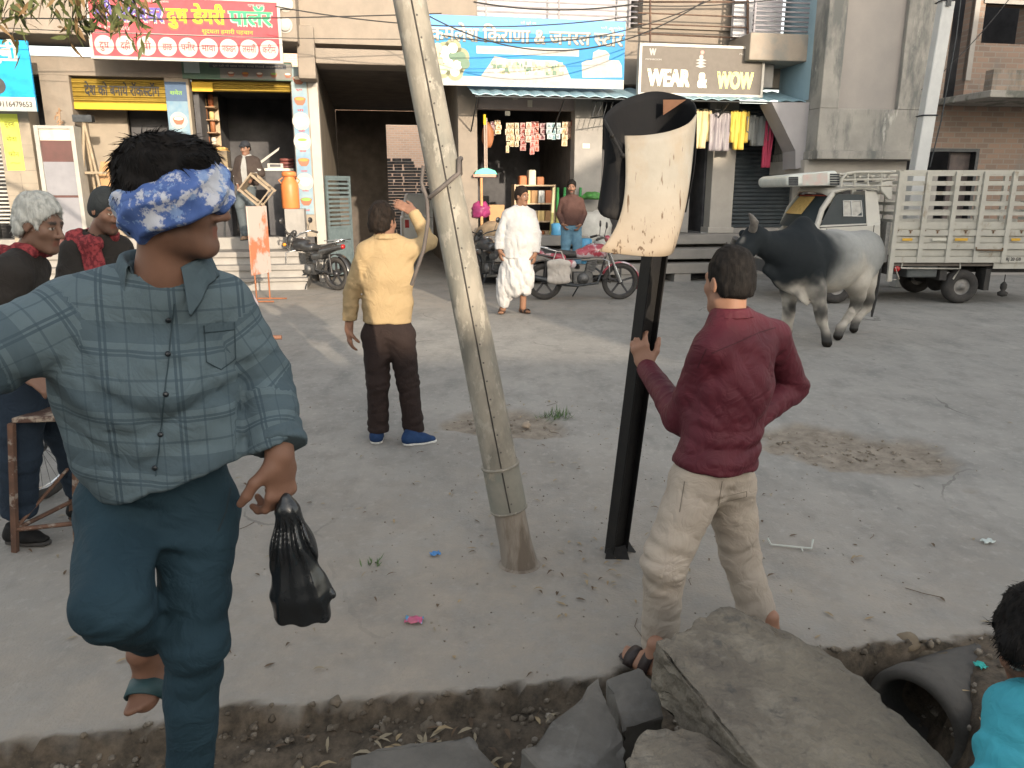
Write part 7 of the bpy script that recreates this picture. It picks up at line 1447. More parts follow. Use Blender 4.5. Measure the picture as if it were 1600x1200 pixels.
gS, torS, latS, spS, fwS, ctrS = human('man in cap and open brown jacket carrying a stool out of the dairy shop', (Js['aA'] + Js['aB']) / 2 * V3(1, 1, 0) + V3(0, 0, .9), Js, dict(h=.016, hb=.012, hs=.014, s=1.0, shirt=cloth('pale_grey_shirt', (.30, .30, .29), (.25, .25, .24)), wd=[.15, .155, .145, .145], dp=[.085, .10, .10, .10], sleeve=(.06, .05, .04), neckhole=.058, pants=cloth('grey_jeans', (.10, .12, .13), (.07, .085, .095)), trouser=(.088, .072, .062), skin=(.22, .12, .08), must=.4, beard=.25))
d = Sdf().u(*[echain([(q[0] + V3(.0, .02, 0), q[1] + .068, q[2] + .062) for q in torS], latS)], k=.04).u(rc(Js['sA'], Js['eA'], .075, .064), rc(Js['eA'], Js['wA'], .064, .05, fb=True), rc(Js['sB'], Js['eB'], .075, .064), rc(Js['eB'], Js['wB'], .064, .05, fb=True), k=.04).sub(el(mid(ctrS, Js['pelvis'], .5) + V3(-.01, -.17, 0), (.052, .135, .40)), rc(Js['neck'], Js['head'].c, .07, .08), k=.02).cut(plane(Js['pelvis'] - V3(0, 0, .02), V3(0, 0, -1))); solid('jacket', d, .014, jk, gS)
Hs_ = Js['head']; d = Sdf().u(Hs_.e((0, -.02, .05), (.086, .104, .086)), k=.02).cut(plane(Hs_(0, 0, .035), -Hs_.Z)).u(Hs_.r((-.03, .09, .045), (.03, .09, .045), .03, .03), k=.01).cut(plane(Hs_(0, 0, .028), -Hs_.Z)); solid('cap', d, .012, M('dark_cap', (.02, .022, .028)), gS); Hs_.hair('hair', gS, HAIR, 0, .03, None, .012, .008, .05, -.05)
for q in 'AB': shoe(gS, Js['a' + q] * V3(1, 1, 0) + V3(0, .09, .9), Js['a' + q] * V3(1, 1, 0) + V3(-.03, -.17, .9), [M('tan_leather', (.30, .20, .13)), black_r], .014)
# the stool he carries
hs = Js['wB'] + V3(-.03, -.09, -.05); g = thing('wooden_stool', 'upturned wooden stool frame carried by the man in the open jacket', 'stool', hs); ux_, uy_, uz_ = unit(V3(.75, 0, -.65)), V3(0, 1, 0), unit(V3(.65, 0, .75)); wdm = M('stool_wood', (.30, .24, .17), (.22, .17, .12), .7, 8, .1, 40); c0 = hs + ux_ * .02 - uz_ * .05
for a in (-1, 1):
    for b in (-1, 1): m = MB(); m.obox(c0 + ux_ * .19 + uz_ * .17 * a + uy_ * .14 * b, ux_, uy_, uz_, .22, .02, .02); m.build('leg', wdm, g)
for a in (-1, 1): m = MB(); m.obox(c0 + ux_ * .30 + uz_ * .17 * a, uy_, ux_, uz_, .12, .012, .012); m.build('stretcher', wdm, g)
for b in (-1, 1): m = MB(); m.obox(c0 + ux_ * .38 + uy_ * .14 * b, uz_, ux_, uy_, .15, .012, .012); m.build('stretcher', wdm, g)
m = MB(); m.obox(c0 - ux_ * .03, uz_, uy_, ux_, .20, .17, .012); m.build('seat', wdm, g)
# ---------------------------------------------------------------- person inside the dairy doorway
Yk = 14.7; Jk = dict(head=Head(P(312, 234, Yk), (.7, -.7, 0), (0, 0, 1), 1.05), neck=P(312, 250, Yk), sA=P(298, 258, Yk), sB=P(326, 258, Yk), eA=P(294, 280, Yk), wA=P(298, 298, Yk - .1), eB=P(330, 280, Yk), wB=P(326, 298, Yk - .1), pelvis=P(312, 298, Yk), hem=P(312, 300, Yk), hA=P(306, 302, Yk), hB=P(318, 302, Yk), kA=P(306, 328, Yk), kB=P(318, 328, Yk))
for q in 'AB': Jk['a' + q] = Jk['k' + q] * V3(1, 1, 0) + V3(0, 0, .98); Jk['hd' + q] = (V3(0, 0, -1), V3(1 if q == 'A' else -1, 0, 0), 1 if q == 'A' else -1, .5, 1, 1.3)
gK, *_ = human('dark haired person in dark clothes standing at the sweet case inside the dairy shop', Jk['aA'] * V3(1, 1, 0) + V3(0, 0, .9), Jk, dict(h=.02, hb=.014, hs=.018, shirt=dk, wd=[.15, .16, .15, .15], dp=[.085, .11, .11, .11], sleeve=(.066, .056, .045), pants=cloth('grey_jeans', (0, 0, 0)), trouser=(.09, .075, .065), skin=(.2, .11, .07), bare=False)); Jk['head'].hair('hair', gK, HAIR, 0, .03, None, .012, .025, .05, -.10, .02, 0, .008)
for q in 'AB': shoe(gK, Jk['a' + q] * V3(1, 1, 0) + V3(0, .09, .9), Jk['a' + q] * V3(1, 1, 0) + V3(0, -.17, .9), [M('black_belt', (0, 0, 0)), black_r], .016)
# ---------------------------------------------------------------- person in cyan bending at the right edge
Yq = 1.72; cyc = cloth('cyan_cotton', (.06, .36, .45), (.05, .29, .37), 6, .25, 200)
Jq = dict(head=Head(P(1618, 1004, Yq), (-.45, -.62, -.64), (-.35, -.55, .8), 1.05), neck=P(1652, 1074, Yq + .03), sA=P(1600, 1118, Yq - .10), sB=P(1700, 1095, Yq + .14), eA=P(1580, 1240, Yq - .18), wA=P(1520, 1290, Yq - .25), eB=P(1760, 1190, Yq + .1), wB=P(1700, 1270, Yq - .1),
    pelvis=P(1690, 1330, Yq + .02), hem=P(1690, 1345, Yq), hA=P(1650, 1340, Yq - .08), hB=P(1730, 1340, Yq + .08), kA=P(1560, 1320, Yq - .25), kB=P(1640, 1330, Yq - .25), aA=P(1600, 1420, Yq - .05), aB=P(1690, 1420, Yq - .05))
for q in 'AB': Jq['hd' + q] = (V3(-.6, -.5, -.5), V3(0, .3, -1), 1, .5)
gQ, *_ = human('dark haired person in bright cyan top bending at the lower right corner', Jq['aA'] * V3(1, 1, 0) + V3(0, 0, gz(Jq['aA'][0], Jq['aA'][1])), Jq, dict(h=.014, hb=.0065, hs=.009, shirt=cyc, wd=[.15, .165, .16, .16], dp=[.085, .11, .11, .11], sleeve=(.075, .065, .055), pants=cloth('dark_blue_trousers', (0, 0, 0)), skin=(.20, .105, .07), foldamp=1.5, neckhole=.062))
Jq['head'].hair('hair', gQ, HAIR, 4000, .022, None, .0055, .016, .055, -.075, .012, 0, .007, .014)
# ================================================================ the bull
Sc, Hc_ = P(1247, 404, 9.0), P(1340, 404, 9.62); axb = unit((Hc_ - Sc) * V3(1, 1, 0)); ltb = np.cross((0, 0, 1), axb); Lb = np.linalg.norm(Hc_ - Sc)
bl = Sdf()
bl.u(eseg(Sc, mid(Sc, Hc_, .55) - V3(0, 0, .03), ltb, (.27, .34), (.31, .36)), eseg(mid(Sc, Hc_, .55) - V3(0, 0, .03), Hc_ + V3(0, 0, .02), ltb, (.31, .36), (.25, .31)), k=.08)
bl.u(el(P(1352, 398, 9.70), (.22, .22, .28)), el(P(1232, 412, 8.96), (.22, .24, .32)), k=.12)
bl.u(el(P(1254, 362, 9.06), (.17, .12, .17), [axb, ltb, (0, 0, 1)]), k=.09)
bl.u(rc(P(1240, 395, 8.98), P(1192, 382, 8.80), .27, .155, sq=(ltb, 1.25)), k=.12)
hd0, hd1 = P(1180, 372, 8.76), P(1146, 408, 8.62); hx = unit(hd1 - hd0)
bl.u(rc(hd0, mid(hd0, hd1, .5), .145, .115), rc(mid(hd0, hd1, .5), hd1, .115, .088), el(hd1, (.075, .085, .065)), k=.05)
bl.u(el(P(1163, 372, 8.66), (.035, .03, .03)), k=.03); bl.sub(el(P(1157, 371, 8.60), (.02, .02, .016)), k=.012)
for ea, eb in ((P(1186, 372, 8.68), P(1199, 378, 8.50)), (P(1160, 364, 8.86), P(1150, 366, 8.98))): bl.u(rc(ea, eb, .035, .055, sq=((.4, -.9, 0), 2.0)), k=.02)
bl.u(eseg(P(1196, 420, 8.82), P(1262, 468, 8.92), ltb, (.04, .06), (.024, .07)), eseg(P(1235, 440, 8.86), P(1263, 476, 8.80), ltb, (.05, .09), (.018, .05)), k=.06)
gy_ = lambda x, y, Y: V3(P(x, y, Y)[0], Y, 0)
lk = lambda r: 1.04 if r < .09 else 1.0
def leg(pts): 
    for (a, ra), (b, rb_) in zip(pts[:-1], pts[1:]): bl.u(rc(a, b, ra * lk(ra), rb_ * lk(rb_)), k=.05)
fN, fF, hN, hF = gy_(1291, 538, 8.82), gy_(1229, 530, 9.15), gy_(1309, 528, 9.22), gy_(1332, 520, 9.72)
leg([(P(1266, 420, 8.92), .16), (P(1275, 450, 8.86), .11), (P(1282, 486, 8.84), .062), (P(1284, 498, 8.84), .056), (fN + V3(-.01, 0, .14), .045), (fN + V3(.0, -.01, .05), .062)])
leg([(P(1232, 425, 9.15), .15), (P(1234, 452, 9.15), .10), (P(1232, 488, 9.15), .06), (P(1230, 500, 9.15), .056), (fF + V3(0, 0, .12), .044), (fF + V3(-.02, -.02, .06), .055)])
leg([(P(1352, 402, 9.58), .21), (P(1338, 440, 9.42), .15), (P(1340, 462, 9.48), .085), (P(1338, 478, 9.52), .062), (hN + V3(.05, .06, .14), .045), (hN + V3(-.01, -.02, .06), .055)])
leg([(P(1352, 402, 9.86), .20), (P(1350, 440, 9.80), .14), (P(1355, 466, 9.88), .08), (P(1353, 480, 9.92), .060), (hF + V3(.05, .06, .14), .045), (hF + V3(0, -.02, .06), .053)])
bl.disp = lambda p: .008 * (1 - 2 * vnoise(p * np.array([5, 5, 4]))) + .004 * (1 - 2 * vnoise(p * 13))
def btone(V):
    s = (V - Sc) @ axb / Lb; z = V[:, 2]; n = fbm(V * 2.2, 4) - .47; n2 = fbm(V * 7, 3) - .45; q = (V - Sc) @ ltb
    dark = ss(.50, .16, s + n * .55 - (z - 1.0) * .25); fl = np.array([.25, .255, .245]); dk = np.array([.020, .024, .027]); wh = np.array([.43, .40, .35])
    c = fl + (np.array([.33, .335, .325]) - fl) * ss(.3, .8, fbm(V * 1.5 + 4, 3))[:, None]
    c = c * (1 - dark[:, None]) + dk * dark[:, None]
    rump = ss(.98, 1.30, s + n * .2) * .7; c = c * (1 - rump[:, None]) + np.array([.06, .065, .065]) * rump[:, None]
    low = ss(.94, .66, z + n * .75 + n2 * .2 + .14 * dark) * ss(.02, .12, z); c = c * (1 - low[:, None]) + wh * low[:, None]
    fl2 = ss(.55, .15, s) * ss(.80, .6, z) * ss(.42, .62, fbm(V * np.array([5, 5, 3]) + 6, 3)) * .75; c = c * (1 - fl2[:, None]) + np.array([.06, .06, .06]) * fl2[:, None]
    kn = np.maximum(np.exp(-((z - .40) / .10) ** 2) * ss(-.05, .1, n2 + .08) * .85, ss(.22, .10, z + n2 * .1) * .9); c = c * (1 - kn[:, None]) + np.array([.035, .035, .035]) * kn[:, None]
    fr = ss(.62, .40, z) * ss(.35, .6, fbm(V * 9 + 2, 2)) * .35; c = c * (1 - fr[:, None]) + np.array([.05, .05, .05]) * fr[:, None]
    ey = np.exp(-(((V - P(1157, 371, 8.60)) ** 2).sum(1)) / .028 ** 2); c = c * (1 - ey[:, None]) + np.array([.008, .007, .006]) * ey[:, None]
    ring = np.exp(-((np.sqrt(((V - P(1157, 371, 8.60)) ** 2).sum(1)) - .055) / .014) ** 2) * .6; c = c * (1 - ring[:, None]) + np.array([.22, .21, .19]) * ring[:, None]
    er = np.exp(-(((V - P(1196, 378, 8.50)) ** 2).sum(1)) / .045 ** 2) * .85; c = c * (1 - er[:, None]) + np.array([.24, .2, .17]) * er[:, None]
    hf = ss(.085, .05, z); return c * (1 - hf[:, None]) + np.array([.02, .018, .016]) * hf[:, None]
bull = thing('bull', 'grey humped bull with black neck and short horns standing on the road', 'bull', ((fN + fF + hN + hF) / 4))
hide = M('bull_hide', (.5, .5, .5), (.40, .40, .40), .62, 25, .18, 170, spec=.05, bd=.004); t = hide.node_tree; a_ = nd(hide, 'ShaderNodeAttribute', attribute_name='tone'); b_ = t.nodes['Principled BSDF']; src = b_.inputs['Base Color'].links[0].from_socket
gx_ = t.nodes.new('ShaderNodeMixRGB'); gx_.blend_type = 'ADD'; gx_.inputs[0].default_value = 1; t.links.new(src, gx_.inputs[1]); gx_.inputs[2].default_value = (.52, .52, .52, 1); mx_ = t.nodes.new('ShaderNodeMixRGB'); mx_.blend_type = 'MULTIPLY'; mx_.inputs[0].default_value = 1; t.links.new(a_.outputs['Vector'], mx_.inputs[1]); t.links.new(gx_.outputs[0], mx_.inputs[2]); t.links.new(mx_.outputs[0], b_.inputs['Base Color'])
solid('body', bl, .015, hide, bull, {'tone': btone})
hm = M('horn', (.16, .145, .13), (.07, .065, .06), .5, 14, .2, 40)
for pts in ([(P(1176, 360, 8.68), .050), (P(1179, 347, 8.62), .046), (P(1174, 338, 8.6), .026), (P(1170, 333, 8.6), .008)], [(P(1150, 372, 8.88), .04), (P(1142, 386, 8.95), .032), (P(1137, 384, 8.95), .02), (P(1135, 378, 8.95), .008)]):
    m = MB(); m.tube([q[0] for q in pts], [q[1] for q in pts], 10); m.build('horn', hm, bull)
m = MB(); tl = [P(1368, 382, 9.86), P(1376, 400, 9.92), P(1372, 440, 9.95), P(1366, 470, 9.97), P(1362, 495, 9.97)]; m.tube(tl, [.04, .03, .022, .03, .012], 8); m.build('tail', M('tail_hair', (.04, .04, .04), (.02, .02, .02), .8), bull)
# ================================================================ the leaning pole
pb, pt_ = PG(812, 882), P(640, 0, 3.40); dirp = unit(pt_ - pb); ptop = pb + dirp * 6.2
pole = thing('leaning_pole', 'leaning grey pole clad in riveted sheet with stained foot, loop of cable round it', 'pole', pb)
galv = stain(stain(M('pole_sheet', (.29, .265, .22), (.17, .16, .135), .7, 9, .3, 60, .05, st=(1, 1, .45), lo=.38, hi=.62), (.20, .20, .175), 3.2, .52, .66, (1, 1, .25), .75), (.36, .335, .285), 22, .54, .60, (1, 1, .5), .7, 4)
green = stain(stain(M('pole_sleeve', (.245, .235, .20), (.175, .172, .148), .6, 5, .15, 60, .05), (.15, .19, .165), 4, .5, .64, (1, 1, .5), .8), (.33, .29, .23), 5, .56, .62, (1, 1, .6), .8, 6)
def pp(t): return pb + dirp * t
tl1, tl2 = .30, .52
m = MB(); m.tube([pp(-.15), pp(0), pp(.12), pp(tl1 + .02)], [.10, .088, .078, .075], 22); m.lathe(pp(0), [(.125, -.03), (.10, .006), (.085, .012)], 20); m.build('foot', stain(M('pole_timber', (.27, .235, .195), (.20, .175, .15), .9, 3, .35, 40, st=(1, 1, .15)), (.11, .085, .065), 5, .5, .6, (1, 1, .2), .8), pole)
m = MB(); m.tube([pp(tl1), pp(tl2)], [.087, .086], 26); m.build('lower_sleeve', green, pole)
m = MB(); zs = np.linspace(tl2 - .01, 6.2, 12); m.tube([pp(z) for z in zs], [.081 - .0068 * (z - .5) for z in zs], 26); m.build('sheet_cladding', galv, pole)
m = MB()
for z, r_ in ((tl1, .089), (tl2, .089)): m.lathe(pp(z), [(r_ - .01, -.006), (r_ + .002, -.004), (r_ + .002, .004), (r_ - .012, .006)], 26, dirp)
m.build('sleeve_band', galv, pole)
sd0 = unit(np.cross(dirp, (0, 1, 0))); fr0 = np.cross(sd0, dirp); fr0 = fr0 if fr0[1] < 0 else -fr0
def onp(t, a, e=0): r_ = (.087 if t < tl2 else .081 - .0068 * (t - .5)) + e; return pp(t) + (fr0 * math.cos(a) + sd0 * math.sin(a)) * r_
sx = 1 if (sd0[0] < 0) else -1
m = MB(); ang = lambda t: R(-8) * sx + .05 * math.sin(t * 2)
for a_, b_ in ((tl1 + .01, tl2 - .01), (tl2 + .01, 6.0)): ts = np.linspace(a_, b_, 30); m.tube([onp(t, ang(t), .0015) for t in ts], .0034, 5)
m.build('seam', M('seam_dark', (.05, .045, .04)), pole)
m = MB(); t = tl1 + .05
while t < 3.2:
    n_ = unit(onp(t, ang(t) - .16 * sx) - pp(t)); m.lathe(onp(t, ang(t) - .16 * sx, -.001), [(.0045, 0), (.004, .002), (0, .003)], 8, n_); t += .085
o = m.build('rivets', M('rivet_metal', (.14, .13, .12), metal=.4, rough=.5), pole)
cbm = M('cable_sheath', (.13, .11, .10), (.08, .07, .065), .7, 12, .1, 40); tc0 = np.dot(P(690, 292, 3.42) - pb, dirp)
m = MB(); lp = []
for k in range(29): a_ = 2 * math.pi * k / 28; c_ = onp(tc0, a_, .014 + .02 * max(0, math.cos(a_ - R(80) * sx))); lp.append(c_ + dirp * (.05 * math.sin(a_) * sx * -1) + dirp * .05 * (abs(math.sin(a_)) > .8))
m.tube(lp, .010, 7, closed=True); hang = [onp(tc0, R(75) * sx, .03)] if False else []
lft = -1 if sd0[0] > 0 else 1
h0 = onp(tc0, math.pi / 2 * lft, .02); m.tube([h0 + V3(.0, -.03, .10), h0 + V3(-.01, -.03, .03), P(667, 310, 3.33), P(669, 345, 3.33), P(662, 390, 3.33), P(650, 425, 3.34), P(643, 445, 3.36)], .0085, 7)
o = m.build('cable', cbm, pole)
# ================================================================ black post with bent sheet hood
q0, q1 = PG(962, 866), P(1036, 300, 3.28); dq = unit(q1 - q0); post = thing('steel_post', 'black leaning steel post topped by a bent sheet hood with cream rusty front', 'post', q0)
bs_ = stain(M('black_steel', (.012, .012, .013), (.018, .017, .016), .55, 8, .1, 50, .1, spec=.25), (.05, .035, .025), 6, .64, .70, (1, 1, .4), .6)
xa = unit(V3(.86, .50, 0) - dq * np.dot(V3(.86, .5, 0), dq)); ya = np.cross(dq, xa); Lq = np.linalg.norm(q1 - q0) + .12; cq = q0 + dq * Lq / 2
m = MB(); m.obox(cq, xa, ya, dq, .038, .006, Lq / 2)
for s_ in (-1, 1): m.obox(cq + xa * .042 * s_, xa, ya, dq, .004, .036, Lq / 2)
bevel(m.build('beam', bs_, post), .003, 1)
m = MB(); m.prism([q0 + xa * .05 + V3(0, -.03, .02), q0 + xa * .12 + V3(0, -.05, -.0), q0 + xa * .10 + V3(0, .0, .015), q0 + xa * .052 + V3(0, .02, .09)], V3(0, .006, .004)); m.prism([q0 + V3(-.06, -.06, .0), q0 + V3(.06, -.07, .0), q0 + V3(.04, -.045, .07), q0 + V3(-.05, -.045, .05)], V3(0, .006, 0)); m.build('torn_flange', bs_, post)
cols_ = [((976, 212), (936, 393), 3.10, 3.04), ((1010, 211), (972, 397), 3.10, 3.05), ((1046, 205), (1012, 400), 3.12, 3.06), ((1076, 193), (1044, 399), 3.17, 3.10), ((1089, 178), (1055, 390), 3.25, 3.17)]
cols2 = [((1089, 178), (1074, 330), 3.255, 3.26), ((1084, 160), (1070, 332), 3.36, 3.36), ((1054, 147), (1048, 330), 3.46, 3.46), ((1018, 143), (1010, 330), 3.50, 3.50), ((978, 154), (968, 330), 3.44, 3.44), ((950, 174), (940, 328), 3.32, 3.31), ((943, 192), (934, 325), 3.20, 3.20), ((954, 208), (942, 338), 3.13, 3.13), ((976, 226), (972, 345), 3.11, 3.11)]
def sheet(cs, n=14, sub=4, straight=None):
    C_ = [(P(*a, ya_), P(*b, yb_)) for a, b, ya_, yb_ in cs]; k = len(C_); vs = []; nc = (k - 1) * sub + 1
    def cr(arr, t):
        i = min(int(t), k - 2); f = t - i; p0, p1, p2, p3 = arr[max(i - 1, 0)], arr[i], arr[i + 1], arr[min(i + 2, k - 1)]; return .5 * ((2 * p1) + (-p0 + p2) * f + (2 * p0 - 5 * p1 + 4 * p2 - p3) * f * f + (-p0 + 3 * p1 - 3 * p2 + p3) * f ** 3)
    T_, B_ = [c[0] for c in C_], [c[1] for c in C_]; S_ = [P(*a, q) for a, q in zip(straight, [c[3] + .03 for c in cs])] if straight else None
    for i in range(nc):
        a, b = cr(T_, i / sub), cr(B_, i / sub)
        bs = cr(S_, i / sub) if S_ else b
        for j in range(n + 1): t = j / n; vs.append(a * (1 - t) + bs * t + (b - bs) * t ** 5 + V3(0, -.018 * math.sin(t * 5 + i * .3) * t, .0) + V3(.012 * math.sin(t * math.pi) * 1, 0, 0))
    m = MB(); m.add(vs, [(i * (n + 1) + j, i * (n + 1) + j + 1, (i + 1) * (n + 1) + j + 1, (i + 1) * (n + 1) + j) for i in range(nc - 1) for j in range(n)], True); return m
rm = stain(M('rusty_cream_sheet', (.29, .275, .24), (.225, .21, .18), .75, 4, .1, 50), (.25, .17, .09), 2.6, .48, .66, (1, 1, .6), .55)
t = rm.node_tree; tc = nd(rm, 'ShaderNodeTexCoord'); sp_ = nd(rm, 'ShaderNodeSeparateXYZ'); t.links.new(tc.outputs['Object'], sp_.inputs[0])
nz_ = nd(rm, 'ShaderNodeTexNoise'); nz_.inputs['Scale'].default_value = 74; nz_.inputs['Detail'].default_value = 5; mp_ = nd(rm, 'ShaderNodeMapping'); mp_.inputs['Scale'].default_value = (1, 1, .16); mp_.inputs['Rotation'].default_value = (0, R(24), 0); t.links.new(tc.outputs['Object'], mp_.inputs[0]); t.links.new(mp_.outputs[0], nz_.inputs['Vector'])
zr_ = mth(rm, 'MULTIPLY_ADD', sp_.outputs[2], -2.6, 4.72, True)   # rusted towards its lower rim
mix_over(rm, mth(rm, 'MULTIPLY', zr_, .5), (.31, .20, .10)); mix_over(rm, mth(rm, 'MULTIPLY_ADD', mth(rm, 'ADD', nz_.outputs['Fac'], mth(rm, 'MULTIPLY', zr_, .085)), 14, -8.95, True), (.10, .065, .04))
o = sheet(cols_, straight=[(968, 393), (996, 397), (1027, 400), (1048, 399), (1057, 390)]).build('front_sheet', rm, post); o.modifiers.new('thick', 'SOLIDIFY').thickness = .004
o = sheet(cols2).build('wrapped_sheet', stain(M('black_sheet', (.010, .011, .013), (.014, .014, .015), .8, 5, .12, 40, spec=.1), (.05, .045, .04), 3, .6, .68, (1, 1, .4), .5), post); o.modifiers.new('thick', 'SOLIDIFY').thickness = .005
m = MB(); m.prism([P(1036, 156, 3.455), P(1072, 156, 3.40), P(1036, 180, 3.455)], V3(0, -.006, 0)); m.build('rust_patch', M('bare_rust', (.26, .13, .075), (.17, .085, .05), .85), post)
m = MB(); m.tube([P(944, 188, 3.17), P(958, 214, 3.10), P(973, 243, 3.07)], .006, 6); m.lathe(P(973, 243, 3.06), [(0, -.008), (.010, -.004), (.010, .006), (0, .008)], 10, (0, 1, 0)); m.lathe(P(956, 212, 3.095), [(0, -.008), (.009, -.004), (.009, .006), (0, .008)], 10, (0, 1, 0)); m.build('hinge_rod', bs_, post)
# ================================================================ stones, pipe, ditch
import bmesh
def rock(lab, pts, mat, drop=.2, seed=0, amp=.018, sub=3, name='stone_slab'):
    bm = bmesh.new(); tops = [P(*p) if len(p) == 3 else np.array(p[0]) for p in pts]; nrm = V3(0, 0, 0); c = sum(tops) / len(tops)
    for i in range(len(tops)): nrm += np.cross(tops[i] - c, tops[(i + 1) % len(tops)] - c)
    nrm = unit(nrm); nrm = nrm if nrm[2] > 0 else -nrm; rn = random.Random(seed)
    for p in tops: bm.verts.new(p); bm.verts.new(p - nrm * drop * rn.uniform(.8, 1.15) + (c - p) * rn.uniform(.02, .14))
    r_ = bmesh.ops.convex_hull(bm, input=bm.verts); bmesh.ops.delete(bm, geom=[g_ for g_ in r_['geom_interior'] if isinstance(g_, bmesh.types.BMVert)], context='VERTS')
    bmesh.ops.bevel(bm, geom=bm.edges[:], offset=.005, segments=1, affect='EDGES'); bmesh.ops.triangulate(bm, faces=bm.faces[:])
    for _ in range(sub): 
        ed = [e for e in bm.edges if e.calc_length() > .035]
        if ed: bmesh.ops.subdivide_edges(bm, edges=ed, cuts=1, use_grid_fill=True); bmesh.ops.triangulate(bm, faces=[f for f in bm.faces if len(f.verts) > 4])
    bm.normal_update(); V = np.array([v.co[:] for v in bm.verts]); n1 = fbm(V * 4 + seed, 4) - .47; n2 = np.abs(fbm(V * 13 + seed, 4) - .46) * 2 - .12 + .5 * (fbm(V * 45 + seed, 2) - .37)
    ndr = [v.normal.copy() for v in bm.verts]
    for v, a, b_, n_ in zip(bm.verts, n1, n2, ndr): v.co += n_ * float(a * amp * 2.2 - b_ * amp * 2.3)
    me = bpy.data.meshes.new(name); bm.to_mesh(me); bm.free(); me.polygons.foreach_set('use_smooth', [True] * len(me.polygons))
    o = link(me, name, mat); md = o.modifiers.new('edge', 'EDGE_SPLIT'); md.split_angle = R(38); return tag(o, lab, 'stone', 'broken stone slabs by the ditch')
stn = stain(stain(M('broken_stone', (.20, .175, .135), (.115, .10, .082), .92, 3, .9, 26, bd=.028, det=9), (.235, .21, .17), 4, .52, .64, (1, 1, 1), .8), (.07, .068, .064), 7, .60, .66, (1, 1, 1), .7, 5)
stg = stain(M('slate_stone', (.15, .14, .125), (.085, .08, .072), .85, 4, .5, 34, bd=.01, det=7), (.16, .155, .145), 5, .58, .66, (1, 1, 1), .6)
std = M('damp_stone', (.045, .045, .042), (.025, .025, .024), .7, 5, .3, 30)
rock('largest broken stone slab, tilted over the ditch beside the open drain pipe', [(1128, 944, 2.28), (1180, 962, 2.26), (1290, 1018, 2.10), (1395, 1100, 1.85), (1530, 1240, 1.56), (1205, 1225, 1.50), (1100, 1110, 1.76), (1024, 1003, 2.02)], stn, .15, 3, .016, 4)
rock('dark slate coloured wedge of stone standing left of the big slab', [(935, 1056, 2.10), (975, 1150, 1.86), (985, 1235, 1.70), (880, 1240, 1.62), (815, 1172, 1.78)], stg, .30, 5, .014)
rock('smaller dark stone leaning between the wedge and the sandal', [(1000, 1043, 2.28), (1030, 1075, 2.22), (1038, 1120, 2.05), (975, 1140, 1.98), (948, 1062, 2.24)], stg, .30, 7, .014)
rock('flat blue grey stone lying at the bottom edge near the leaf litter', [(735, 1148, 1.98), (778, 1205, 1.85), (770, 1260, 1.7), (540, 1260, 1.7), (548, 1183, 1.88), (640, 1160, 1.95)], stg, .22, 9, .012)
rock('coarse light grey stone at the bottom edge below the big slab', [(1010, 1142, 1.74), (1075, 1140, 1.74), (1160, 1172, 1.66), (1205, 1240, 1.5), (985, 1250, 1.46), (980, 1180, 1.62)], stn, .22, 11, .020, name='rough_stone')
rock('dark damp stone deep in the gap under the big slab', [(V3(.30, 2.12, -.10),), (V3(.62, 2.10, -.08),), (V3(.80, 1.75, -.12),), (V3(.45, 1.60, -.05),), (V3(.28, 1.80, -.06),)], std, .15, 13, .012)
# drain pipe
pc_ = P(1447, 1116, 2.44) * V3(1, 1, 0) + V3(-.01, .06, -.19); pax = unit(V3(.86, .50, -.03)); pp_ = thing('drain_pipe', 'round concrete drain pipe opening in the ditch at the lower right', 'pipe', pc_)
m = MB(); m.lathe(pc_, [(.16, .0), (.19, .0), (.20, .02), (.20, .10), (.19, .12), (.19, 1.6), (.15, 1.6), (.15, .05)], 40, pax, closed=True); m.build('barrel', stain(M('pipe_concrete', (.115, .105, .092), (.065, .06, .055), .9, 4, .3, 40), (.05, .045, .04), 4, .5, .62, (1, 1, 1), .8), pp_)
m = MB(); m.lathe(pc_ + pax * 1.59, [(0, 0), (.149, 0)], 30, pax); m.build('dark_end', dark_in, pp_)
wat = MB(); wx = pc_; wat.quad((.9, 1.2, -.40), (2.6, 1.2, -.40), (3.4, 3.4, -.40), (1.2, 2.75, -.40)); o = wat.build('ditch_water', M('dirty_water', (.035, .04, .032), (.05, .05, .04), .12, 6, .05, 30, spec=.5)); tag(o, kind='structure')
# broken slab edge of pavement with a lump
def lump(lab, c, r, seed, mat, sq=(1, 1, .7), name='clod'): return blob(name, lab, 'clod', c, r, mat, None, sq, seed, .16, 3)
ea_ = M('clod_earth', (.20, .16, .11), (.11, .085, .06), .95, 6, .4, 30)
lump('brown earth clod with roots at the corner over the drain pipe', P(1418, 1000, 2.78) * V3(1, 1, 0) + V3(0, 0, -.05), .05, 3, ea_); lump('pale dry clump in the middle of the small pothole', PG(822, 668, -.01), .035, 5, M('clod_pale', (.36, .29, .22)))
sd = Sdf().u(rc(pc_ + pax * .22 + V3(.02, .10, .09), pc_ + pax * 1.7 + V3(0, .12, .06), .08, .14), rc(pc_ + pax * .30 + V3(.16, -.10, -.02), pc_ + pax * 1.6 + V3(.22, -.16, -.02), .13, .16), k=.1); sd.disp = lambda p: .05 * (1 - 2 * fbm(p * 7, 4)) + .02 * (1 - 2 * vnoise(p * 35))
o = solid('earth_bank', sd, .014, stain(M('bank_earth', (.15, .12, .085), (.075, .06, .042), .95, 7, .5, 40), (.22, .185, .14), 16, .54, .62, (1, 1, 1), .7)); tag(o, kind='structure')
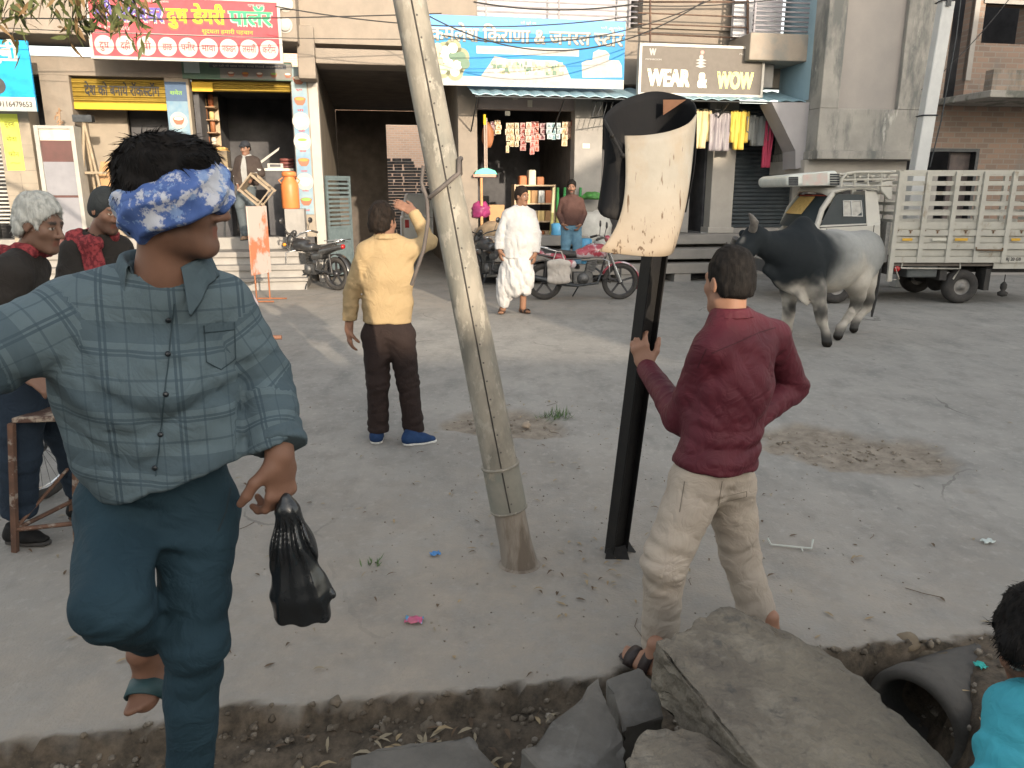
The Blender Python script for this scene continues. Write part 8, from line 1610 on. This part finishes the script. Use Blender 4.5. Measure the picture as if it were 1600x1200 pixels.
# small litter
def paper(lab, x, y, w_, h_, rot, mat, name='wrapper', z=.004, crumple=.006, cat='litter'):
    c = PG(x, y, z); c[2] = gz(c[0], c[1]) + z + .004; n = 5; vs = []; ca, sa = math.cos(rot), math.sin(rot)
    for i in range(n + 1):
        for j in range(n + 1): u, v = (i / n - .5) * w_, (j / n - .5) * h_; vs.append(c + V3(u * ca - v * sa, u * sa + v * ca, crumple * (1 + math.sin(i * 2.1 + j * 1.7 + x))))
    m = MB(); m.add(vs, [(i * (n + 1) + j, (i + 1) * (n + 1) + j, (i + 1) * (n + 1) + j + 1, i * (n + 1) + j + 1) for i in range(n) for j in range(n)], True); o = m.build(name, mat); o.modifiers.new('thick', 'SOLIDIFY').thickness = .0012; return tag(o, lab, cat)
paper('small blue wrapper lying left of the pole foot', 680, 867, .05, .035, .4, plain('blue_foil', (.08, .25, .55), .4))
pk = stain(M('pink_blue_packet', (.55, .10, .22), (.50, .14, .20), .4, 30, 0, 1), (.08, .35, .6), 18, .5, .52, (1, .35, 1), 1.0); paper('pink and blue packet lying on the pavement between the bag and the pole', 647, 971, .075, .05, -.05, pk)
paper('pale green plastic scrap beside the drain pipe', 1495, 1017, .10, .06, -.5, plain('pale_green_foil', (.35, .55, .30), .4)); paper('turquoise plastic scrap right of the drain pipe', 1532, 1040, .035, .04, .3, plain('turquoise_foil', (.05, .45, .40), .4))
paper('white plastic scrap on the road at the right edge', 1543, 848, .06, .04, .2, plain('white_foil', (.6, .66, .62), .4)); paper('small white scrap between the legs of the man in maroon', 1060, 876, .045, .03, .2, plain('mint_foil', (.45, .55, .48), .4))
o = paper('pink plastic scrap in the ditch below the pipe', 1480, 1140, .10, .07, .5, plain('pink_foil', (.5, .18, .2), .4), z=.03); o.location.z -= 0
m = MB(); a, b = PG(1205, 851, .012), PG(1268, 857, .012); m.tube([a + V3(-.01, .03, .02), a, mid(a, b, .5), b, b + V3(.02, .04, .03)], .0055, 6); m.tube([b - V3(.05, 0, 0), b - V3(.055, .03, .0)], .004, 5); o = m.build('plastic_strip', plain('white_strip', (.50, .52, .48))); tag(o, 'thin white plastic strip lying on the road right of the man in maroon', 'litter')
rn = random.Random(11); lm = [M('dry_leaf', (.34, .26, .15), (.22, .16, .09), .8, 20, .1, 40), M('pale_dry_leaf', (.30, .25, .17), (.22, .18, .12), .8, 20, .1, 40), M('dark_dry_leaf', (.13, .085, .05), (.08, .055, .035), .8, 20, .1, 40)]
def leaf(m, c, L, wd, yaw, tilt, curl, roll=0.0):
    d = V3(math.cos(yaw) * math.cos(tilt), math.sin(yaw) * math.cos(tilt), math.sin(tilt)); s_ = unit(np.cross(d, (0, 0, 1))); nn = np.cross(s_, d); s_ = s_ * math.cos(roll) + nn * math.sin(roll); nn = np.cross(s_, d)
    row = [(0, .05), (.3, .9), (.62, .8), (1, .03)]; vs = []
    for t, w_ in row: q = c + d * L * t + nn * curl * L * (t * (1 - t)) * 4; vs += [q - s_ * wd * w_ + nn * wd * .35 * w_, q, q + s_ * wd * w_ + nn * wd * .35 * w_]
    m.add(vs, [(i * 3 + j, i * 3 + j + 1, i * 3 + j + 4, i * 3 + j + 3) for i in range(3) for j in range(2)], True)
mbs = [MB() for _ in lm]
def scatter(n, fx, big=1.0, up=.35):
    for _ in range(n): x, y = fx(); leaf(rn.choice(mbs), V3(x, y, gz(x, y) + .004 + .015 * rn.random() * up), .05 * big * rn.uniform(.6, 1.5), .007 * big * rn.uniform(.7, 1.5), rn.uniform(0, 6.28), rn.uniform(-.1, .5) * up, rn.uniform(.0, .25))
def ditch_(): x = rn.uniform(-1.9, .75); return x, edge_y(x) - abs(rn.gauss(.30, .22)) - .05
def clump_(): return rn.gauss(-.30, .14), edge_y(-.3) - .22 + rn.gauss(0, .06)
def pit_(): return rn.uniform(1.35, 1.95), rn.uniform(1.9, 2.5)
def road_():
    while True:
        x, y = rn.gauss(.2, 1.5), rn.uniform(2.5, 6.5)
        if y > edge_y(x) + .02: return x, y
def foot_(): return .35 + rn.gauss(0, .28), 3.3 + rn.gauss(0, .22)
scatter(150, ditch_, 1.0); scatter(90, clump_, 1.0, 1); scatter(70, pit_, 1.0); scatter(190, road_, .8, .2); scatter(40, foot_, .8, .3)
for m, mt, n_ in zip(mbs, lm, ('dry', 'pale', 'dark')): o = m.build('leaf_litter', mt); tag(o, {'dry': 'brown', 'pale': 'pale straw coloured', 'dark': 'dark'}[n_] + ' dry leaves scattered over the ditch edge and pavement', 'leaf litter', None, 'stuff')
m = MB()
for _ in range(700):
    x, y = road_(); z = gz(x, y); r_ = rn.uniform(.0015, .006); m.lathe(V3(x, y, z - r_ * .3), [(0, 0), (r_, r_ * .4), (r_ * .8, r_ * 1.1), (0, r_ * 1.4)], 5, unit(V3(rn.uniform(-.4, .4), rn.uniform(-.4, .4), 1)), False)
for _ in range(240):
    x, y = ditch_() if rn.random() < .75 else pit_(); z = gz(x, y); r_ = rn.uniform(.004, .016); m.lathe(V3(x, y, z - r_ * .3), [(0, 0), (r_, r_ * .4), (r_ * .8, r_ * 1.1), (0, r_ * 1.4)], 6, unit(V3(rn.uniform(-.4, .4), rn.uniform(-.4, .4), 1)), False)
for _ in range(170):
    c = PC1 if rn.random() < .4 else PC2; x, y = c[0] + rn.gauss(0, .30), c[1] + rn.gauss(0, .18); z = gz(x, y); r_ = rn.uniform(.004, .016) * (1.5 if rn.random() < .1 else 1)
    if float(dirt_mask(np.array([x]), np.array([y]))[0]) > .4: m.lathe(V3(x, y, z - r_ * .3), [(0, 0), (r_, r_ * .4), (r_ * .8, r_ * 1.1), (0, r_ * 1.4)], 6, unit(V3(rn.uniform(-.4, .4), rn.uniform(-.4, .4), 1)), False)
o = m.build('gravel', stain(M('gravel_stone', (.22, .19, .15), (.13, .11, .09), .9, 8), (.34, .3, .25), 20, .5, .55, (1, 1, 1), .8)); tag(o, 'small stones and crumbs in the ditch and potholes', 'gravel', None, 'stuff')
m = MB()
for _ in range(60): x, y = ditch_() if rn.random() < .6 else road_(); a = rn.uniform(0, 6.28); L = rn.uniform(.04, .16); z = gz(x, y) + .004; m.tube([(x, y, z), (x + math.cos(a) * L * .5, y + math.sin(a) * L * .5, z + .006), (x + math.cos(a + .3) * L, y + math.sin(a + .3) * L, z)], .0016, 4)
o = m.build('twig_litter', lm[2]); tag(o, 'thin twigs scattered on pavement and ditch', 'twig litter', None, 'stuff')
m = MB()
for _ in range(420):
    x = rn.uniform(-1.95, 2.2); e_ = float(edge_r(np.array([x]), np.array([edge_y(x)]))[0]); y = e_ - abs(rn.gauss(.0, .09)) + .01; z = gz(x, y); r_ = rn.uniform(.004, .017) * (1.7 if rn.random() < .08 else 1); a_ = unit(V3(rn.gauss(0, .6), rn.gauss(0, .6), 1)); b0 = len(m.v); m.lathe(V3(x, y, z - r_ * .4), [(0, 0), (r_ * rn.uniform(.8, 1.1), r_ * .35), (r_ * rn.uniform(.6, 1), r_ * 1.0), (r_ * .3, r_ * 1.35), (0, r_ * 1.4)], 7, a_, True)
    m.v[b0:] = [tuple(np.array(q) + (vnoise(np.array([q]) * 70)[0] - .5) * r_ * .9) for q in m.v[b0:]]
o = m.build('edge_rubble', stain(M('crumbled_earth', (.17, .14, .105), (.075, .06, .045), .95, 9, .5, 60), (.25, .22, .18), 14, .54, .6, (1, 1, 1), .8)); tag(o, 'crumbled earth and broken concrete lumps along the edge of the pavement', 'rubble', None, 'stuff')
gm = M('grass_blade', (.10, .17, .06), (.06, .10, .035), .7, 20, .05, 40)
for lab, c, n_, L in (('small green grass tuft growing at the edge of the small pothole', PG(868, 652), 90, .07), ('tiny grass sprout in the pavement behind the black bag', PG(583, 884), 12, .05)):
    m = MB()
    for _ in range(n_): q = c + V3(rn.gauss(0, .07 if n_ > 50 else .02), rn.gauss(0, .05 if n_ > 50 else .02), 0); leaf(m, V3(q[0], q[1], gz(q[0], q[1])), L * rn.uniform(.6, 1.4), .004, rn.uniform(0, 6.28), rn.uniform(.3, 1.2), -.1)
    o = m.build('grass_tuft', gm); tag(o, lab, 'grass')
# ================================================================ stool, bicycle, white pole, wires, branch
rst = stain(M('rusty_brown', (.16, .085, .055), (.09, .05, .035), .8, 10, .25, 50), (.30, .26, .22), 14, .56, .62, (1, 1, 1), .8)
g = thing('work_stool', 'tall brown wooden topped iron stool behind the man in the checked shirt', 'stool', PG(70, 840)); zt = .69
f0, f1 = PG(24, 862), PG(120, 850); bk = V3(.08, .38, 0); cs = [f0, f1, f1 + bk, f0 + bk]; tp_ = [P(18, 662, 3.50), P(118, 658, 3.54)]; tp_ = [tp_[0], tp_[1], tp_[1] + V3(.02, .30, 0), tp_[0] + V3(.10, .30, 0)]; zt = tp_[0][2]; tp_ = [V3(q[0], q[1], zt) for q in tp_]
for a, b in zip(cs, tp_): m = MB(); m.obox((a + b) / 2, *axes(V3(0, 1, 0), unit(b - a))[0:2], unit(b - a), .013, .013, np.linalg.norm(b - a) / 2); m.build('leg', rst, g)
m = MB(); m.prism(tp_, V3(0, 0, .028)); bevel(m.build('seat', stain(M('worn_wood_top', (.10, .055, .04), (.06, .035, .028), .7, 6, .2, 40), (.34, .28, .22), 9, .52, .6, (1, 1, 1), .9), g), .006)
for i in range(4): a, b = mid(cs[i], tp_[i], .18), mid(cs[(i + 1) % 4], tp_[(i + 1) % 4], .18); m = MB(); m.tube([a, b], .012, 6); m.build('stretcher', rst, g)
m = MB(); m.tube([mid(cs[0], tp_[0], .18), mid(cs[3], tp_[3], .5)], .009, 6); m.build('brace', rst, g)
# bicycle: left wheel near, right wheel farther
w1, w2 = PG(74, 778), PG(322, 664); r_ = .33; dW = unit(w2 - w1); axw = np.cross(dW, (0, 0, 1)); c1_, c2_ = w1 + UZ * r_, w2 + UZ * r_
g = thing('bicycle', 'dark bicycle with spoked wheels standing behind the man in the checked shirt', 'bicycle', (w1 + w2) / 2)
for c in (c1_, c2_): wheel(g, c, r_, .038, 28, chrome, axw, tr=.036)
bf_ = M('bicycle_paint', (.02, .10, .13), (.015, .07, .09), .4, 6, .05, 40); m = MB(); bb = mid(c1_, c2_, .45) + V3(0, 0, -.02); st_ = bb + UZ * .50 - dW * .16; hd = c2_ + UZ * .52 - dW * .22
m.tube([c1_, bb, st_, c1_], .011, 6); m.tube([st_, hd], .014, 8); m.tube([bb, hd - UZ * .08], .016, 8); m.tube([hd + UZ * .06, hd - UZ * .1, c2_ + axw * .05], .014, 8); m.tube([hd - UZ * .1, c2_ - axw * .05], .012, 8); m.build('frame', bf_, g)
m = MB(); hb_ = hd + UZ * .14; m.tube([hd, hb_], .012, 6); m.tube([hb_ - axw * .28 - dW * .16, hb_ - axw * .24, hb_, hb_ + axw * .24, hb_ + axw * .28 - dW * .16], .011, 7); m.build('handlebar', chrome, g)
sd = Sdf().u(rc(st_ + UZ * .10 - dW * .1, st_ + UZ * .10 + dW * .12, .075, .03, sq=(UZ, 1.8)), k=.02); solid('saddle', sd, .012, seat_m, g); m = MB(); m.tube([st_, st_ + UZ * .1], .012, 6); m.build('seat_post', chrome, g)
m = MB(); cr_ = c1_ + UZ * .40; m.tube([cr_ - axw * .09 - dW * .2, cr_ - axw * .09 + dW * .3, cr_ + axw * .09 + dW * .3, cr_ + axw * .09 - dW * .2], .008, 6, closed=True); m.tube([cr_ - axw * .09, c1_ - axw * .06], .007, 5); m.tube([cr_ + axw * .09, c1_ + axw * .06], .007, 5); m.build('carrier', metal_d, g)
m = MB(); m.lathe(bb - axw * .04, [(.0, -.004), (.09, -.004), (.09, .004), (0, .004)], 20, axw); m.tube([bb - axw * .06, bb - axw * .07 + V3(.1, .1, -.08)], .009, 6); m.tube([bb + axw * .06, bb + axw * .07 - V3(.1, .1, -.08)], .009, 6); m.build('crank', metal_d, g)
for s_ in (-1, 1): m = MB(); q = bb + axw * .1 * s_ + V3(.1, .1, -.08) * -s_; m.obox(q + axw * .05 * s_, axw, dW, UZ, .05, .035, .012); m.build('pedal', black_r, g)
m = MB(); a = P(395, 527, 5.35); m.tube([a + V3(-.45, -.05, 0), P(440, 527, 5.35)], .016, 8); o = m.build('wooden_bar', M('bar_wood', (.26, .13, .08), (.18, .09, .06))); tag(o, 'short brown bar end sticking out behind the checked shirt sleeve', 'bar')
m = MB(); m.tube([P(405, 548, 5.35) + V3(-.4, 0, 0), P(428, 548, 5.35)], .022, 8); o = m.build('rubber_grip', black_r); tag(o, 'black rubber grip sticking out below the brown bar end', 'grip')
o = MB(); o.prism([P(72, 592, 3.98), P(104, 584, 3.98), P(106, 596, 3.98), P(76, 602, 3.98)], V3(.02, .25, 0)); o = o.build('white_cloth', plain('white_cloth', (.55, .55, .53))); tag(o, 'folded white cloth beside the grey haired man above the stool', 'cloth')
# plastic sheet bundle right of the checked shirt shoulder
blob('plastic_bundle', 'pale pink plastic bundle showing behind the checked shirt shoulder', 'bundle', P(375, 478, 8.6) * V3(1, 1, 0) + V3(0, 0, .02), .40, M('pale_pink_plastic', (.52, .42, .44), (.45, .40, .44), .5, 4, .2, 20), None, (.55, .5, 1.05), 9)
# white electric pole at the right
a, b = P(1434, 266, 14.7), P(1479, 0, 14.7); d = (b - a) / (b[2] - a[2]); a0_ = a - d * a[2]; tp2 = a0_ + d * 8
g = thing('electric_pole', 'white square electric pole leaning behind the truck between grey and brick buildings', 'pole', a0_); m = MB(); wq = .125; m.hexa([a0_ + V3(x, y, 0) for x, y in ((-wq, -wq), (wq, -wq), (wq, wq), (-wq, wq))] + [tp2 + V3(x * .8, y * .8, 0) for x, y in ((-wq, -wq), (wq, -wq), (wq, wq), (-wq, wq))]); bevel(m.build('shaft', stain(M('pole_white', (.55, .56, .55), (.48, .49, .49), .85, 3, .15, 40), (.36, .37, .37), 2, .55, .7, (1, 1, .3), .6), g), .02)
m = MB()
for z in (3.1, 5.0, 5.35): q = a0_ + d * z; m.tube([q + V3(x, y, 0) * 1.02 for x, y in ((-wq, -wq), (wq, -wq), (wq, wq), (-wq, wq))], .012, 5, closed=True)
m.tube([a0_ + d * 2.2 + V3(.16, -.1, 0), a0_ + d * 3.0 + V3(.2, -.14, 0), a0_ + d * 4.4 + V3(.22, -.12, 0), a0_ + d * 5.6 + V3(.15, -.12, 0), a0_ + d * 7 + V3(.2, -.1, 0)], .012, 5); m.build('binding_wire', metal_d, g)
m = MB(); q = a0_ + d * 5.2; m.obox(q + V3(-.02, -.135, 0), V3(1, 0, 0), V3(0, 1, 0), d / np.linalg.norm(d), .04, .01, .30); m.build('pole_bracket', metal_d, g)
# overhead wires
wm = M('black_wire', (.02, .02, .022), rough=.6)
def wire(lab, a, b, sag, r_=.010, group='overhead wires'):
    a, b = np.asarray(a, float), np.asarray(b, float); m = MB(); m.tube([a + (b - a) * t - UZ * sag * 4 * t * (1 - t) for t in np.linspace(0, 1, 25)], r_, 5); o = m.build('overhead_wire', wm); tag(o, lab, 'wire', group)
WX = lambda x, y, o_=1.2: W(*F(x, y, o_), o_)
wire('straight black wire crossing the pink signboard towards the leaning pole', WX(-60, 27), WX(690, 21), .05); wire('faint lower wire crossing the dairy signboard and beige wall', WX(-60, 40), WX(1010, 55), .12, .006)
wire('wire running along the top edge of the grocery signboard', WX(430, 10), WX(1010, 22), .25); wire('wire sagging over the left part of the grocery signboard', WX(640, 8), WX(1100, 2), .75, .011)
wire('wire rising from the grocery signboard to the clothes shop frame', WX(690, 55), WX(1110, 0), .35, .009); wire('bundle of wires above the grocery sign railing', WX(740, 3), WX(1005, 4), .12, .014); wire('thin wire beside the brick building balcony', WX(1440, 140, .9), WX(1620, -60, .9), .2, .009)
wire('wire from the clothes shop frame to the balcony', WX(990, 8), WX(1290, -14), .1, .009)
# tree with hanging branches over the left
g = thing('roadside_tree', 'roadside tree whose olive leafy twigs hang into the upper left', 'tree', (-5.6, 4.4, 0)); tk_ = M('bark', (.16, .12, .09), (.09, .07, .055), .95, 6, .5, 30); lf = [M('olive_leaf', (.10, .11, .035), (.055, .07, .02), .6, 12, .05, 40), M('brown_leaf', (.20, .12, .055), (.13, .085, .035), .7, 12, .05, 40)]
m = MB(); m.tube([(-5.6, 4.4, -.1), (-5.55, 4.4, 1.6), (-5.35, 4.35, 3.2), (-5.0, 4.3, 4.6)], [.22, .17, .14, .08], 10); m.build('trunk', tk_, g)
m = MB(); br = []
tips = [((18, 60), 5), ((60, 30), 5), ((112, 55), 6), ((150, 22), 6), ((190, 40), 5), ((222, 66), 5), ((252, 12), 4), ((100, 8), 6), ((135, 40), 5), ((5, 20), 5), ((170, 5), 5), ((215, 15), 4)]
root = V3(-5.0, 4.3, 4.6); mid_ = P(110, -90, 4.3); m.tube([root, mid(root, mid_, .5) + V3(0, 0, .25), mid_], [.06, .035, .018], 7)
lbs = [MB(), MB()]; rn = random.Random(5)
for (px, py), n_ in tips:
    Yt = 4.3 + rn.uniform(-.35, .35); e = P(px, py, Yt); s0 = P(110 + (px - 110) * .6, -70 - rn.random() * 30, 4.3); pts = [s0, mid(s0, e, .5) + V3(.02, 0, .05), e]; m.tube([mid_, s0], .008, 5); m.tube(pts, [.007, .005, .002], 5)
    for k in range(n_ * 5):
        t = rn.uniform(.35, 1.0); q = (pts[0] * (1 - t) + pts[2] * t) + V3(rn.gauss(0, .03), rn.gauss(0, .05), rn.gauss(0, .03)); leaf(lbs[0 if rn.random() < .72 else 1], q, rn.uniform(.07, .13), rn.uniform(.009, .014), rn.uniform(0, 6.28), rn.uniform(-1.3, -.2), rn.uniform(-.15, .1), rn.uniform(0, 6.28))
for k in range(900):
    q = root + V3(rn.gauss(.3, .8), rn.gauss(0, .9), rn.gauss(.7, .5)); leaf(lbs[0 if rn.random() < .8 else 1], q, rn.uniform(.07, .13), .013, rn.uniform(0, 6.28), rn.uniform(-1.2, .2), .0, rn.uniform(0, 6.28))
m.build('branch', tk_, g); lbs[0].build('foliage', lf[0], g); lbs[1].build('foliage', lf[1], g)
